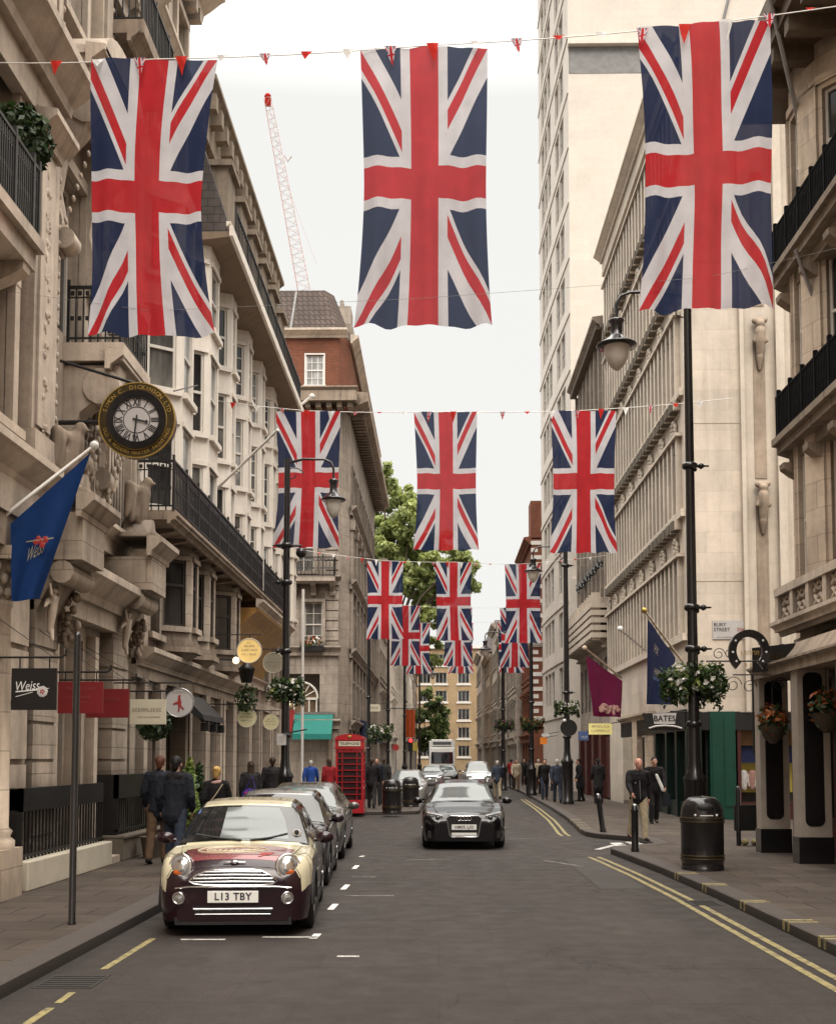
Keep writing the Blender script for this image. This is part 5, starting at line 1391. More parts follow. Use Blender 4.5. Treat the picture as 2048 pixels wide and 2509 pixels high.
for ri, (D, fl3, ws) in enumerate(ROWS):
    tops = []; D = D * FS
    for fi, (u, v0, v1) in enumerate(fl3):
        a = at(u * V, v0 * V, D); b_ = at(u * V, v1 * V, D)
        lab = f'{pos3[fi]} union flag of the {rown[ri]} row' + (', ' + extra[ri][fi] if extra[ri][fi] else ' strung across the street')
        tl = [(-.02), -.012, .035][fi] if ri == 0 else 0
        union_flag(a, ws[fi] * 1.02 * FS, a.z - b_.z, rf_, [.13, .06, .05][fi] if ri == 0 else rf_.uniform(.04, .1), (rf_.uniform(-.03, .05), rf_.uniform(-.15, .1)), lab, 'union flags strung over the street', [.0, .08, .02][fi] if ri == 0 else .03, tilt=tl, asym=[-.05, .01, .035][fi] if ri == 0 else rf_.uniform(-.015, .015))
        tops.append(a)
    # the wire of the row
    xl = [-5.9, -6.0, -6.0, -4.3, -4.3][ri]; xr = [7.4, 7.4, 7.4, 7.4, 7.4][ri]
    zl = tops[0].z + [.0, .35, .5, .5, .5][ri]; zr = tops[2].z + [.62, .3, .4, .4, .4][ri]
    path = [Vector((xl, D, zl))] + [t + Vector((0, .0, .012)) for t in tops] + [Vector((xr, D, zr))]
    wr = thing('bunting_string', f'white bunting cord with small pennants carrying the {rown[ri]} row of flags', 'bunting', path[0])
    k = MB(); fine = []
    for a, b_ in zip(path, path[1:]):
        for i in range(6): fine.append(a.lerp(b_, i / 6) - UP * .03 * math.sin(math.pi * i / 6))
    fine.append(path[-1]); k.tube(fine, .007 if ri == 0 else .009, 5); k.build('cord', 'white_paint', wr)
    if ri == 0: k = MB()
    lo = [Vector((xl, D + .03, zl - 2.85))] + [Vector((t.x, D + .03, t.z - 2.62 * FS)) for t in tops] + [Vector((xr, D + .03, zr - 2.9))]
    if ri == 0: k.tube(lo, .0022, 4); k.build('stay_wire', 'lead_grey', wr)
    if ri < 3:
        L0 = path[0].x; i = 0; x = L0 + (1.15 if ri == 0 else .8)
        while x < xr - .5:
            z = None
            for a, b_ in zip(fine, fine[1:]):
                if a.x <= x <= b_.x: z = a.z + (b_.z - a.z) * (x - a.x) / (b_.x - a.x)
            if z:
                s = .15; kind = ('pennant_red', 'pennant_white', 'union_flag')[i % 3]
                sw = rf_.uniform(-.3, .3); dy = rf_.uniform(.02, .09)
                over = any(abs(x - t.x) < .6 for t in tops)
                drop = .30 if over else rf_.uniform(.06, .26)
                k = MB(); A = Vector((x - s * .5, D - .05, z)); B = Vector((x + s * .5, D - .05, z)); C_ = Vector((x + sw * .12, D - .05 - dy, z - drop)); mid = (A + B) / 2
                k.add([A, mid + Vector((0, -.02, -.01)), B, A.lerp(C_, .5) + Vector((0, .015, 0)), B.lerp(C_, .5) + Vector((0, -.015, 0)), C_], [(0, 1, 3), (1, 4, 3), (1, 2, 4), (3, 4, 5)])
                o = k.build('pennant', kind, wr)
                if kind == 'union_flag':
                    ul = o.data.uv_layers.new(name='UVMap'); uvp = [(0, 1), (.5, 1), (1, 1), (.25, .45), (.75, .45), (.5, 0)]
                    for l in o.data.loops: ul.data[l.index].uv = uvp[l.vertex_index]
            x += .52 if ri == 0 else .62; i += 1

SCR = random.Random(77)
def scribble(mb, F, u, v, w, width, h):
    """a line of lettering too small to read in the photo: uneven upright and slanted strokes"""
    x = u - width / 2
    while x < u + width / 2 - h * .3:
        cw = h * SCR.uniform(.5, .85); t = h * .16
        if SCR.random() < .14: x += h * .5; continue
        k = SCR.randrange(4)
        mb.fbox(F, x, x + t, v - h / 2, v + h / 2, w, w + .002)
        if k != 3: mb.fbox(F, x + t, x + cw, v + h / 2 - t, v + h / 2, w, w + .002)
        if k in (0, 2): mb.fbox(F, x + t, x + cw * .9, v - t / 2, v + t / 2, w, w + .002)
        if k in (1, 2): mb.fbox(F, x + cw - t, x + cw, v - h / 2, v + h / 2 - t, w, w + .002)
        if k in (0, 3): mb.fbox(F, x + t, x + cw, v - h / 2, v - h / 2 + t, w, w + .002)
        x += cw + h * .22

# ------------------------------------------------------------------ flags on slanting poles
def pole_flag(name, label, base, tip, cloth, mat, decor=None, r=.03, ball='gold_leaf', polemat='white_paint', wave=.06, rnd=random.Random(4)):
    o = thing(name, label, 'flag', base)
    k = MB(); k.tube([base, tip], [r, r * .75], 8); k.build('pole', polemat, o)
    k = MB(); k.ball(tip, r * 2.2); k.build('finial', ball, o)
    # cloth: quad given by 4 corners (attach top, attach bottom, free bottom, free top) as a folded sheet
    A, B, C_, D_ = [Vector(c) for c in cloth]; nx, ny = 18, 24; vs = []
    nrm = (B - A).cross(D_ - A).normalized()
    for j in range(ny + 1):
        for i in range(nx + 1):
            s, t = i / nx, j / ny
            p = A.lerp(D_, s).lerp(B.lerp(C_, s), t)
            p = p + nrm * wave * math.sin(s * 9 + t * 2) * (.2 + t); vs.append(p)
    fs = [(j * (nx + 1) + i, j * (nx + 1) + i + 1, (j + 1) * (nx + 1) + i + 1, (j + 1) * (nx + 1) + i) for j in range(ny) for i in range(nx)]
    k = MB(); k.add(vs, fs, 0, True); cl = k.build('cloth', mat, o)
    if decor: decor(o, A, B, C_, D_, nrm, cl)
    return o
def cloth_text(parent, items, A, B, C_, D_, wave, side):
    """lettering laid on the folded cloth: items = (text, s, t, size, material, kw)"""
    nrm = (B - A).cross(D_ - A).normalized()
    for txt, s0, t0, size, mat, kw in items:
        me = text_mesh(txt, **kw); k = MB()
        wA = (D_ - A).length; hA = (B - A).length
        vs = []
        for v in me.vertices:
            s = s0 + side * v.co.x * size / wA; t = t0 - v.co.y * size / hA
            p = A.lerp(D_, s).lerp(B.lerp(C_, s), t) + nrm * wave * math.sin(s * 9 + t * 2) * (.2 + t)
            n2 = nrm if nrm.y < 0 else -nrm
            vs.append(p + n2 * .012)
        k.add(vs, [tuple(p.vertices) for p in me.polygons]); k.build('lettering', mat, parent)
# big blue flag, left: pole slants up toward the road
Dq = 15.4
tipL = at(196 * V, 925 * V, Dq); baseL = at(-10, 1085 * V, Dq - .6)
c_a = at(188 * V, 940 * V, Dq); c_b = at(22 * V, 1088 * V, Dq - .55); c_c = at(22 * V, 1250 * V, Dq - .55); c_d = at(84 * V, 1243 * V, Dq - .3)
def dec_blue(o, A, B, C_, D_, nrm, cl): cloth_text(o, [('Weiss', .47, .56, .2, 'ink_grey', dict(shear=.25))], A, B, C_, D_, .04, 1)
ob = pole_flag('gallery_flag', 'large blue gallery flag with a red brushstroke on a white pole at the left', baseL, tipL, (c_b, c_c, c_d, c_a), 'flag_blue', dec_blue, .028, 'ink_white', 'white_paint', .04)
k = MB(); n2 = Vector((0, -1, 0))
cc = at(92 * V, 1128 * V, Dq - .3) + n2 * .14
for dx, dz, r in ((0, 0, .04), (.06, .02, .045), (-.06, -.01, .04), (.02, -.05, .04), (-.03, .04, .03)): k.ball(cc + Vector((dx, 0, dz)), r, .006, r, 8)
k.build('red_motif', 'ink_red', ob)
k = MB(); k.hexa([cc + Vector(q) for q in ((-.3, -.005, -.03), (.16, -.005, .03), (.16, .005, .03), (-.3, .005, -.03), (-.3, -.005, -.02), (.17, -.005, .05), (.17, .005, .05), (-.3, .005, -.02))]); k.build('white_stroke', 'ink_grey', ob)
# navy flag and maroon flag on the right
Dn = 30.5
def dec_navy(o, A, B, C_, D_, nrm, cl): cloth_text(o, [('HX', .30, .26, .36, 'ink_grey', dict(shear=.2)), ('HARVEY &', .52, .55, .3, 'ink_grey', {}), ('LONDON', .36, .64, .17, 'ink_blue', {})], A, B, C_, D_, .05, 1)
pole_flag('shop_flag', 'navy shop flag with pale lettering on a gold-tipped pole above the hat shop', at(1425 * V, 1385 * V, 35.4), at(1338 * V, 1268 * V, Dn),
          (at(1345 * V, 1286 * V, Dn), at(1338 * V, 1463 * V, Dn), at(1402 * V, 1464 * V, 32), at(1402 * V, 1366 * V, 33)), 'flag_navy', dec_navy, .035, 'gold_leaf', 'portland_warm', .05)
Dm = 41.0
def dec_m(o, A, B, C_, D_, nrm, cl):
    k = MB(); c = (A + B + C_ + D_) / 4
    for q in range(22):
        s = .25 + .6 * rf_.random(); t = .74 + .2 * rf_.random()
        p = A.lerp(D_, s).lerp(B.lerp(C_, s), t) + Vector((0, -.12, 0)); k.ball(p, .09, .01, .07, 6)
    k.build('emblem', 'cloth_pink', o)
    pass
pole_flag('shop_flag', 'maroon shop flag with pale emblem hanging below the stone balcony', at(1290 * V, 1408 * V, 46), at(1214 * V, 1346 * V, Dm),
          (at(1217 * V, 1362 * V, Dm), at(1228 * V, 1488 * V, Dm), at(1293 * V, 1490 * V, 43), at(1292 * V, 1415 * V, 44.5)), 'flag_maroon', dec_m, .04, 'portland_warm', 'portland_warm', .06)
p0 = thing('flag_pole', 'bare dark flagpole with white ball tip left of the navy flag', 'flagpole', at(1338 * V, 1350 * V, 38))
k = MB(); k.tube([at(1288 * V, 1308 * V, 37), at(1340 * V, 1352 * V, 40.5)], .028, 8); k.build('pole', 'steel', p0)
k = MB(); k.ball(at(1288 * V, 1306 * V, 37), .09); k.build('finial', 'ink_white', p0)
# white pole leaning from the balcony behind the second-row flag
p1 = thing('flag_pole', 'long bare white flagpole slanting up from the black balcony', 'flagpole', (-5.3, 30, 7))
k = MB(); k.tube([at(437 * V, 1028 * V, 28.5), at(577 * V, 892 * V, 27.2)], .035, 8); k.build('pole', 'white_paint', p1)
k = MB(); k.tube([at(437 * V, 1028 * V, 28.5), at(437 * V, 1028 * V, 28.5) + Vector((-.5, .2, -.1))], .05, 8); k.build('socket', 'black_iron', p1)
p2 = thing('flag_pole', 'short white flagpole with ball tip above the left flag of the second row', 'flagpole', (-5.5, 44, 13))
k = MB(); a_, b_ = at(596 * V, 862 * V, 45), at(648 * V, 823 * V, 42); k.tube([a_, b_], .05, 8); k.ball(b_, .1); k.build('pole', 'white_paint', p2)

# ------------------------------------------------------------------ street lamps
def basket(parent, c, s, rnd, name='flower_basket', flowers='flower_white', n=520):
    """hanging baskets strapped round a post, as a thing of its own"""
    k = MB()
    for dx in (-.42, .42):
        leaves(k, (c[0] + dx * s, c[1], c[2]), .5 * s, .48 * s, .62 * s, n, .06, rnd, (0, 1, 1, 2), .3, .35)
        for _ in range(14):
            a = rnd.random() * 6.28; x = c[0] + dx * s + math.cos(a) * .5 * s; y = c[1] + math.sin(a) * .4 * s
            leaves(k, (x, y, c[2] + rnd.uniform(-.6, .5) * s), .16 * s, .16 * s, .3 * s, 26, .055, rnd, (0, 1), .2, .6)
    b = MB()
    for dx in (-.42, .42): b.lathe((c[0] + dx * s, c[1], c[2] - .28 * s), [(.05, -.22 * s), (.22 * s, -.12 * s), (.33 * s, .12 * s), (.33 * s, .15 * s)], 12)
    for _ in range(64):
        d = Vector((rnd.gauss(0, 1), rnd.gauss(0, 1), rnd.gauss(.25, .8))).normalized()
        p = Vector(c) + Vector((rnd.choice((-.42, .42)) * s, 0, .05 * s)) + Vector((d.x * .48 * s, d.y * .45 * s, d.z * .5 * s)); leaves(k, p, .05 * s, .05 * s, .04 * s, 7, .05, rnd, (3,), .2)
    o = k.build(name, ['leaf_dark', 'leaf_mid', 'leaf_lime', flowers], None, recalc=False, org=c)
    b.build('bowl', 'black_iron', o)
    return o
def lamp_post(label, x, y, H, arm, armdir, brak=(), base=1.1, s=1.0, group='tall black street lamps', rl=1.0, stub=True):
    """tapered post with pedestal, swan-neck arm and hanging bell lantern"""
    o = thing('street_lamp', label, 'street lamp', (x, y, .12), 0, group)
    k = MB(); z0 = .12
    k.lathe((x, y, z0), [(.22 * s, 0), (.22 * s, .12), (.19 * s, .16), (.18 * s, base), (.2 * s, base + .03), (.2 * s, base + .1), (.13 * s, base + .2), (.10 * s, base + .5), (.1 * s, 2.2), (.088 * s, 4.5), (.07 * s, H)], 14)
    for zz in list(brak) + [base + 1.1]: k.lathe((x, y, zz), [(.1 * s, 0), (.14 * s, .03), (.14 * s, .09), (.1 * s, .12)], 14)
    k.build('post', 'black_gloss', o)
    if stub:
        b = MB()
        for zz in brak:
            b.tube([(x - .05, y, zz + .06), (x + .34 * -armdir, y, zz + .06)], [.035, .015], 8); b.tube([(x - .03, y, zz + .06), (x + .12 * -armdir, y, zz - .02)], .03, 8); b.lathe((x + .2 * -armdir, y, zz), [(.0, 0), (.05, .03), (.05, .09), (0, .12)], 10)
        b.build('bracket', 'black_gloss', o)
    a = MB(); L = arm; top = H - .12 + z0
    path = [(x, y, top), (x + armdir * .35 * L, y, top + .1), (x + armdir * .8 * L, y, top + .09), (x + armdir * .94 * L, y, top + .02), (x + armdir * L, y, top - .14), (x + armdir * L, y, top - .42)]
    a.tube(path, [.035, .032, .03, .03, .03, .028], 8)
    sc = [(x + armdir * (.12 + .28 * math.cos(t) * (1 - t / 9)), y, top - .28 + .2 * math.sin(t) * (1 - t / 9)) for t in [i * .5 for i in range(14)]]
    a.tube(sc, .014, 6)
    a.build('arm', 'black_gloss', o)
    lx, lz = x + armdir * L, top - .42
    h = MB(); h.lathe((lx, y, lz), [(.03, .05), (.14 * rl, .0), (.15 * rl, -.03), (.11 * rl, -.09), (.11 * rl, -.28), (.15 * rl, -.33), (.34 * rl, -.45), (.37 * rl, -.47), (.36 * rl, -.5), (.25 * rl, -.5)], 20); h.build('lamp_hood', 'black_gloss', o)
    g = MB(); g.lathe((lx, y, lz), [(.24 * rl, -.5), (.235 * rl, -.58), (.2 * rl, -.72), (.12 * rl, -.86), (.04 * rl, -.93), (.0, -.94)], 20); g.build('lamp_shade', 'lamp_glass', o)
    return o
A_ = ground(1443 * V, 1683 * V, .12)
DA = 21.0; xa = at(1443 * V, 1640 * V, DA).x
topA = at(1412 * V, 605 * V, DA).z; lampx = at(1280 * V, 660 * V, DA).x
lamp_post('tall black street lamp with hanging bell lantern and flower basket by the black bin', xa, DA, topA - .1, xa - lampx, -1, [at(1430 * V, 968 * V, DA).z - .06, at(1437 * V, 1262 * V, DA).z - .06, at(1437 * V, 1355 * V, DA).z], 1.35, 1.0)
rbk = random.Random(8)
tag(basket(None, (xa, DA, at(1440 * V, 1420 * V, DA).z), .60, rbk), 'large hanging flower basket on the near right street lamp with white blooms', 'flower basket', 'hanging flower baskets')
DB = 47.0; xb = at(1178 * V, 1600 * V, DB).x
lamp_post('black street lamp with swan neck and small flower basket beside the maroon flag', xb, DB, at(1175 * V, 1140 * V, DB).z, at(1175 * V, 1145 * V, DB).x - at(1108 * V, 1145 * V, DB).x, -1, [at(1175 * V, 1178 * V, DB).z, at(1175 * V, 1505 * V, DB).z + 1.2], 1.6, 1.25)
tag(basket(None, (xb, DB, at(1178 * V, 1470 * V, DB).z), .5, rbk, n=260), 'small flower basket on the second right street lamp behind the round sign back', 'flower basket', 'hanging flower baskets')
DC = 28.2; xc = at(592 * V, 1600 * V, DC).x
lamp_post('black street lamp whose post and lantern stand before the second-row left flag', xc, DC, at(606 * V, 962 * V, DC).z, at(702 * V, 990 * V, DC).x - at(606 * V, 990 * V, DC).x, 1, [at(600 * V, 1138 * V, DC).z, at(598 * V, 1358 * V, DC).z, at(600 * V, 1215 * V, DC).z], 1.3, 1.0, rl=.82)
tag(basket(None, (xc, DC, at(592 * V, 1432 * V, DC).z), .46, rbk, n=380), 'hanging flower basket with white petunias on the left street lamp', 'flower basket', 'hanging flower baskets')
k = MB(); k.ball((xc + .35, DC, at(632 * V, 1148 * V, DC).z), .13); cmo = k.build('street_camera', 'black_gloss', None, org=(xc + .35, DC, at(632 * V, 1148 * V, DC).z)); tag(cmo, 'black dome camera on the left street lamp below the flag', 'camera')
k = MB(); k.tube([(xc, DC, at(632 * V, 1142 * V, DC).z + .1), (xc + .36, DC, at(632 * V, 1142 * V, DC).z + .1)], .03, 6); k.build('mount', 'black_gloss', cmo)
for i, (u, D, zt, lab) in enumerate([(765, 53, 1330, 'black street lamp in front of the corner house shops'), (806, 67, 1388, 'black street lamp beside the rust coloured banner'), (840, 76, 1395, 'thin black street lamp left of the small round tree'), (871, 90, 1402, 'far thin black street lamp against the small round tree')]):
    x = at(u * V, 1550 * V, D).x; lamp_post(lab, x, D, 9.3, 1.0, 1, (4.6,), 1.2, .9, stub=False)
for i, (u, D, lab) in enumerate([(1045, 67, 'black street lamp left of the right pavement walkers'), (1104, 58, 'black street lamp below the third-row right flag')]):
    x = at(u * V, 1550 * V, D).x; lamp_post(lab, x, D, 9.0, 1.0, -1, (4.6,), 1.2, 1.15, stub=False)
for u, v_, D, lab, fm in [(790, 1522, 53, 'flower basket with pale blooms on the lamp by the phone box', 'flower_white'), (1048, 1505, 67, 'purple flower basket far right in front of the shops', 'flower_purple'), (1104, 1505, 58, 'orange flower basket far right beside the lit shop sign', 'flower_orange')]:
    p = at(u * V, v_ * V, D); tag(basket(None, tuple(p), .6, rbk, flowers=fm, n=240), lab, 'flower basket', 'hanging flower baskets')

# ------------------------------------------------------------------ clock
DK = 18.2; ck = at(285 * V, 873 * V, DK); Rk = .66; KS = .9
clk = thing('hanging_clock', 'round black and gold shop clock with Roman numerals hanging out from the stone house', 'clock', ck)
K = front(DK); cu, cv = ck.x, ck.z
rotm = Matrix.Rotation(R(90), 3, 'X')
def disc(mb, r0, r1, w0, w1, n=48, mi=0):
    """ring prism in the clock plane"""
    vs = []
    for w_ in (w0, w1):
        for r in (r0, r1):
            for j in range(n):
                t = 2 * math.pi * j / n; vs.append(K.p(cu + KS * r * math.cos(t), cv + KS * r * math.sin(t), w_))
    fs = []
    for j in range(n):
        q = (j + 1) % n
        fs += [(j, q, n + q, n + j), (2 * n + j, 3 * n + j, 3 * n + q, 2 * n + q), (n + j, n + q, 3 * n + q, 3 * n + j)]
    mb.add(vs, fs, mi)
k = MB(); disc(k, .0001, Rk, -.16, .0); k.build('case', 'black_gloss', clk)
k = MB(); disc(k, .52, Rk, .0, .02); k.build('letter_ring', 'gold_dark', clk)
k = MB(); disc(k, .655, .675, -.01, .03); disc(k, .515, .53, .01, .03)
for s, txt, rr in ((1, 'SIMON C. DICKINSON LTD', .585), (-1, 'OLD & MODERN MASTER PAINTINGS', .585)):
    n = len(txt); span = R(152)
    for i, ch in enumerate(txt):
        if ch == ' ': continue
        a = math.pi / 2 + span / 2 - span * (i + .5) / n if s > 0 else -math.pi / 2 - span / 2 + span * (i + .5) / n
        put_text(k, ch, K, cu + KS * rr * math.cos(a), cv + KS * rr * math.sin(a), .026, KS * (.105 if s > 0 else .085), 0, 1.0, (a - math.pi / 2) if s > 0 else (a + math.pi / 2), bold=.012)
k.build('gold_lettering', 'gold_leaf', clk)
k = MB(); disc(k, .40, .52, .0, .07); k.build('dark_rim', 'black_gloss', clk)
k = MB(); disc(k, .0001, .41, .0, .03); k.build('dial', 'sign_grey', clk)
k = MB(); disc(k, .385, .395, .03, .036); disc(k, .225, .238, .03, .036)
for h, num in enumerate(['XII', 'I', 'II', 'III', 'IIII', 'V', 'VI', 'VII', 'VIII', 'IX', 'X', 'XI']):
    a = math.pi / 2 - h * math.pi / 6; put_text(k, num, K, cu + KS * .31 * math.cos(a), cv + KS * .31 * math.sin(a), .034, KS * .185, 0, .62, a - math.pi / 2, bold=.03)
k.build('numerals', 'ink_black', clk)
def hand(name, ang, L, wd, tail, w_):
    k = MB(); d = Vector((math.cos(ang), math.sin(ang))); n = Vector((-d.y, d.x))
    def q(l, s): return (cu + KS * (d.x * l + n.x * s), cv + KS * (d.y * l + n.y * s))
    k.poly(K, [q(-tail, -wd), q(-tail, wd), q(L * .75, wd * .8), q(L * .78, wd * 2.4), q(L, 0), q(L * .78, -wd * 2.4), q(L * .75, -wd * .8)], w_, w_ + .008); k.build(name, 'ink_black', clk)
hand('hour_hand', R(-13), .215, .017, .07, .045); hand('minute_hand', R(-96), .37, .014, .08, .056)
k = MB(); k.tube([(cu, DK + .08, cv), (-6.0, DK + .1, cv)], .04, 8); k.tube([(cu, DK + .08, cv + .6), (-6.0, DK + .1, cv + 1.0)], .025, 8); k.tube([(cu + .55, DK + .1, cv + .5), at(410 * V, 800 * V, 25)], .012, 6)
k.build('bracket', 'black_iron', clk)

# ------------------------------------------------------------------ hanging signs, left
def board(label, u0, v0, u1, v1, D, mat, th=.04, name='hanging_sign', cat='sign', bar=True, hook=True):
    a = at(u0 * V, v1 * V, D); b_ = at(u1 * V, v0 * V, D)
    o = thing(name, label, cat, ((a.x + b_.x) / 2, D, (a.z + b_.z) / 2)); K2 = front(D)
    k = MB(); k.fbox(K2, a.x, b_.x, a.z, b_.z, -th, 0); k.build('panel', mat, o, bev=.004)
    if bar:
        k = MB(); zt = b_.z + .14; k.tube([(-6.0, D + .02, zt), (b_.x + .05, D + .02, zt)] + ([(b_.x + .1, D + .02, zt + .03), (b_.x + .11, D + .02, zt + .1)] if hook else []), .014, 6)
        for x in (a.x + .1, b_.x - .1): k.tube([(x, D + .02, b_.z - .01), (x, D + .02, zt)], .01, 6)
        k.tube([(-6.0, D + .02, zt + .75), (b_.x - .05, D + .02, zt)], .006, 5)
        k.build('bracket', 'black_iron', o)
    return o, K2, a, b_
o, K2, a, b_ = board('black gallery sign with white script and a small white rosette, nearest of the hanging boards', 22, 1388, 118, 1475, 15.0, 'sign_black')
k = MB(); put_text(k, 'Weiss', K2, a.x + .2, b_.z - .23, .004, .17, 0, .75, R(4), shear=.3)
k.hexa([K2.p(a.x + p, b_.z - q, w_) for p, q, w_ in ((.06, .31, .002), (.45, .275, .002), (.45, .275, .006), (.06, .31, .006), (.06, .295, .002), (.5, .255, .002), (.5, .255, .006), (.06, .295, .006))])
k.hexa([K2.p(a.x + p, b_.z - q, w_) for p, q, w_ in ((.06, .37, .002), (.28, .31, .002), (.28, .31, .005), (.06, .37, .005), (.06, .362, .002), (.28, .303, .002), (.28, .303, .005), (.06, .362, .005))]); k.build('lettering', 'ink_white', o)
k = MB()
for q in range(9): k.ball(K2.p(a.x + .405 + .045 * math.cos(q * .7), b_.z - .3 + .045 * math.sin(q * .7), .006), .028, .004, .028, 6)
k.ball(K2.p(a.x + .405, b_.z - .3, .008), .05, .004, .05, 8); k.build('rosette', 'sign_grey', o)
k = MB()
for q in range(5): k.ball(K2.p(a.x + .405 + .02 * math.cos(q * 1.25), b_.z - .3 + .02 * math.sin(q * 1.25), .013), .012, .003, .012, 5)
k.build('rosette_centre', 'ink_red', o)
o, K2, a, b_ = board('dark red gallery sign, left of the pair of red hanging boards', 119, 1416, 214, 1482, 17.0, 'sign_red')
k = MB(); scribble(k, K2, (a.x + b_.x) / 2, b_.z - .1, .003, .4, .035); scribble(k, K2, (a.x + b_.x) / 2, b_.z - .22, .003, .3, .03); scribble(k, K2, (a.x + b_.x) / 2, b_.z - .3, .003, .26, .024); k.build('lettering', 'sign_red_text', o)
o, K2, a, b_ = board('dark red gallery sign, right of the pair of red hanging boards', 178, 1431, 268, 1491, 18.5, 'sign_red')
k = MB(); scribble(k, K2, (a.x + b_.x) / 2, b_.z - .16, .003, .4, .035); k.build('lettering', 'sign_red_text', o)
o, K2, a, b_ = board('cream rectangular shop sign hanging beside the round white sign', 269, 1453, 345, 1505, 20.0, 'sign_cream')
k = MB(); scribble(k, K2, (a.x + b_.x) / 2, b_.z - .18, .003, .52, .06); scribble(k, K2, (a.x + b_.x) / 2, b_.z - .3, .003, .4, .025); k.build('lettering', 'ink_grey', o)
def round_sign(label, u, v_, r_px, D, mat, rim, lines, tm, lit=False):
    c = at(u * V, v_ * V, D); r = r_px * V * D / FPX; K2 = front(D)
    o = thing('round_sign', label, 'sign', c)
    k = MB(); k.lathe(c, [(.0001, -.03), (r, -.03), (r, .03), (.0001, .03)], 32, 0, False, rotm); k.build('disc', mat, o)
    k = MB(); n = 40; k.tube([(c.x + r * math.cos(2 * math.pi * i / n), D - .03, c.z + r * math.sin(2 * math.pi * i / n)) for i in range(n + 1)], r * .05, 6); k.build('rim', rim, o)
    k = MB()
    for wd, dz, s in lines: scribble(k, K2, c.x, c.z + dz * r, .036, wd * r, s * r)
    if lines: k.build('lettering', tm, o)
    k = MB(); k.tube([(-6.0, D, c.z + r + .1), (c.x + r, D, c.z + r + .1)], .014, 6); k.tube([(c.x, D, c.z + r), (c.x, D, c.z + r + .1)], .01, 6); k.build('bracket', 'black_iron', o)
    return o, c, r, K2
o, c, r, K2 = round_sign('round white sign with a small red leaping figure, beside the folded awning', 373, 1460, 30, 21.0, 'sign_grey', 'steel', [(.9, .74, .13)], 'ink_grey')
k = MB(); q = lambda x, z: (c.x + x * r, c.z + z * r)
k.poly(K2, [q(-.08, .5), q(.1, .55), q(.08, .3), q(.16, .05), q(.14, -.2), q(.36, -.42), q(.28, -.5), q(.06, -.28), q(.02, -.62), q(-.08, -.62), q(-.06, -.1), q(-.4, -.14), q(-.42, -.05), q(-.1, .1)], .034, .04); k.build('red_figure', 'ink_red', o)
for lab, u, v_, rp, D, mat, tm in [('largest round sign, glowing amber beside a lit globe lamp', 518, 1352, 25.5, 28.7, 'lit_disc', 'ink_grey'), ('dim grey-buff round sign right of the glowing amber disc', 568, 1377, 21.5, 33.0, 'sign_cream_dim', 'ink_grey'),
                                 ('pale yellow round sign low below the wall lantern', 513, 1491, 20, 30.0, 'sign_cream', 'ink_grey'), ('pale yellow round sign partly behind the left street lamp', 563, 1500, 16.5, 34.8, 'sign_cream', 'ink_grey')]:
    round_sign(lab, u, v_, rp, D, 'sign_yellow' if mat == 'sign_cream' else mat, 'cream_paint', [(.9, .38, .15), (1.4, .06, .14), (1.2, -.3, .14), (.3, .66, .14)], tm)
gl = thing('globe_lamp', 'small lit globe lamp on the wall beside the amber round sign', 'lamp', at(490 * V, 1372 * V, 28.5)); gp = at(490 * V, 1372 * V, 28.5)
k = MB(); k.ball(gp, .085); k.build('globe', 'bulb', gl); k = MB(); k.tube([gp, gp + Vector((-1, 0, .05))], .015, 6); k.build('arm', 'black_iron', gl)
wl_ = thing('wall_lantern', 'black box lantern hanging under the amber round sign', 'lantern', at(512 * V, 1402 * V, 29.5)); gp = at(512 * V, 1402 * V, 29.5)
k = MB(); k.lathe(gp, [(.13, -.2), (.2, .12), (.22, .15), (.08, .28), (.02, .32)], 4); k.build('lantern_body', 'black_iron', wl_); k = MB(); k.tube([gp + UP * .3, gp + UP * .4, gp + UP * .4 + Vector((-.8, 0, 0))], .015, 6); k.build('arm', 'black_iron', wl_)
k = MB(); rr = random.Random(2); gp = at(512 * V, 1450 * V, 29.8); leaves(k, gp, .3, .3, .38, 240, .07, rr, (0, 1)); tag(k.build('hanging_plant', ['leaf_dark', 'leaf_mid'], None, recalc=False, org=gp), 'trailing dark plant hanging below the black wall lantern', 'plant')

# ------------------------------------------------------------------ left foreground: sign post, area railings, planters
g = ground(149 * V, 1921 * V, .12)
o = thing('sign_post', 'plain black steel post standing on the left pavement in front of the railings', 'post', g)
k = MB(); k.lathe(g, [(.045, 0), (.045, .02), (.038, .03), (.038, 3.12), (.03, 3.16), (.001, 3.17)], 14); k.build('shaft', 'black_gloss', o)
F = left(-5.5)
rl = thing('area_railings', 'black area railings with solid top rail on a cream stone plinth by the left pavement', 'railings', (-5.6, 18, .12))
k = MB(); k.fbox(F, 15.9, 20.0, .12, .52, -.35, .0); k.build('plinth', 'cream_paint', rl, bev=.02)
k = MB(); k.fbox(F, 16.0, 19.9, 1.18, 1.5, -.2, -.14); k.fbox(F, 16.0, 19.9, .56, .6, -.19, -.14); k.fbox(F, 16.0, 16.06, .5, 1.5, -1.1, -.14); k.fbox(F, 16.0, 16.05, 1.2, 1.48, -1.3, -.2)
for i in range(27): k.fbox(F, 16.05 + i * .148, 16.075 + i * .148, .52, 1.22, -.18, -.155)
for i in range(7): k.fbox(F, 16.02, 16.05, .52, 1.22, -1.2 + i * .15, -1.18 + i * .15)
k.build('rails', 'black_iron', rl)
rl2 = thing('area_railings', 'black area railings with sign board and dark plinth further along the left pavement', 'railings', (-5.6, 22, .12))
k = MB(); k.fbox(F, 20.7, 24.6, .12, .5, -.35, .0); k.fbox(F, 20.7, 24.6, .5, .56, -.4, .04); k.build('plinth', 'relief_shadow', rl2, bev=.02)
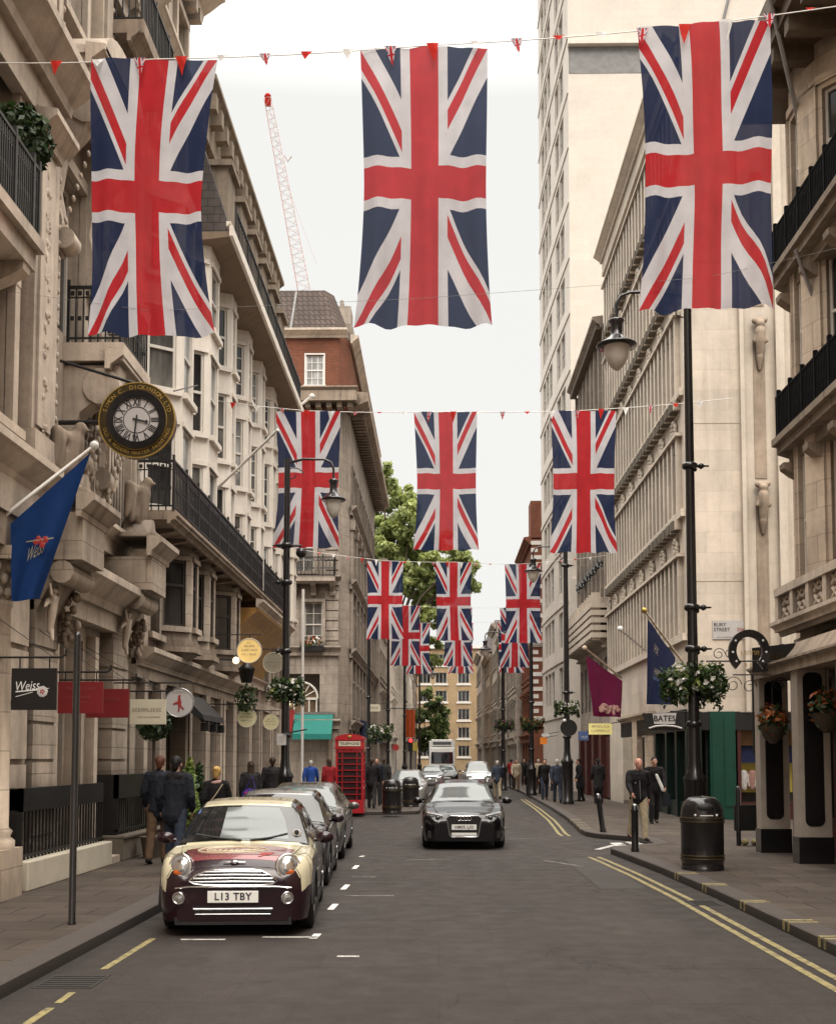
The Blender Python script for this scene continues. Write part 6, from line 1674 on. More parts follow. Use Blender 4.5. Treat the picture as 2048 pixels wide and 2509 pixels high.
k = MB(); k.fbox(F, 20.8, 24.5, 1.2, 1.62, -.22, -.14); k.fbox(F, 20.8, 24.5, .62, .66, -.19, -.14); k.fbox(F, 20.8, 20.86, .5, 1.62, -1.1, -.14)
for i in range(25): k.fbox(F, 20.85 + i * .148, 20.875 + i * .148, .55, 1.25, -.18, -.155)
for i in range(7): k.fbox(F, 20.82, 20.85, .52, 1.22, -1.2 + i * .15, -1.18 + i * .15)
k.build('rails', 'black_iron', rl2)
st = thing('door_step', 'low stone step between the two runs of area railings', 'step', (-5.7, 20.3, .12)); k = MB(); k.fbox(F, 20.02, 20.66, .12, .24, -.6, -.05); k.fbox(F, 20.05, 20.64, .24, .36, -.6, -.3); k.build('treads', 'portland', st)
# topiary and conifers
def topiary(label, c, r, trunk, mats, n, pot=True, shape='ball', name='topiary_tree'):
    o = thing(name, label, 'shrub', c); rr = random.Random(int(c[1] * 10)); k = MB(); cz = c[2] + trunk
    if shape == 'ball': leaves(k, (c[0], c[1], cz + r), r, r, r, n, .07, rr, (0, 1), .5)
    else:
        for i in range(9): t = i / 8; leaves(k, (c[0], c[1], cz + t * r * 4), r * (1 - t * .8), r * (1 - t * .8), r * .6, n // 9, .07, rr, (0, 1), .4)
    k.build('foliage', mats, o, recalc=False)
    k = MB(); k.tube([(c[0], c[1], c[2]), (c[0], c[1], cz + r * .6)], .03, 7); k.build('trunk', 'bark', o)
    if pot: k = MB(); k.lathe(c, [(.16, 0), (.22, .35), (.24, .38), (.2, .38)], 12); k.build('pot', 'relief_shadow', o)
    return o
topiary('small round topiary standing on the iron balconette at the left edge', atx(36 * V, 388 * V, -5.45), .44, .2, ['leaf_dark', 'leaf_mid'], 1100, False)
topiary('dark clipped ball tree under the cream hanging sign by the shop door', (at(320 * V, 1525 * V, 21.5).x, 21.5, .12), .32, 2.1, ['leaf_dark', 'leaf_dark'], 500)
topiary('bright lime conifer in a pot behind the two walking men', (at(394 * V, 1600 * V, 24).x, 24, .12), .3, .45, ['leaf_lime', 'conifer_lime'], 800, True, 'cone', 'potted_conifer')
topiary('dark green conifer in a pot between the lime conifer and the blond woman', (at(414 * V, 1600 * V, 25).x, 25, .12), .26, .5, ['leaf_dark', 'leaf_mid'], 800, True, 'cone', 'potted_conifer')

# ------------------------------------------------------------------ phone box
DP = 39.5; px_ = at(728 * V, 1600 * V, DP).x
pb = thing('telephone_box', 'red telephone box with domed top standing on the pavement corner', 'phone box', (px_, DP, .12))
k = MB(); h_ = .46; z = .12
k.box(px_ - .48, px_ + .48, DP - .48, DP + .48, z, z + .1); 
for sx in (-1, 1):
    for sy in (-1, 1): k.box(px_ + sx * .46 - .07 * (sx > 0), px_ + sx * .46 + .07 * (sx < 0), DP + sy * .46 - .07 * (sy > 0), DP + sy * .46 + .07 * (sy < 0), z + .1, z + 2.02)
k.box(px_ - .455, px_ + .455, DP - .455, DP + .455, z + .1, z + .42); k.box(px_ - .46, px_ + .46, DP - .46, DP + .46, z + 2.0, z + 2.1); k.box(px_ - .5, px_ + .5, DP - .5, DP + .5, z + 2.1, z + 2.15)
k.box(px_ - .47, px_ + .47, DP - .47, DP + .47, z + 2.15, z + 2.4); k.box(px_ - .5, px_ + .5, DP - .5, DP + .5, z + 2.4, z + 2.44)
for i in range(9):
    zz = z + .42 + i * .1975; 
    for sx, sy in ((0, -1), (0, 1), (-1, 0), (1, 0)):
        if sy: k.box(px_ - .4, px_ + .4, DP + sy * .43 - .015, DP + sy * .43 + .015, zz - .014, zz + .014)
        else: k.box(px_ + sx * .43 - .015, px_ + sx * .43 + .015, DP - .4, DP + .4, zz - .014, zz + .014)
for sx in (-.24, .24):
    k.box(px_ + sx - .013, px_ + sx + .013, DP - .445, DP - .415, z + .42, z + 2.0); k.box(px_ + sx - .013, px_ + sx + .013, DP + .415, DP + .445, z + .42, z + 2.0)
k.build('booth', 'post_red', pb)
k = MB(); n = 14; pr = [(px_ + .48 * math.cos(math.pi * i / n), z + 2.44 + .16 * math.sin(math.pi * i / n)) for i in range(n + 1)]
k.poly(front(DP), pr, -.48, .48); k.build('domed_roof', 'post_red', pb)
k = MB()
for s in (-.4, .4): k.box(px_ - .4, px_ + .4, DP + s - .004, DP + s + .004, z + .42, z + 2.0); k.box(px_ + s - .004, px_ + s + .004, DP - .4, DP + .4, z + .42, z + 2.0)
k.build('glazing', 'kiosk_glass', pb)
k = MB(); k.box(px_ - .36, px_ + .36, DP - .49, DP - .468, z + 2.2, z + 2.36); k.build('name_panel', 'sign_cream', pb)
k = MB(); put_text(k, 'TELEPHONE', front(DP), px_, z + 2.28, .494, .12, bold=.01); k.build('lettering', 'ink_black', pb)
k = MB(); k.ball((px_, DP - .49, z + 2.5), .045, .01, .045, 6); k.ball((px_ - .04, DP - .49, z + 2.52), .03, .01, .03, 6); k.ball((px_ + .04, DP - .49, z + 2.52), .03, .01, .03, 6); k.build('crown_badge', 'gold_leaf', pb)
# ------------------------------------------------------------------ litter bins
def litter_bin(label, x, y, s=1.0, rz=0):
    o = thing('litter_bin', label, 'bin', (x, y, .12), rz, 'black litter bins'); H = 1.12 * s; r = .32 * s
    k = MB(); prof = [(r, 0), (r * 1.0, .05), (r * .97, .06), (r, H * .12), (r * 1.03, H * .14), (r, H * .2), (r, H * .62), (r * 1.04, H * .64), (r * 1.04, H * .70), (r, H * .72), (r * .98, H * .8), (r * .86, H * .91), (r * .6, H * .975), (.001, H)]
    k.lathe((0, 0, 0), prof, 28); k.build('body', 'black_gloss', o, raw=True)
    for zz in (.15, .19, .645, .695):
        k = MB(); k.lathe((0, 0, 0), [(r * 1.035, H * zz), (r * 1.05, H * zz + .005), (r * 1.05, H * zz + .016), (r * 1.035, H * zz + .02)], 28); k.build('gold_band', 'gold_dark', o, raw=True)
    k = MB(); n = 12
    for i in range(n):   # mouth: dark recessed opening in the dome
        pass
    k.ball((0, -r * .72, H * .84), r * .46, r * .3, H * .075, 10); k.build('opening', 'rubber', o, raw=True)
    k = MB(); L = front(0); k.fbox(L, -r * .3, r * .3, H * .735, H * .748, r * .985, r * 1.01); k.ball((-r * .5, -r * .87, H * .745), .02, .01, .02, 5); k.ball((r * .5, -r * .87, H * .745), .02, .01, .02, 5); k.build('label_strip', 'ink_white', o, raw=True)
    return o
g = ground(1469 * V, 1811 * V, .12); litter_bin('black domed litter bin with gold bands on the near right pavement', g.x, g.y + .33, 1.06)
g = ground(813 * V, 1690 * V, .12); litter_bin('black litter bin in front of the pair beside the phone box', g.x, g.y + .3, 1.0)
g = ground(853 * V, 1680 * V, .12); litter_bin('black litter bin behind its twin near the kerb edge', g.x - .05, g.y + 1.6, 1.0)
# ------------------------------------------------------------------ bollards
def bollard(label, u, v_, h, lean=0.0, r=.07):
    g = ground(u * V, v_ * V, .12); o = thing('bollard', label, 'bollard', g, 0, 'black pavement bollards'); o.rotation_euler = (0, lean, 0)
    k = MB(); k.lathe((0, 0, 0), [(r * 1.15, 0), (r * 1.15, .06), (r, .08), (r * .95, h * .82), (r * 1.1, h * .84), (r * 1.1, h * .87), (r * .9, h * .89), (r * .85, h * .96), (.001, h)], 14); k.build('shaft', 'black_gloss', o, raw=True)
    k = MB(); k.ball((0, -.01, h * .96), r * .7, r * .7, r * .5, 6); k.build('cap', 'steel', o, raw=True)
bollard('upright black bollard nearest the camera beside the give-way dashes', 1319, 1770, .92)
bollard('leaning black bollard at the far corner of the side road', 1253, 1729, .95, R(-8))
bollard('small black bollard left of the thick lamp pedestal', 1121, 1650, 1.0)
bollard('small far black bollard beside the dark-coated walkers', 1146, 1643, 1.0)
g = ground(1550 * V, 1757 * V, .12); o = thing('street_barrier', 'dark panelled barrier on posts with two yellow feet outside the right corner shop', 'barrier', g); yb_ = g.y + .1
k = MB(); k.box(6.1, 6.95, yb_ - .05, yb_ + .05, .42, .95); k.build('panel', 'soffit_dark' if 'soffit_dark' in MATS else 'black_board', o)
for px2 in (6.16, 6.58):
    k = MB(); k.lathe((px2, yb_ - .1, 0), [(.05, .12), (.05, 1.28), (.03, 1.33), (.001, 1.34)], 10); k.build('post', 'black_gloss', o)
for px2 in (6.28, 6.48): k = MB(); k.ball((px2, yb_ - .12, .19), .075, .09, .07, 8); k.build('foot', 'line_yellow', o)
# ------------------------------------------------------------------ right: street sign, horseshoe sign, hat shop sign, small signs
S = front(35.2)
a = at(1480 * V, 1328 * V, 35.2); b_ = at(1552 * V, 1289 * V, 35.2)
o = thing('street_name_sign', 'white street name plate on the pale stone flank wall', 'sign', ((a.x + b_.x) / 2, 35.15, a.z)); k = MB(); k.fbox(S, a.x, b_.x, a.z, b_.z, .0, .03); k.build('plate', 'sign_grey', o)
k = MB(); put_text(k, 'BURY', S, a.x + .21, b_.z - .13, .033, .15, bold=.012); put_text(k, 'STREET', S, a.x + .27, b_.z - .28, .033, .15, bold=.012); put_text(k, 'CITY OF WESTMINSTER', S, a.x + .4, a.z + .05, .033, .055); k.build('lettering', 'ink_black', o)
k = MB(); put_text(k, 'SW1', S, b_.x - .17, b_.z - .28, .033, .15, bold=.012); k.build('postcode', 'ink_red', o)
DH = 21.7; hc = at(1555 * V, 1352 * V, DH)
hs = thing('horseshoe_sign', 'giant black horseshoe sign with gold lettering on scrolled ironwork', 'sign', hc); K3 = front(DH)
k = MB(); n = 22; inner = []; outer = []
for i in range(n + 1):
    t = R(-52) + R(284) * i / n; ro = .37 * (1.0 + .12 * max(0, -math.sin(t))); ri = .235 * (1.0 + .05 * max(0, -math.sin(t)))
    outer.append((hc.x + ro * math.cos(t), hc.z + ro * 1.05 * math.sin(t))); inner.append((hc.x + ri * math.cos(t), hc.z + ri * 1.1 * math.sin(t)))
for i in range(n):
    q = [outer[i], outer[i + 1], inner[i + 1], inner[i]]; k.poly(K3, q, -.05, .05)
k.build('horseshoe', 'black_gloss', hs)
k = MB()
for t in (35, 145, -5, 185, -38, 218): k.ball(K3.p(hc.x + .305 * math.cos(R(t)), hc.z + .32 * math.sin(R(t)), .055), .022, .012, .022, 6)
k.build('nail_heads', 'ink_white', hs)
k = MB(); scribble(k, K3, hc.x, hc.z - .04, .02, .3, .075); scribble(k, K3, hc.x, hc.z - .27, .02, .17, .075); k.build('lettering', 'gold_leaf', hs)
k = MB(); k.tube([(hc.x - .78, DH, hc.z - .19), (7.4, DH, hc.z - .19)], .014, 6); k.tube([(hc.x - .3, DH, hc.z - .44), (7.3, DH, hc.z - .44)], .012, 6); k.tube([(hc.x + .06, DH, hc.z - .44), (hc.x + .06, DH, hc.z - 1.9)], .02, 6)
for cx_, cz_, rr_ in ((-.55, -.06, .12), (-.35, -.06, .1), (-.3, -.62, .16), (.6, .0, .14), (.0, -.66, .13), (.55, -.62, .14), (.75, -.06, .1)):
    k.tube([(hc.x + cx_ + rr_ * (1 - t / 12) * math.cos(t), DH, hc.z + cz_ + rr_ * (1 - t / 12) * math.sin(t)) for t in [i * .45 for i in range(20)]], .008, 5)
k.build('ironwork', 'black_iron', hs)
F = right(7.3)
fb = thing('fascia_sign', 'black hanging fascia board with gold script right of the horseshoe', 'sign', (7.0, 21.6, 3.4)); A1 = at(1567 * V, 1440 * V, 22.2); B1 = at(1652 * V, 1388 * V, 21.3); Gs = Fr((A1.x, 22.25), (B1.x - A1.x, -.9), (-.9, -(B1.x - A1.x))); Ls = math.hypot(B1.x - A1.x, .9); z0_, z1_ = 3.52, 3.98
k = MB(); k.fbox(Gs, 0, Ls, z0_, z1_, -.03, .03); k.build('board', 'black_board', fb)
k = MB(); scribble(k, Gs, Ls * .5, (z0_ + z1_) / 2, .034, Ls * .75, .17); k.build('lettering', 'gold_dark', fb)
for x, y, z_, lab in ((6.2, 22.1, 2.6, 'orange and rust flower basket beside the horseshoe ironwork'), (6.45, 19.8, 2.75, 'second rust flower basket at the right edge over the black panels')):
    k = MB(); rr = random.Random(int(x * 100)); leaves(k, (x, y, z_), .3, .3, .36, 260, .075, rr, (0, 1, 2, 2), .3, .4); bo = k.build('flower_basket', ['leaf_dark', 'leaf_mid', 'flower_orange'], None, recalc=False, org=(x, y, z_))
    tag(bo, lab, 'flower basket', 'hanging flower baskets'); k = MB(); k.lathe((x, y, z_ - .3), [(.05, -.12), (.18, .0), (.25, .2)], 12); k.build('bowl', 'bark', bo); k = MB(); k.tube([(x, y, z_ + .3), (x, y, z_ + .75), (7.3, y, z_ + .8)], .012, 6); k.build('hanger', 'black_iron', bo)
# hat-shaped shop sign
DT = 34.6; hcx = at(1378 * V, 1492 * V, DT)
ht = thing('hat_shop_sign', 'black top-hat shaped shop sign with a pale lettered band', 'sign', hcx); K4 = front(DT); q = lambda x, z: (hcx.x + x, hcx.z + z)
k = MB(); k.poly(K4, [q(-.62, .14), q(.62, .16), q(.55, -.2), q(-.48, -.2)], -.06, .06); k.poly(K4, [q(-.6, -.2), q(.66, -.2), q(.5, -.36), q(-.42, -.36)], -.08, .08); k.build('hat', 'black_board', ht)
k = MB(); k.poly(K4, [q(-.33, .13), q(.36, .15), q(.31, -.17), q(-.29, -.17)], .06, .075); k.build('band', 'sign_grey', ht)
k = MB(); put_text(k, 'BATES', K4, hcx.x + .01, hcx.z - .02, .08, .24, 0, .95, bold=.02); k.build('lettering', 'ink_black', ht)
k = MB(); k.tube([(hcx.x - .45, DT - .1, hcx.z - .3), (hcx.x - .25, DT - .12, hcx.z - .24), (hcx.x, DT - .12, hcx.z - .22), (hcx.x + .28, DT - .12, hcx.z - .24), (hcx.x + .5, DT - .1, hcx.z - .3)], .028, 8); k.build('brim', 'sign_grey', ht)
k = MB(); k.tube([(hcx.x + .2, DT, hcx.z + .2), (7.6, DT + .7, hcx.z + .2)], .02, 6); k.build('bracket', 'black_iron', ht)
def small_sign(label, u0, v0, u1, v1, D, mat, lines, tm, name='shop_sign'):
    a = at(u0 * V, v1 * V, D); b_ = at(u1 * V, v0 * V, D); Kq = front(D); o = thing(name, label, 'sign', ((a.x + b_.x) / 2, D, a.z))
    k = MB(); k.fbox(Kq, a.x, b_.x, a.z, b_.z, -.08, 0); k.build('panel', mat, o)
    if lines:
        k = MB(); h = b_.z - a.z
        for wd, f, s in lines: scribble(k, Kq, (a.x + b_.x) / 2, a.z + h * f, .004, (b_.x - a.x) * wd, h * s)
        k.build('lettering', tm, o)
    k = MB(); k.tube([(b_.x - .05, D - .04, b_.z), (b_.x + .5, D - .02, b_.z + .1)], .018, 5); k.build('bracket', 'black_iron', o); return o
small_sign('lit yellow shop sign under the maroon flag', 1223, 1503, 1271, 1526, 44, 'lit_yellow', [(.75, .72, .2), (.8, .34, .18)], 'ink_grey')
small_sign('small blue shop sign left of the lit yellow one', 1201, 1519, 1222, 1538, 47, 'ink_blue', [(.75, .35, .22)], 'ink_white')
small_sign('white panel with red lit edge far along the right shops', 1125, 1524, 1142, 1530, 60, 'ink_white', [], 'ink_red'); small_sign('dark sign with orange glow at the far right shopfront', 1122, 1532, 1136, 1546, 60.2, 'lamp_orange', [], 'ink_red')
small_sign('white notice plate fixed to the left street lamp', 575, 1524, 594, 1548, 28.0, 'sign_grey', [(.6, .7, .1), (.6, .5, .08), (.5, .3, .08)], 'ink_grey', 'notice_plate')
small_sign('cream lettered board on the corner house street front', 766, 1463, 790, 1478, 57.5, 'sign_cream', [(.8, .5, .3)], 'ink_grey')
# round sign back on the second right lamp
o = thing('road_sign', 'dark back of a round road sign on the second right lamp post', 'road sign', at(1181 * V, 1512 * V, 46.5)); c = at(1181 * V, 1512 * V, 46.5)
k = MB(); k.lathe(c, [(.001, -.02), (.33, -.02), (.33, .02), (.001, .02)], 24, 0, False, rotm); k.build('disc', 'black_board', o); k = MB(); k.ball(c + Vector((-.17, -.05, .28)), .07); k.build('globe', 'ink_white', o)
# traffic signal and small road signs in the distance
o = thing('traffic_light', 'traffic signal showing red with far orange banner above', 'traffic light', at(853 * V, 1545 * V, 84)); c = at(853 * V, 1545 * V, 84)
k = MB(); k.box(c.x - .2, c.x + .2, c.y - .1, c.y + .1, c.z - .55, c.z + .4); k.tube([(c.x, c.y, .1), (c.x, c.y, c.z)], .07, 8); k.build('head', 'black_board', o); k = MB(); k.ball(c + Vector((0, -.12, .22)), .14, .05, .14); k.build('red_lens', 'signal_red', o)
o = thing('banner', 'rust orange vertical banner above the far traffic signal', 'banner', at(852 * V, 1500 * V, 80)); a = at(842 * V, 1532 * V, 80); b_ = at(862 * V, 1474 * V, 80)
k = MB()
for i in range(8):
    x0 = a.x + (b_.x - a.x) * i / 8; x1 = a.x + (b_.x - a.x) * (i + 1) / 8; y0 = 80 + .06 * math.sin(i * 1.7); y1 = 80 + .06 * math.sin((i + 1) * 1.7); k.quad((x0, y0, a.z), (x1, y1, a.z), (x1, y1, b_.z), (x0, y0, b_.z))
k.build('cloth', 'rust_canvas', o); k = MB(); k.tube([(b_.x, 80, b_.z + .05), (a.x - 1.5, 80, b_.z + .1)], .03, 6); k.build('rod', 'black_iron', o)
o = thing('shop_awning', 'dark blue dome awning over a shop on the far left pavement', 'awning', (-3.4, 66, 2.6)); k = MB(); Fq = left(-4.25)
k.profile(Fq, 62.5, 66.5, [(.02, 4.0), (.5, 3.85), (.95, 3.4), (1.1, 2.75), (1.05, 2.75), (.02, 3.2)]); k.build('canvas', 'navy_canvas', o)
o = thing('round_road_sign', 'small red-rimmed road sign on a thin post by the far parked car', 'road sign', at(822 * V, 1555 * V, 60)); c = at(822 * V, 1553 * V, 60)
k = MB(); k.lathe(c, [(.001, -.02), (.17, -.02), (.17, .02), (.001, .02)], 16, 0, False, rotm); k.build('plate', 'ink_red', o); k = MB(); k.tube([(c.x, c.y + .03, .1), (c.x, c.y + .03, c.z)], .03, 6); k.build('post', 'steel', o)
o = thing('warning_road_sign', 'small yellow road sign plate near the far traffic signal', 'road sign', at(862 * V, 1551 * V, 70)); c = at(862 * V, 1551 * V, 70); k = MB(); k.box(c.x - .14, c.x + .14, c.y - .02, c.y + .02, c.z - .25, c.z + .25); k.build('plate', 'yellow_panel', o); k = MB(); k.tube([(c.x, c.y + .04, .1), (c.x, c.y + .04, c.z)], .03, 6); k.build('post', 'steel', o)

# ------------------------------------------------------------------ window boxes and trees
wb_ = thing('window_box', 'flower box with orange and white blooms at the corner house bay', 'window box', (-5.95, 55.1, 7.0)); k = MB(); rr = random.Random(4)
leaves(k, (-5.95, 55.2, 7.35), .6, .25, .3, 160, .1, rr, (0, 1, 2, 2)); k.build('flowers', ['leaf_mid', 'flower_white', 'flower_orange'], wb_, recalc=False); k = MB(); k.box(-6.5, -5.4, 55.05, 55.4, 6.95, 7.2); k.build('trough', 'black_iron', wb_)
def tree(label, base, blobs, trunk, mats, nleaf, size, seed):
    o = thing('street_tree', label, 'tree', base); rr = random.Random(seed); B = Vector(base)
    k = MB(); top = B + Vector((trunk[2], 0, trunk[1])); k.tube([B, B.lerp(top, .5) + Vector((.1, .1, 0)), top], [trunk[0], trunk[0] * .75, trunk[0] * .5], 9)
    for c, r in blobs:
        q = Vector(c); m = top.lerp(q, .5) + Vector((rr.uniform(-.4, .4), 0, .4)); k.tube([top - UP * rr.random() * 2, m, q], [trunk[0] * .4, trunk[0] * .25, .04], 6)
        for _ in range(4): e = q + Vector((rr.gauss(0, 1), rr.gauss(0, 1), rr.gauss(0, .8))).normalized() * r * .9; k.tube([q, q.lerp(e, .5) + UP * .2, e], [.06, .04, .015], 5)
    k.build('trunk', 'bark', o)
    k = MB(); tot = sum(r * r for _, r in blobs)
    for c, r in blobs:
        q = Vector(c); m = max(6, int(9 * r))
        for _ in range(m):   # clumps over the limb ends, gaps between
            d = Vector((rr.gauss(0, 1), rr.gauss(0, 1), rr.gauss(0, .9))).normalized() * r * rr.uniform(.35, 1)
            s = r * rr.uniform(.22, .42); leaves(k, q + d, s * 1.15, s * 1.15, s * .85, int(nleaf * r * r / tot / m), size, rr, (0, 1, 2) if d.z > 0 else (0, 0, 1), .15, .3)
    k.build('crown', mats, o, recalc=False)
bl = []
for u, v_, rpx in [(800, 990, 34), (790, 1050, 36), (830, 1040, 40), (850, 1090, 42), (815, 1110, 42), (860, 1150, 46), (900, 1130, 38), (905, 1180, 42), (850, 1210, 44), (880, 1240, 40), (945, 1170, 36), (975, 1180, 26), (985, 1215, 20), (940, 1210, 38), (890, 1290, 30), (900, 1330, 24), (900, 1370, 20), (870, 1300, 26), (830, 1180, 40), (925, 1290, 22), (800, 1150, 40), (780, 1100, 34)]:
    bl.append((tuple(at(u * V, v_ * V, 101 + (u % 7) - 3)), rpx * V * 101 / FPX))
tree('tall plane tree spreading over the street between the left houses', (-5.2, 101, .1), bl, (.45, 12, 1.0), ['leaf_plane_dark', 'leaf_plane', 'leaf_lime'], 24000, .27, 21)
bl = []
for u, v_, rpx in [(890, 1450, 22), (905, 1460, 24), (880, 1485, 24), (915, 1490, 26), (900, 1515, 28), (880, 1530, 22), (925, 1520, 20), (905, 1545, 24), (885, 1550, 18)]: bl.append((tuple(at(u * V, v_ * V, 112)), rpx * V * 112 / FPX))
tree('small rounded green tree standing in front of the tan flats', (at(893 * V, 1600 * V, 112).x, 112, .1), bl, (.16, 3.2, 0), ['leaf_mid', 'leaf_plane_dark', 'leaf_plane_dark'], 7000, .2, 5)
# ------------------------------------------------------------------ tower crane
cr = thing('tower_crane', 'pale red and white luffing tower crane rising behind the left roofs', 'crane', (-13.2, 130, 0)); k = MB()
a = at(556 * V, 205 * V, 130); b_ = at(628 * V, 585 * V, 130); d = (b_ - a); L = d.length; d.normalize(); sx_ = Vector((1, 0, 0)); sy_ = d.cross(sx_).normalized()
def lattice(mb, p, q, w0, w1, n, r):
    ax = (q - p).normalized(); s = Vector((1, 0, 0)); s = (s - ax * s.dot(ax)).normalized(); t = ax.cross(s)
    cor = lambda f, i: p.lerp(q, f) + (s * (1 if i in (0, 3) else -1) + t * (1 if i < 2 else -1)) * (w0 + (w1 - w0) * f) / 2
    for i in range(4): mb.tube([cor(0, i), cor(1, i)], r, 4)
    for j in range(n):
        for i in range(4): mb.tube([cor(j / n, i), cor((j + 1) / n, (i + 1) % 4)], r * .6, 3); mb.tube([cor(j / n, i), cor(j / n, (i + 1) % 4)], r * .6, 3)
lattice(k, a, b_ + d * 6, .8, 1.5, 26, .035); k.build('jib', 'crane_pale' if 'crane_pale' in MATS else simple('crane_pale', (.62, .42, .38), .6).name, cr)
k = MB(); foot = b_ + d * 6; lattice(k, foot, Vector((foot.x + .6, 130, 0)), 1.6, 1.6, 30, .07); k.box(foot.x - .6, foot.x + 4.5, 129, 131, foot.z - 1.2, foot.z + .8); k.build('mast', 'crane_pale', cr)
k = MB(); k.ball(a + UP * .3, .4, .3, .4, 6); k.box(a.x - .3, a.x + .35, 129.8, 130.2, a.z - .8, a.z + .4); k.build('jib_head', 'pennant_red', cr)
k = MB(); m = a.lerp(b_, .33); k.tube([m + Vector((.6, 0, .4)), m + Vector((1.0, 0, -.3)), m + Vector((1.4, 0, .3))], .07, 4); k.tube([a, a + Vector((1.9, 0, -9)), b_ + Vector((1.6, 0, 2))], .02, 3); k.build('hoist_rope', 'crane_pale', cr)
# ------------------------------------------------------------------ lofted car bodies
def lerpk(keys, y):
    if y <= keys[0][0]: return keys[0][1]
    for (a, va), (b, vb) in zip(keys, keys[1:]):
        if y <= b:
            t = (y - a) / (b - a); t = t * t * (3 - 2 * t) * .5 + t * .5
            return va + (vb - va) * t
    return keys[-1][1]
class Car:
    def __init__(s, P): s.P = P
    def half(s, y):
        P = s.P; W = lerpk(P['w'], y); zh = lerpk(P['belt'], y); zt = max(lerpk(P['top'], y), zh); wr = lerpk(P['wr'], y); zb = P['zb']
        for yw in P['axles']:
            d = abs(y - yw); ra = P['arch']
            if d < ra: zb = max(zb, P['rw'] + math.sqrt(ra * ra - d * d) - .02)
        dz = zt - zh; cr = P.get('crown', .035)
        pts = [(0, zt + cr), (wr * .5, zt + cr * .8), (wr * .86, zt + cr * .2), (wr, zt - .10 * dz - .012), (wr + (W * .9 - wr) * .82, zh + .12 * dz + .004), (W * .925, zh - .004),
               (W * .985, zh - .16 * (zh - zb)), (W, zb + .55 * (zh - zb)), (W * .985, zb + .22 * (zh - zb)), (W * .95, zb)]
        return pts
    def at(s, y, q):
        pts = s.half(y); a = min(abs(q), 8.9999); i = int(a); f = a - i
        x = pts[i][0] + (pts[i + 1][0] - pts[i][0]) * f; z = pts[i][1] + (pts[i + 1][1] - pts[i][1]) * f
        return Vector((x if q >= 0 else -x, y, z))
    def nrm(s, y, q):
        e = .01
        a = s.at(y + e, q) - s.at(y - e, q); b = s.at(y, q + .03) - s.at(y, q - .03); n = a.cross(b)
        if n.length < 1e-9: return Vector((0, -1, 0))
        n.normalize(); c = s.at(y, q) - Vector((0, s.P['L'] / 2, .6))
        return n if n.dot(c) > 0 else -n
    def stations(s):
        P = s.P; ys = {0, .012, .03, .06, .1, .15, .2, P['L'], P['L'] - .02, P['L'] - .06, P['L'] - .12}
        y = 0
        while y < P['L']: ys.add(round(y, 3)); y += .05
        for yw in P['axles']:
            for k in range(-8, 9): ys.add(round(min(max(yw + P['arch'] * math.sin(k / 8 * math.pi / 2), 0), P['L']), 4))
        return sorted(ys)
    def body(s, root, mats, matf, name='body'):
        mb = MB(); ys = s.stations(); qs = list(range(-9, 10)); n = len(qs)
        vs = [s.at(y, q if q != 0 else 0) for y in ys for q in qs]
        for j in range(len(ys) - 1):
            for i in range(n - 1):
                ym = (ys[j] + ys[j + 1]) / 2; qm = (qs[i] + qs[i + 1]) / 2
                mb.f.append([j * n + i, j * n + i + 1, (j + 1) * n + i + 1, (j + 1) * n + i]); mb.mi.append(matf(ym, qm)); mb.sm.append(True)
        mb.v = vs
        mb.f.append(list(range(n))); mb.mi.append(matf(0, 9)); mb.sm.append(False)
        mb.f.append(list(range((len(ys) - 1) * n, len(ys) * n))); mb.mi.append(matf(s.P['L'], 9)); mb.sm.append(False)
        return mb.build(name, mats, root, raw=True)
    def patch(s, root, name, mat, yq, off=.005, ny=12, nq=12, label=None, build=True, mb=None, mi=0):
        """yq(a,b) -> (y,q) for a,b in 0..1"""
        mb = mb or MB(); vs = []
        for j in range(ny + 1):
            for i in range(nq + 1):
                y, q = yq(i / nq, j / ny); vs.append(s.at(y, q) + s.nrm(y, q) * off)
        mb.add(vs, [(j * (nq + 1) + i, j * (nq + 1) + i + 1, (j + 1) * (nq + 1) + i + 1, (j + 1) * (nq + 1) + i) for j in range(ny) for i in range(nq)], mi, True)
        return mb.build(name, mat, root, raw=True, label=label) if build else None
def wheel(root, x, y, r, wd, rimmat='steel', spokes=5):
    s = 1 if x > 0 else -1; A = Matrix.Rotation(R(90), 3, 'Y')
    k = MB(); k.lathe((x, y, r), [(r * .62, -wd / 2), (r * .9, -wd / 2), (r, -wd * .32), (r, wd * .32), (r * .9, wd / 2), (r * .62, wd / 2)], 28, axis=A); w_ = k.build('wheel', 'tyre', root, raw=True)
    k = MB(); k.lathe((x + s * .01, y, r), [(r * .63, -wd * .42), (r * .63, wd * .42), (r * .56, wd * .44)], 24, axis=A)
    xo = x + s * wd * .38
    for i in range(spokes):
        t = 2 * math.pi * i / spokes; k.tube([(xo, y, r), (xo + s * .01, y + math.cos(t) * r * .6, r + math.sin(t) * r * .6)], [r * .12, r * .09], 6)
    k.lathe((xo, y, r), [(.001, -.03), (r * .14, -.03), (r * .14, .035), (.001, .035)], 12, axis=A)
    k.build('rim', rimmat, w_, raw=True)
    return w_
def plate(root, c, txt, w=.52, h=.112, mat='plate_white', ymat='ink_black', size=.088):
    K = front(c[1]); k = MB(); k.fbox(K, c[0] - w / 2, c[0] + w / 2, c[2] - h / 2, c[2] + h / 2, -.01, .006); o = k.build('number_plate', mat, root, raw=True, bev=.004)
    if txt: k = MB(); put_text(k, txt, K, c[0], c[2], .009, size, 0, .95, bold=.022, spacing=1.1); k.build('plate_lettering', ymat, o, raw=True)
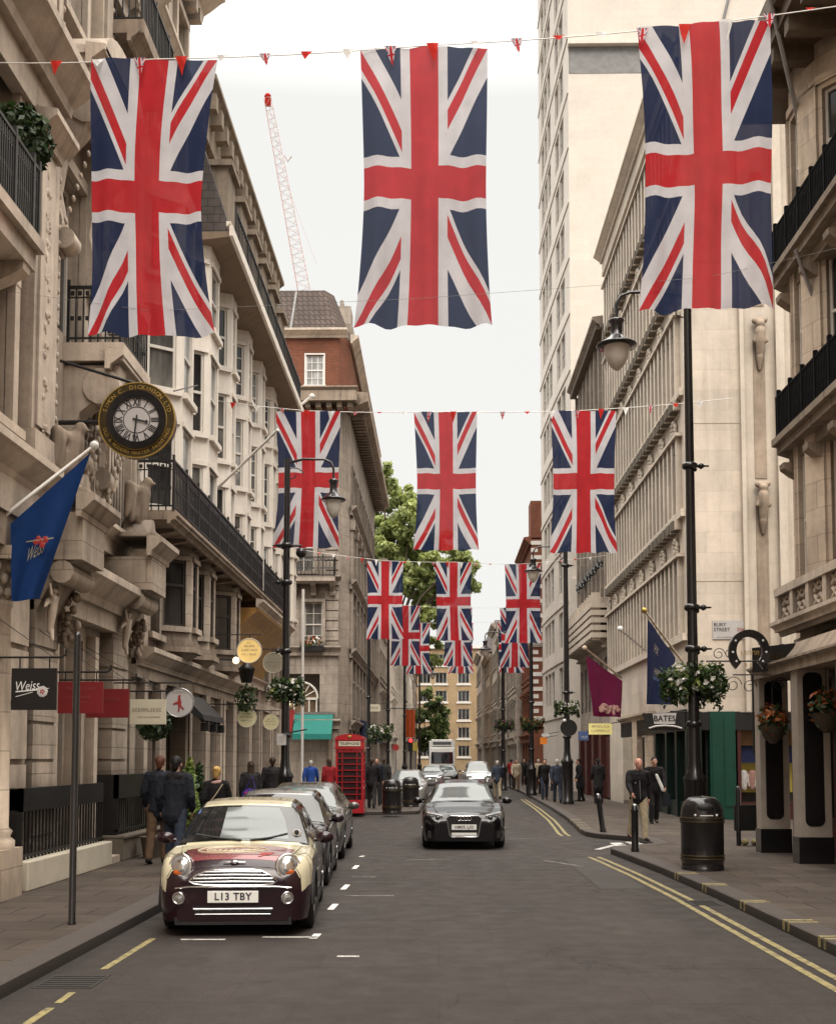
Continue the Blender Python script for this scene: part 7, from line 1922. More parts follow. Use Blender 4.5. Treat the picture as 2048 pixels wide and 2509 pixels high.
def mirror(root, x, y, z, mat, s=1.0):
    k = MB(); sg = 1 if x > 0 else -1; k.ball((x, y, z), .10 * s, .05 * s, .065 * s, 10); k.tube([(x - sg * .12 * s, y + .01, z - .03), (x - sg * .03, y + .01, z - .02)], .025, 7); return k.build('door_mirror', mat, root, raw=True)
def under(root, P):
    k = MB(); W = P['w'][-2][1] if False else max(v for _, v in P['w']); k.box(-W * .8, W * .8, .25, P['L'] - .25, P['zb'] - .02, P['zb'] + .25); return k.build('underbody', 'rubber', root, raw=True)

MINI = dict(L=3.70, zb=.17, rw=.30, arch=.355, axles=(.74, 3.2), crown=.03,
            w=[(0, .60), (.03, .70), (.1, .765), (.25, .815), (.6, .84), (3.0, .84), (3.5, .79), (3.7, .62)],
            belt=[(0, .60), (.03, .68), (.1, .77), (.2, .83), (.5, .855), (.95, .895), (2.2, .945), (3.3, .96), (3.6, .93), (3.7, .8)],
            top=[(0, .60), (.1, .77), (.5, .855), (.93, .90), (1.5, 1.335), (1.75, 1.375), (2.5, 1.385), (3.05, 1.345), (3.2, 1.30), (3.5, .98), (3.7, .8)],
            wr=[(0, .52), (.5, .70), (.93, .76), (1.5, .60), (2.5, .585), (3.1, .56), (3.5, .68), (3.7, .5)])
def make_mini(label, loc, hero=True, body='car_maroon', roofm='car_cream', rz=0):
    root = thing('parked_car', label, 'car', loc, rz, None); C = Car(MINI)
    def mf(y, q):
        a = abs(q)
        if 2.3 < a < 4.1 and .97 < y < 3.3: return 2
        if not hero: return 1 if (a < 3.2 and y > 1.35 and y < 3.2) else 0
        if y > 1.3 and a < 3.3: return 1
        if 2.0 < a < 5.6 and .05 < y < 1.5: return 1
        if a <= 2.0 and y > .58 + .06 * math.cos(q * 1.2): return 1 if y < 1.2 else 1
        if y > .06 and 5.0 < a < 6.6 and y < .45: return 1
        return 0
    C.body(root, [body, roofm, 'car_glass'], mf)
    C.patch(root, 'windscreen', 'car_glass', lambda a, b: (.985 + .47 * b, (a - .5) * 2 * 2.9), .006)
    if hero:
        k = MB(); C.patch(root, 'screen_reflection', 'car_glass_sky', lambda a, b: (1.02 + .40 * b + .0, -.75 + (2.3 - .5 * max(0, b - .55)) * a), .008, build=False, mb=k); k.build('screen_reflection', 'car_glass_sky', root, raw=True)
        k = MB(); C.patch(root, 'x', 'x', lambda a, b: (1.36 + .06 * b, -2.35 + .32 * a), .009, 2, 2, build=False, mb=k); k.build('permit_sticker', 'ink_blue', root, raw=True)
        k = MB(); p = C.at(1.10, 1.95) + C.nrm(1.1, 1.95) * .012; k.ball(p, .055, .02, .055, 10); k.build('tax_disc', 'sign_grey', root, raw=True); k = MB(); k.ball(p + C.nrm(1.1, 1.95) * .02, .03, .012, .035, 8); k.build('tax_disc_centre', 'ink_black', root, raw=True)
    for sgn in (-1, 1): C.patch(root, 'side_window', 'car_glass', lambda a, b: (1.32 + 1.62 * a, sgn * (3.12 + .78 * b)), .006, 6, 14)
    C.patch(root, 'rear_window', 'car_glass', lambda a, b: (3.22 + .24 * b, (a - .5) * 2 * 2.4), .006)
    # round headlamps in chrome rings
    AX = Matrix.Rotation(R(78), 3, 'X')
    for sg in (-1, 1):
        c = Vector((sg * .575, .085, .735)); B = Matrix.Rotation(R(sg * 16), 3, 'Z') @ AX
        k = MB(); k.lathe(c, [(.135, -.06), (.138, .015), (.125, .03), (.112, .022)], 28, axis=B, sy=1.08); h = k.build('headlight', 'chrome', root, raw=True)
        k = MB(); k.lathe(c, [(.113, .012), (.105, .03), (.07, .045), (.0, .052)], 24, axis=B, sy=1.08); k.build('lens', 'lamp_lens', h, raw=True)
        k = MB(); k.ball(c + B @ Vector((0, -.062, .035)), .06, .022, .04, 8); k.build('indicator', 'lamp_amber', h, raw=True)
        k = MB(); k.lathe(c, [(.07, .044), (.05, .056), (.02, .058), (.001, .058)], 18, axis=B, sy=1.08); k.build('projector', 'chrome', h, raw=True)
        c = Vector((sg * .575, -.005, .415)); A2 = Matrix.Rotation(R(sg * 14), 3, 'Z') @ Matrix.Rotation(R(90), 3, 'X')
        k = MB(); k.lathe(c, [(.068, -.05), (.07, .02), (.058, .03), (.052, .012)], 20, axis=A2); f = k.build('fog_light', 'chrome', root, raw=True)
        k = MB(); k.lathe(c, [(.053, .008), (.03, .02), (.001, .026)], 16, axis=A2); k.build('lens', 'lamp_lens', f, raw=True)
    # hexagonal grille with chrome slats
    K = front(0); pts = [(-.47, .595), (-.41, .645), (-.30, .70), (-.2, .715), (.2, .715), (.30, .70), (.41, .645), (.47, .595), (.42, .565), (.3, .55), (-.3, .55), (-.42, .565)]
    k = MB(); k.poly(K, pts, -.05, .012); k.build('grille', 'rubber', root, raw=True)
    k = MB(); loop = [K.p(u, v, .014) for u, v in pts]; k.tube(loop + loop[:1], .012, 7)
    for v, hw in ((.585, .43), (.622, .42), (.658, .37), (.692, .30)): k.tube([K.p(-hw, v, .016), K.p(0, v + .006, .022), K.p(hw, v, .016)], .0115, 7)
    k.build('grille_slats', 'chrome', root, raw=True)
    k = MB(); k.fbox(K, -.40, .40, .235, .325, -.04, .012); k.fbox(K, -.62, .62, .13, .215, -.1, -.004); k.build('lower_intake', 'rubber', root, raw=True)
    k = MB(); k.tube([K.p(-.42, .30, .015), K.p(.42, .30, .015)], .012, 7); k.tube([K.p(-.40, .245, .013), K.p(.40, .245, .013)], .007, 6); k.tube([K.p(-.62, .52, .0), K.p(-.45, .535, .02), K.p(.45, .535, .02), K.p(.62, .52, .0)], .01, 6); k.build('bumper_trim', 'chrome' if hero else 'rubber', root, raw=True)
    k = MB(); p = C.at(.08, 0) + Vector((0, -.01, .01)); k.ball(p, .05, .02, .022, 8); k.tube([p + Vector((-.12, 0, .0)), p, p + Vector((.12, 0, 0))], [.006, .012, .006], 6); k.build('bonnet_badge', 'chrome', root, raw=True)
    if hero:   # painted swoosh and ringed emblem on the bonnet
        C.patch(root, 'bonnet_swoosh', 'car_maroon_light', lambda a, b: (.13 + (.50 + .16 * math.sin(a * 3.1)) * b, -1.9 + 3.9 * a), .004, 12, 20)
        k = MB()
        for (y0, q0, ry, rq) in ((.52, -.25, .20, 1.15), (.54, -.2, .13, .82)):
            loop = []
            for i in range(33):
                t = 2 * math.pi * i / 32; y, q = y0 + ry * math.sin(t), q0 + rq * math.cos(t); loop.append(C.at(y, q) + C.nrm(y, q) * .006)
            k.tube(loop, .009, 5)
        for i in range(9): q = -1.0 + i * .18; y = .43 + .012 * (i % 3); k.tube([C.at(y, q) + UP * .008, C.at(y + .05, q + .1) + UP * .008], .008, 5)
        k.build('bonnet_emblem', 'car_cream', root, raw=True)
        k = MB(); C.patch(root, 'x', 'x', lambda a, b: (.16 + .16 * b + .05 * a, .85 + .5 * a), .007, 3, 4, build=False, mb=k); k.build('bonnet_badge_pink', 'ink_red', root, raw=True)
        plate(root, (0, -.03, .43), 'L13 TBY', .54, .125, size=.108)
    else: plate(root, (0, -.03, .43), '', .52, .11)
    k = MB()   # shut lines
    for sg in (-1, 1):
        k.tube([C.at(y, sg * 2.3) + C.nrm(y, sg * 2.3) * .001 for y in (.12, .25, .45, .7, .93)], .0045, 4)
        for y in (1.22, 2.45): k.tube([C.at(y, sg * q) + C.nrm(y, sg * q) * .001 for q in (5.0, 5.8, 6.6, 7.4, 8.2, 8.8)], .0045, 4)
        k.tube([C.at(.42, sg * q) + C.nrm(.42, sg * q) * .001 for q in (2.3, 3, 4, 5, 6)], .0045, 4)
    k.tube([C.at(.06, q) + C.nrm(.06, q) * .001 for q in (-6, -5, -3, -1.5, 0, 1.5, 3, 5, 6)], .0045, 4)
    k.build('panel_seams', 'rubber', root, raw=True)
    k = MB()
    for x0, y0, x1, y1 in ((-.02, .965, -.55, 1.02), (.08, .965, .5, 1.09)):
        k.tube([(x0, y0, .965), ((x0 + x1) / 2, y0 + .05, .985), (x1, y1, 1.03)], .012, 6)
    k.build('wiper', 'rubber', root, raw=True)
    for sg in (-1, 1):   # black arch lips and sill
        for yw in MINI['axles']:
            k = MB(); k.tube([(sg * (lerpk(MINI['w'], yw) * .97 + .012), yw + .37 * math.cos(math.pi * i / 12), .30 + .37 * math.sin(math.pi * i / 12)) for i in range(13)], .03, 6); k.build('wheel_arch_trim', 'rubber', root, raw=True)
        k = MB(); k.box(sg * .80 - .03, sg * .80 + .03, 1.1, 2.85, .15, .24); k.build('sill_trim', 'rubber', root, raw=True)
    for sg in (-1, 1):
        mirror(root, sg * .93, 1.2, .98, 'car_maroon' if hero else body, 1.05)
        for yw in MINI['axles']: wheel(root, sg * .735, yw, .30, .19)
    k = MB()
    for sg in (-1, 1): k.ball((sg * .66, 3.62, .78), .07, .05, .1, 8)
    k.build('tail_light', 'lamp_tail', root, raw=True)
    under(root, MINI); return root

ESTATE = dict(L=4.58, zb=.18, rw=.32, arch=.375, axles=(.88, 3.53), crown=.03,
              w=[(0, .62), (.03, .73), (.1, .81), (.28, .865), (.7, .886), (3.4, .886), (4.2, .85), (4.58, .7)],
              belt=[(0, .56), (.03, .64), (.12, .71), (.3, .765), (.8, .86), (1.3, .925), (2.6, .96), (4.2, .99), (4.5, .95), (4.58, .8)],
              top=[(0, .56), (.12, .71), (.3, .765), (.8, .86), (1.28, .93), (2.0, 1.34), (2.4, 1.40), (3.6, 1.385), (4.0, 1.33), (4.45, .98), (4.58, .8)],
              wr=[(0, .56), (.8, .75), (1.28, .74), (2.0, .59), (3.8, .58), (4.5, .66), (4.58, .6)])
def make_estate(label, loc, body, name='car', txt='', audi=False, sky=True, rz=0, rails=True, facing=True):
    root = thing(name, label, 'car', loc, rz); C = Car(ESTATE)
    C.body(root, [body], lambda y, q: 0)
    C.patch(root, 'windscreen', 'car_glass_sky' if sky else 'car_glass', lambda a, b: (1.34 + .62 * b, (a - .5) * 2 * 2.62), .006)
    if audi or sky: C.patch(root, 'sunroof', 'car_glass', lambda a, b: (2.2 + .06 * b, (a - .5) * 2 * .8), .006, 3, 6)
    for sgn in (-1, 1): C.patch(root, 'side_window', 'car_glass', lambda a, b: (1.75 + 2.35 * a, sgn * (3.15 + .75 * b)), .006, 6, 14)
    C.patch(root, 'rear_window', 'car_glass_sky', lambda a, b: (4.02 + .36 * b, (a - .5) * 2 * 2.4), .006)
    K = front(0)
    if audi: pts = [(-.36, .66), (-.3, .71), (.3, .71), (.36, .66), (.30, .30), (.26, .27), (-.26, .27), (-.30, .30)]
    else: pts = [(-.4, .62), (.4, .62), (.36, .52), (-.36, .52)]
    k = MB(); k.poly(K, pts, -.05, .012); k.build('grille', 'rubber', root, raw=True)
    k = MB(); lp = [K.p(u, v, .016) for u, v in pts]; k.tube(lp + lp[:1], .016, 6)
    if audi:
        for i in range(4): k.tube([K.p(-.105 + .07 * i + .048 * math.cos(t * .52), .655 + .045 * math.sin(t * .52), .03) for t in range(13)], .007, 5)
    k.build('grille_surround', 'chrome', root, raw=True)
    if audi:
        k = MB(); k.fbox(K, -.26, .26, .30, .36, .0, .02); k.build('grille_bar', 'plate_white', root, raw=True)
        k = MB(); k.fbox(K, -.76, -.42, .25, .40, -.12, -.02); k.fbox(K, .42, .76, .25, .40, -.12, -.02); k.build('side_intake', 'rubber', root, raw=True)
    for sg in (-1, 1):
        k = MB(); k.hexa([(sg * .42, .015, .60), (sg * .80, .16, .63), (sg * .80, .34, .64), (sg * .42, .1, .62), (sg * .45, .02, .715), (sg * .775, .19, .775), (sg * .80, .36, .80), (sg * .45, .1, .735)]); h = k.build('headlight', 'lamp_lens', root, raw=True, bev=.012)
        k = MB(); k.ball((sg * .55, .045, .66), .05, .03, .045, 8); k.ball((sg * .68, .095, .68), .045, .03, .04, 8); k.build('bulb_housing', 'car_glass', h, raw=True)
    k = MB()
    for sg in (-1, 1): k.box(sg * .68 - .12, sg * .68 + .12, 4.46, 4.56, .72, .9)
    k.build('tail_light', 'lamp_tail', root, raw=True)
    plate(root, (0, -.022, .475), txt, .52, .112)
    k = MB(); k.tube([C.at(.25, -1.2) + UP * .004, C.at(.25, 1.2) + UP * .004], .006, 5)
    for sg in (-1, 1): k.tube([C.at(y, sg * (1.9 + .3 * (1.3 - y))) + UP * .003 for y in (.25, .5, .8, 1.1, 1.3)], .006, 5)
    k.tube([(-.6, 1.36, .965), (0, 1.3, .965), (.6, 1.36, .965)], .012, 5); k.build('panel_seams', 'rubber', root, raw=True)
    if rails:
        k = MB()
        for sg in (-1, 1): k.tube([(sg * .58, 2.15, 1.37), (sg * .585, 2.3, 1.45), (sg * .58, 3.6, 1.455), (sg * .57, 3.8, 1.39)], .018, 6)
        k.build('roof_rail', 'chrome', root, raw=True)
    for sg in (-1, 1):
        mirror(root, sg * 1.0, 1.75, .97, body, 1.15)
        for yw in ESTATE['axles']: wheel(root, sg * .775, yw, .32, .21)
    under(root, ESTATE); return root
MPV = dict(L=4.6, zb=.2, rw=.32, arch=.37, axles=(.85, 3.7), crown=.03,
           w=[(0, .6), (.05, .75), (.2, .86), (.6, .9), (4.2, .9), (4.5, .86), (4.6, .74)],
           belt=[(0, .62), (.1, .78), (.5, .95), (1.0, 1.05), (4.3, 1.1), (4.55, 1.0), (4.6, .9)],
           top=[(0, .62), (.5, .95), (.95, 1.06), (1.8, 1.6), (2.4, 1.72), (4.0, 1.70), (4.25, 1.62), (4.5, 1.08), (4.6, .9)],
           wr=[(0, .55), (.95, .78), (1.8, .66), (4.0, .66), (4.5, .78), (4.6, .7)])
def make_mpv(label, loc, body, rz=0):
    root = thing('people_carrier', label, 'car', loc, rz); C = Car(MPV); C.body(root, [body], lambda y, q: 0)
    C.patch(root, 'windscreen', 'car_glass_sky', lambda a, b: (1.05 + .72 * b, (a - .5) * 2 * 2.6), .006); C.patch(root, 'rear_window', 'car_glass_sky', lambda a, b: (4.22 + .26 * b, (a - .5) * 2 * 2.5), .006)
    for sgn in (-1, 1): C.patch(root, 'side_window', 'car_glass', lambda a, b: (1.6 + 2.5 * a, sgn * (3.15 + .75 * b)), .006, 4, 10)
    for sg in (-1, 1):
        k = MB(); k.box(sg * .76 - .07, sg * .76 + .07, 4.42, 4.58, .85, 1.15); k.build('tail_light', 'lamp_tail', root, raw=True)
        k = MB(); k.box(sg * .6 - .15, sg * .6 + .15, .04, .2, .68, .82); k.build('headlight', 'lamp_lens', root, raw=True)
        mirror(root, sg * 1.0, 1.5, 1.05, body)
        for yw in MPV['axles']: wheel(root, sg * .78, yw, .32, .2)
    k = MB(); k.box(-.82, .82, 4.5, 4.63, .32, .5); k.build('bumper', 'rubber', root, raw=True)
    k = MB(); k.box(-.26, .26, 4.6, 4.625, .62, .73); k.build('number_plate', 'plate_white', root, raw=True)
    under(root, MPV); return root
make_mini('cream and maroon small hatchback with chrome grille, foremost of the parked cars on the left', (-2.2, 12.75, 0), rz=R(3.4))
make_mini('dark plum small hatchback parked directly behind the cream and maroon one', (-2.46, 17.25, 0), False, 'car_plum', 'car_silver', R(2.2))
make_estate('grey-green saloon parked third in the left row before the phone box', (-2.66, 21.9, 0), 'car_greige', 'parked_car', sky=True, rails=False, rz=R(1.2))
p = ground(1138 * V, 1748 * V)
make_estate('black estate car with large chrome-framed grille driving up the middle of the road', (at(963 * V, 1700 * V, 25.2).x, 24.9, 0), 'car_black', 'moving_car', 'HM05 LJO', True)
make_estate('silver saloon parked far left behind the litter bins', (at(846 * V, 1620 * V, 53).x, 51.5, 0), 'car_silver', 'parked_car', rails=False)
make_estate('silver grey car facing us in the far traffic left of the white lorry', (at(896 * V, 1600 * V, 84).x, 84, 0), 'car_silver', 'moving_car', rails=False)
make_estate('small dark car in the far traffic under the white lorry cab', (at(928 * V, 1600 * V, 90).x, 90, 0), 'car_plum', 'moving_car', rails=False)
make_mpv('silver people carrier seen from behind driving away on the right', (at(990 * V, 1600 * V, 80).x, 75.6, 0), 'car_silver')
lx = at(918 * V, 1560 * V, 104).x
lo = thing('lorry', 'white lorry with high cab far along the road', 'lorry', (lx, 104, 0)); k = MB()
k.box(-1.15, 1.15, 1.9, 8.5, .9, 3.5); k.build('load_box', 'car_white', lo, raw=True, bev=.03)
k = MB(); k.hexa([(-1.1, .1, .5), (1.1, .1, .5), (1.1, 1.8, .5), (-1.1, 1.8, .5), (-1.05, .3, 2.9), (1.05, .3, 2.9), (1.05, 1.8, 3.0), (-1.05, 1.8, 3.0)]); k.box(-.95, .95, .5, 1.8, 3.0, 3.6); k.build('cab', 'car_white', lo, raw=True, bev=.05)
k = MB(); k.hexa([(-.98, .14, 1.5), (.98, .14, 1.5), (.98, .2, 1.5), (-.98, .2, 1.5), (-.95, .24, 2.5), (.95, .24, 2.5), (.95, .3, 2.5), (-.95, .3, 2.5)]); k.box(-.8, .8, .46, .5, 3.15, 3.4); k.box(-1.1, 1.1, .02, .12, .45, .85); k.build('windscreen', 'car_glass', lo, raw=True)
for sx in (-.85, .85):
    for yw in (1.0, 6.8): wheel(lo, sx, yw, .45, .3)
# ------------------------------------------------------------------ people: one continuous body each, clothes and hair as children
PB = {}
def person_meshes(key, ph=.35, arm=(.3, -.3), elbow=(.3, .3), lean=0.04, coat=.80, hair='short', female=False, build=1.0):
    """builds (once) the meshes of a pose, facing +Y, feet on z=0. ph = stride"""
    if key in PB: return PB[key]
    sw = .165 if female else .188; hipw = .095
    def leg(sx, a, bend):
        hip = Vector((sx * hipw, 0, .92)); kn = hip + Vector((0, math.sin(a), -math.cos(a))) * .44; b = a - bend; an = kn + Vector((0, math.sin(b), -math.cos(b))) * .43
        return hip, kn, an, b
    L = leg(-1, ph, .08 + .1 * abs(ph)); Rr = leg(1, -ph * .8, .12 + .75 * abs(ph))
    low = min(L[2].z, Rr[2].z) - .075
    up = Vector((0, 0, -low))
    def sh(v): return v + up
    legs = [(sh(h), sh(k), sh(a), b) for h, k, a, b in (L, Rr)]
    ctr = lambda z, y=0: Vector((0, y + lean * (z - .9) * 1.5, z)) + up
    sho = [ctr(1.425) + Vector((s * sw, 0, 0)) for s in (-1, 1)]
    arms = []
    for s, S_, a, e in ((-1, sho[0], arm[0], elbow[0]), (1, sho[1], arm[1], elbow[1])):
        el = S_ + Vector((s * .06, math.sin(a) * .28, -math.cos(a) * .28)); b = a + e; wr = el + Vector((-s * .01, math.sin(b) * .25, -math.cos(b) * .25)); arms.append((S_, el, wr, b, s))
    hd = ctr(1.635, .025)
    B = MB()
    B.cap(ctr(.93), ctr(1.05), .155, .14, (1.05, .72, 1)); B.cap(ctr(1.05), ctr(1.32), .14, .165, (1.02, .66, 1)); B.cap(sho[0] * .8 + sho[1] * .2, sho[1] * .8 + sho[0] * .2, .075, .075); B.cap(ctr(1.32), ctr(1.5), .14, .058, (1, .7, 1)); B.cap(ctr(1.46), ctr(1.58, .015), .056, .054)
    # head: skull, jaw, nose, brow, ears
    B.ball(hd + Vector((0, -.01, .035)), .076, .096, .092, 14); B.cap(hd + Vector((0, .045, -.06)), hd + Vector((0, .03, -.0)), .045, .066, (1, 1, 1)); B.cap(hd + Vector((0, .092, .01)), hd + Vector((0, .108, -.022)), .010, .014, n=8)
    B.cap(hd + Vector((-.03, .078, .035)), hd + Vector((.03, .078, .035)), .014, .014, n=8); B.cap(hd + Vector((-.018, .078, -.055)), hd + Vector((.018, .078, -.055)), .012, .012, n=8)
    for s in (-1, 1): B.ball(hd + Vector((s * .078, -.005, .0)), .012, .02, .032, 8)
    for h, k_, a, b in legs:
        B.cap(h, k_, .082, .056); B.cap(k_, a, .054, .038); fd = Vector((0, math.cos(b * .5), math.sin(min(0, b) * .9))).normalized(); B.cap(a + Vector((0, -.03, -.03)), a + fd * .15 + Vector((0, 0, -.045)), .036, .026)
    for S_, el, wr, b, s in arms:
        B.cap(S_, el, .05, .038); B.cap(el, wr, .038, .026)
        d = (wr - el).normalized(); side = Vector((s, 0, 0)); fwd = Vector((0, 1, 0)); fwd = (fwd - d * fwd.dot(d)).normalized()
        pal = wr + d * .05; B.cap(wr + d * .015, wr + d * .075, .03, .034, (.55, 1, 1))
        for f in range(4):
            o = fwd * (.026 - .0175 * f); ln = (.072, .082, .076, .058)[f]; k0 = wr + d * .085 + o; k1 = k0 + d * ln * .5 - side * .008; k2 = k1 + d * ln * .4 - side * .024
            B.cap(k0, k1, .0098, .009, n=8); B.cap(k1, k2, .009, .0075, n=8)
        t0 = wr + d * .035 + fwd * .03; B.cap(t0, t0 + d * .035 + fwd * .02 - side * .012, .012, .0095, n=8); B.cap(t0 + d * .035 + fwd * .02 - side * .012, t0 + d * .062 + fwd * .018 - side * .024, .0095, .008, n=8)
    out = {'body': blob(B, .0072, .3, 3)}
    J = MB(); z0 = coat
    J.cap(ctr(z0 + .06), ctr(1.08), .185 * build, .165 * build, (1.06, .78, 1)); J.cap(ctr(1.08), ctr(1.33), .168 * build, .19 * build, (1.04, .74, 1)); J.cap(sho[0] * .86 + sho[1] * .14, sho[1] * .86 + sho[0] * .14, .086, .086, (1, .95, 1)); J.cap(ctr(1.33), ctr(1.485), .155, .078, (1.08, .8, 1))
    if coat < .7: J.cap(ctr(coat), ctr(.95), .225, .18, (1, .85, 1))
    for S_, el, wr, b, s in arms: J.cap(S_, el, .08 * build, .064); J.cap(el, el.lerp(wr, .95), .063, .047)
    jm = blob(J, .014, .6, 4)
    for v in jm.vertices:   # cloth creases and a level hem
        n_ = mnoise.noise(Vector((v.co.x * 9, v.co.y * 9, v.co.z * 6))); m_ = mnoise.noise(Vector((v.co.x * 20, v.co.y * 20, v.co.z * 28))); v.co += v.normal * (.014 * n_ + .011 * m_)
    out['jacket'] = jm
    T = MB(); T.cap(ctr(.9), ctr(1.0), .165, .15, (1.04, .76, 1))
    for h, k_, a, b in legs: T.cap(h, k_, .105, .078); T.cap(k_, a + Vector((0, 0, .0)), .076, .066)
    tm = blob(T, .014, .6, 3)
    for v in tm.vertices: n_ = mnoise.noise(Vector((v.co.x * 12, v.co.y * 12, v.co.z * 14))); v.co += v.normal * .01 * n_
    out['trousers'] = tm
    S2 = MB()
    for h, k_, a, b in legs:
        fd = Vector((0, math.cos(b * .5), math.sin(min(0, b) * .9))).normalized(); S2.cap(a + Vector((0, -.045, -.035)), a + fd * .17 + Vector((0, 0, -.05)), .046, .036, (1, 1, .9))
    out['shoes'] = blob(S2, .012, .7, 2)
    H = MB()
    if hair in ('short', 'long', 'bun', 'ring'):
        if hair == 'ring':
            for i in range(9): t = math.pi * (1 + i / 8); H.ball(hd + Vector((.072 * math.cos(t), -.015 + .085 * math.sin(t), .005)), .022, .022, .03, 6)
        else:
            H.ball(hd + Vector((0, -.022, .05)), .086, .1, .09, 12)
            H.cap(hd + Vector((0, -.07, .03)), hd + Vector((0, -.075, -.05)), .065, .05)
            if hair == 'long': H.cap(hd + Vector((0, -.07, .02)), hd + Vector((0, -.09, -.22)), .085, .08, (1.05, .6, 1))
            if hair == 'bun': H.ball(hd + Vector((0, -.095, .075)), .05)
        out['hair'] = blob(H, .012, .8, 3)
    out['head'] = hd; out['arms'] = arms
    PB[key] = out; return out
def person(label, x, y, facing, key, kw, jacket, trousers, hair, skin='skin', scale=1.0, z=.12, shoes='cloth_shoe', group=None, face=False):
    """facing: 0 = walking away (+Y), pi = toward the camera"""
    m = person_meshes(key, **kw); o = thing('person', label, 'person', (x, y, z), facing, group); o.scale = (scale,) * 3
    mesh_obj('body', m['body'], skin, o); mesh_obj('jacket', m['jacket'], jacket, o); mesh_obj('trousers', m['trousers'], trousers, o); mesh_obj('shoes', m['shoes'], shoes, o)
    if 'hair' in m and hair: mesh_obj('hair', m['hair'], hair, o)
    if face:
        h = m['head']; k = MB()
        for s in (-1, 1): k.ball(h + Vector((s * .03, .083, .014)), .011, .008, .008, 8)
        k.build('eyes', 'eye_dark', o, raw=True); k = MB(); k.cap(h + Vector((-.02, .085, -.052)), h + Vector((.02, .085, -.052)), .005, .005, n=6); k.build('mouth', 'lip', o, raw=True)
    return o
def P_at(u, D): return at(u * V, 1600 * V, D).x
walkA = dict(ph=.30, arm=(-.35, .3), elbow=(.25, .35)); walkB = dict(ph=-.28, arm=(.3, -.3), elbow=(.35, .2)); stand = dict(ph=.06, arm=(.08, .05), elbow=(.2, .25))
pocket = dict(ph=.26, arm=(-.2, -.15), elbow=(.75, .7), build=1.04, coat=.80)
nm_ = person('nearer of the two walking men, black hooded jacket and blue jeans, seen from behind', P_at(364, 18.6), 18.6, 0, 'pocket', pocket, 'cloth_navy', 'cloth_denim', 'hair_black', scale=1.03)
person('auburn-haired man in navy jacket and tan trousers just behind the hooded man', P_at(331, 20.3), 20.3, 0, 'pocketb', dict(pocket, ph=-.25), 'cloth_navy', 'cloth_tan', 'hair_red', scale=1.03)
m0 = PB['pocket']; k = MB(); q = m0['head']; k.cap(q + Vector((-.07, -.10, -.19)), q + Vector((.07, -.10, -.19)), .075, .075, (1, .9, 1)); k.cap(q + Vector((0, -.12, -.2)), q + Vector((0, -.13, -.32)), .09, .03, (1, .6, 1))
hm = blob(k, .014, .7, 3); mesh_obj('hood', hm, 'cloth_black', nm_)
w1 = person('blond woman with hair tied up, black top and pale scarf, behind the cream car', P_at(449, 20.6), 20.6, 0, 'wbun', dict(ph=.25, arm=(-.3, .25), elbow=(.5, .5), female=True, hair='bun', coat=.86), 'cloth_black', 'cloth_charcoal', 'hair_blond', scale=.93)
m = PB['wbun']; k = MB(); h = m['head']
k.tube([(.0 + .075 * math.cos(t), .02 + .075 * math.sin(t), h.z - .17 + .015 * math.cos(t)) for t in [i * .393 for i in range(17)]], .035, 8); k.build('scarf', 'cloth_pink', w1, raw=True)
k = MB(); k.tube([(.14, -.08, h.z - .2), (.02, -.155, h.z - .4), (-.16, -.13, h.z - .62)], .014, 6); k.build('strap', 'cloth_beige', w1, raw=True)
w2 = person('long-haired woman in dark coat carrying a magenta and purple bag by the shop door', P_at(521, 27.5), 27.5, .2, 'wlong', dict(ph=.2, arm=(-.1, .1), elbow=(.5, .4), female=True, hair='long', coat=.72), 'cloth_charcoal', 'cloth_navy', 'hair_brown', scale=.97)
bx_ = P_at(518, 27.2); bo = thing('shoulder_bag', 'magenta and purple patterned bag carried by the long-haired woman', 'bag', (bx_, 27.25, .85)); k = MB(); k.ball((bx_, 27.25, 1.02), .2, .09, .2, 10); k.build('pouch', 'cloth_purple', bo)
k = MB()
for q in range(6): k.ball((bx_ + .09 * math.cos(q * 1.1), 27.16, 1.03 + .09 * math.sin(q * 1.1)), .055, .02, .055, 6)
k.build('pattern_panel', 'cloth_magenta', bo); k = MB(); k.tube([(bx_ - .12, 27.25, 1.15), (bx_ + .05, 27.3, 1.5), (bx_ + .15, 27.25, 1.15)], .015, 6); k.build('strap', 'cloth_purple', bo)
person('broad man in a long dark coat standing under the left flower basket', P_at(566, 30.5), 30.5, .1, 'longcoat', dict(ph=.1, arm=(-.1, .05), elbow=(.6, .4), coat=.62, build=1.12), 'cloth_charcoal', 'cloth_charcoal', 'hair_brown', scale=1.02)
person('person in a bright blue jacket walking by the teal awning', P_at(645, 43.5), 43.5, 0, 'walkA', walkA, 'cloth_blue', 'cloth_denim', 'hair_grey', scale=.98)
person('person in a red coat just left of the phone box', P_at(684, 42.5), 42.5, .4, 'wlong', {}, 'cloth_red', 'cloth_charcoal', 'hair_brown')
for i, (u, D, lab, jk) in enumerate([(772, 43.0, 'dark-coated person close behind the phone box on the left pavement', 'cloth_black'), (783, 45.5, 'person in a dark navy jacket between the phone box and the litter bins', 'cloth_navy'), (797, 47.0, 'person with pale collar in the knot of people behind the litter bins', 'cloth_charcoal'), (753, 52, 'far person in black left of the first distant lamp post', 'cloth_black')]):
    person(lab, P_at(u, D), D, math.pi * (i % 2), ['walkA', 'stand', 'walkB', 'stand'][i], [walkA, stand, walkB, stand][i], jk, 'cloth_charcoal', 'hair_brown', scale=1.02)
bm_ = person('bald man in black jacket and khaki trousers striding toward the camera', P_at(1324, 26.2), 26.2, math.pi + .12, 'bald', dict(ph=.30, arm=(-.25, .45), elbow=(.3, .45), hair='none', coat=.86, build=1.02, lean=.05), 'cloth_black', 'cloth_khaki', None, 'skin_pink', 1.02, face=True)
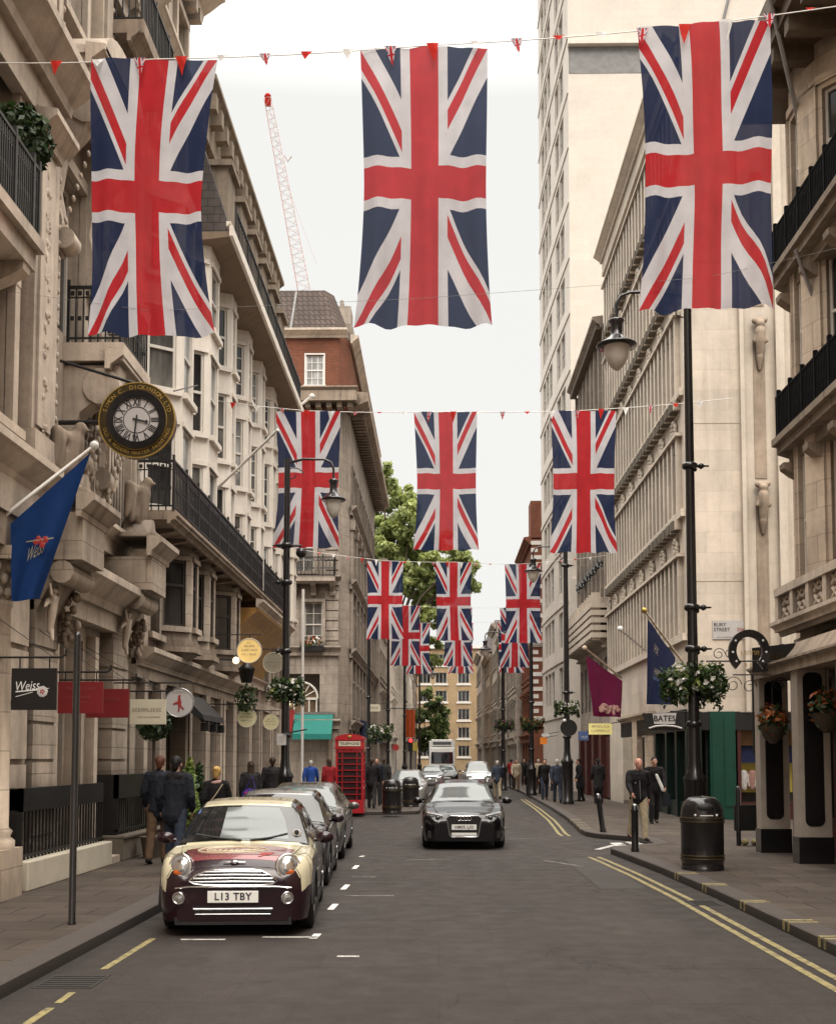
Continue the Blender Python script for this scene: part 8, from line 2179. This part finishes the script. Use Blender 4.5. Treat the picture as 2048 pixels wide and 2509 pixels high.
person('man in navy cap and dark clothes walking behind the bald man', P_at(1358, 33), 33, math.pi, 'walkB', walkB, 'cloth_black', 'cloth_charcoal', 'cloth_navy', scale=1.03, face=False)
m0 = PB['bald']; q = m0['head']; k = MB(); k.tube([(-.075, -.02, q.z - .16), (-.07, .06, q.z - .165), (0, .105, q.z - .24), (.07, .06, q.z - .165), (.075, -.02, q.z - .16)], .022, 8); k.build('collar', 'cloth_charcoal', bm_, raw=True)
k = MB(); k.tube([(0, .14, q.z - .26), (.01, .185, q.z - .45), (.0, .18, q.z - .75)], .006, 6); k.ball((.1, .165, q.z - .4), .02, .008, .012, 6); k.build('zip', 'steel', bm_, raw=True)
tb_x = P_at(1366, 32.8); to = thing('tote_bag', 'white bag strap and tote carried by the man in the navy cap', 'bag', (tb_x, 32.6, .9)); k = MB(); k.cap((tb_x - .05, 32.72, 1.45), (tb_x + .12, 32.72, 1.05), .04, .05, (1, .4, 1)); k.build('strap', 'cloth_white', to); k = MB(); k.box(tb_x + .1, tb_x + .3, 32.65, 32.75, .6, .95); k.build('pouch', 'cloth_navy', to)
for (u, D, f, key, kw, jk, tr, hr, lab) in [
    (1242, 47.5, 0.1, 'longcoat', None, 'cloth_charcoal', 'cloth_black', 'hair_black', 'tall man in a long dark coat walking away past the brown door'),
    (1204, 50, math.pi / 2, 'longcoat', None, 'cloth_black', 'cloth_black', 'hair_black', 'slim figure in a long black coat turned sideways under the blue sign'),
    (1157, 49, 0.0, 'walkA', None, 'cloth_slate', 'cloth_denim', 'hair_grey', 'white-haired person in slate blue jacket walking away beside the lamp pedestal'),
    (1131, 52, math.pi, 'walkB', None, 'cloth_black', 'cloth_denim', 'hair_brown', 'person in black jacket with pale bag walking by the small bollards'),
    (1072, 66, math.pi, 'walkA', None, 'cloth_beige', 'cloth_tan', 'hair_brown', 'person in a beige jacket walking toward us far on the right pavement'),
    (1099, 60, 0, 'stand', None, 'cloth_black', 'cloth_black', 'hair_black', 'person in black standing by the far right lamp post'),
    (1062, 74, 0, 'walkB', None, 'cloth_red', 'cloth_navy', 'hair_black', 'far person in a dark red top on the right pavement'),
    (1118, 70, 0, 'walkA', None, 'cloth_beige', 'cloth_charcoal', 'hair_grey', 'far person in a pale coat near the orange flowers'),
    (1088, 80, math.pi, 'walkB', None, 'cloth_charcoal', 'cloth_charcoal', 'hair_black', 'smallest dark figure far along the right pavement')]:
    person(lab, P_at(u, D), D, f, key, kw or {}, jk, tr, hr, scale=1.0)
person('white-haired man in slate jacket and khaki trousers walking in the road past the black estate', P_at(1033, 57), 57, 0, 'walkA', {}, 'cloth_slate', 'cloth_khaki', 'hair_grey', scale=1.03, z=0)
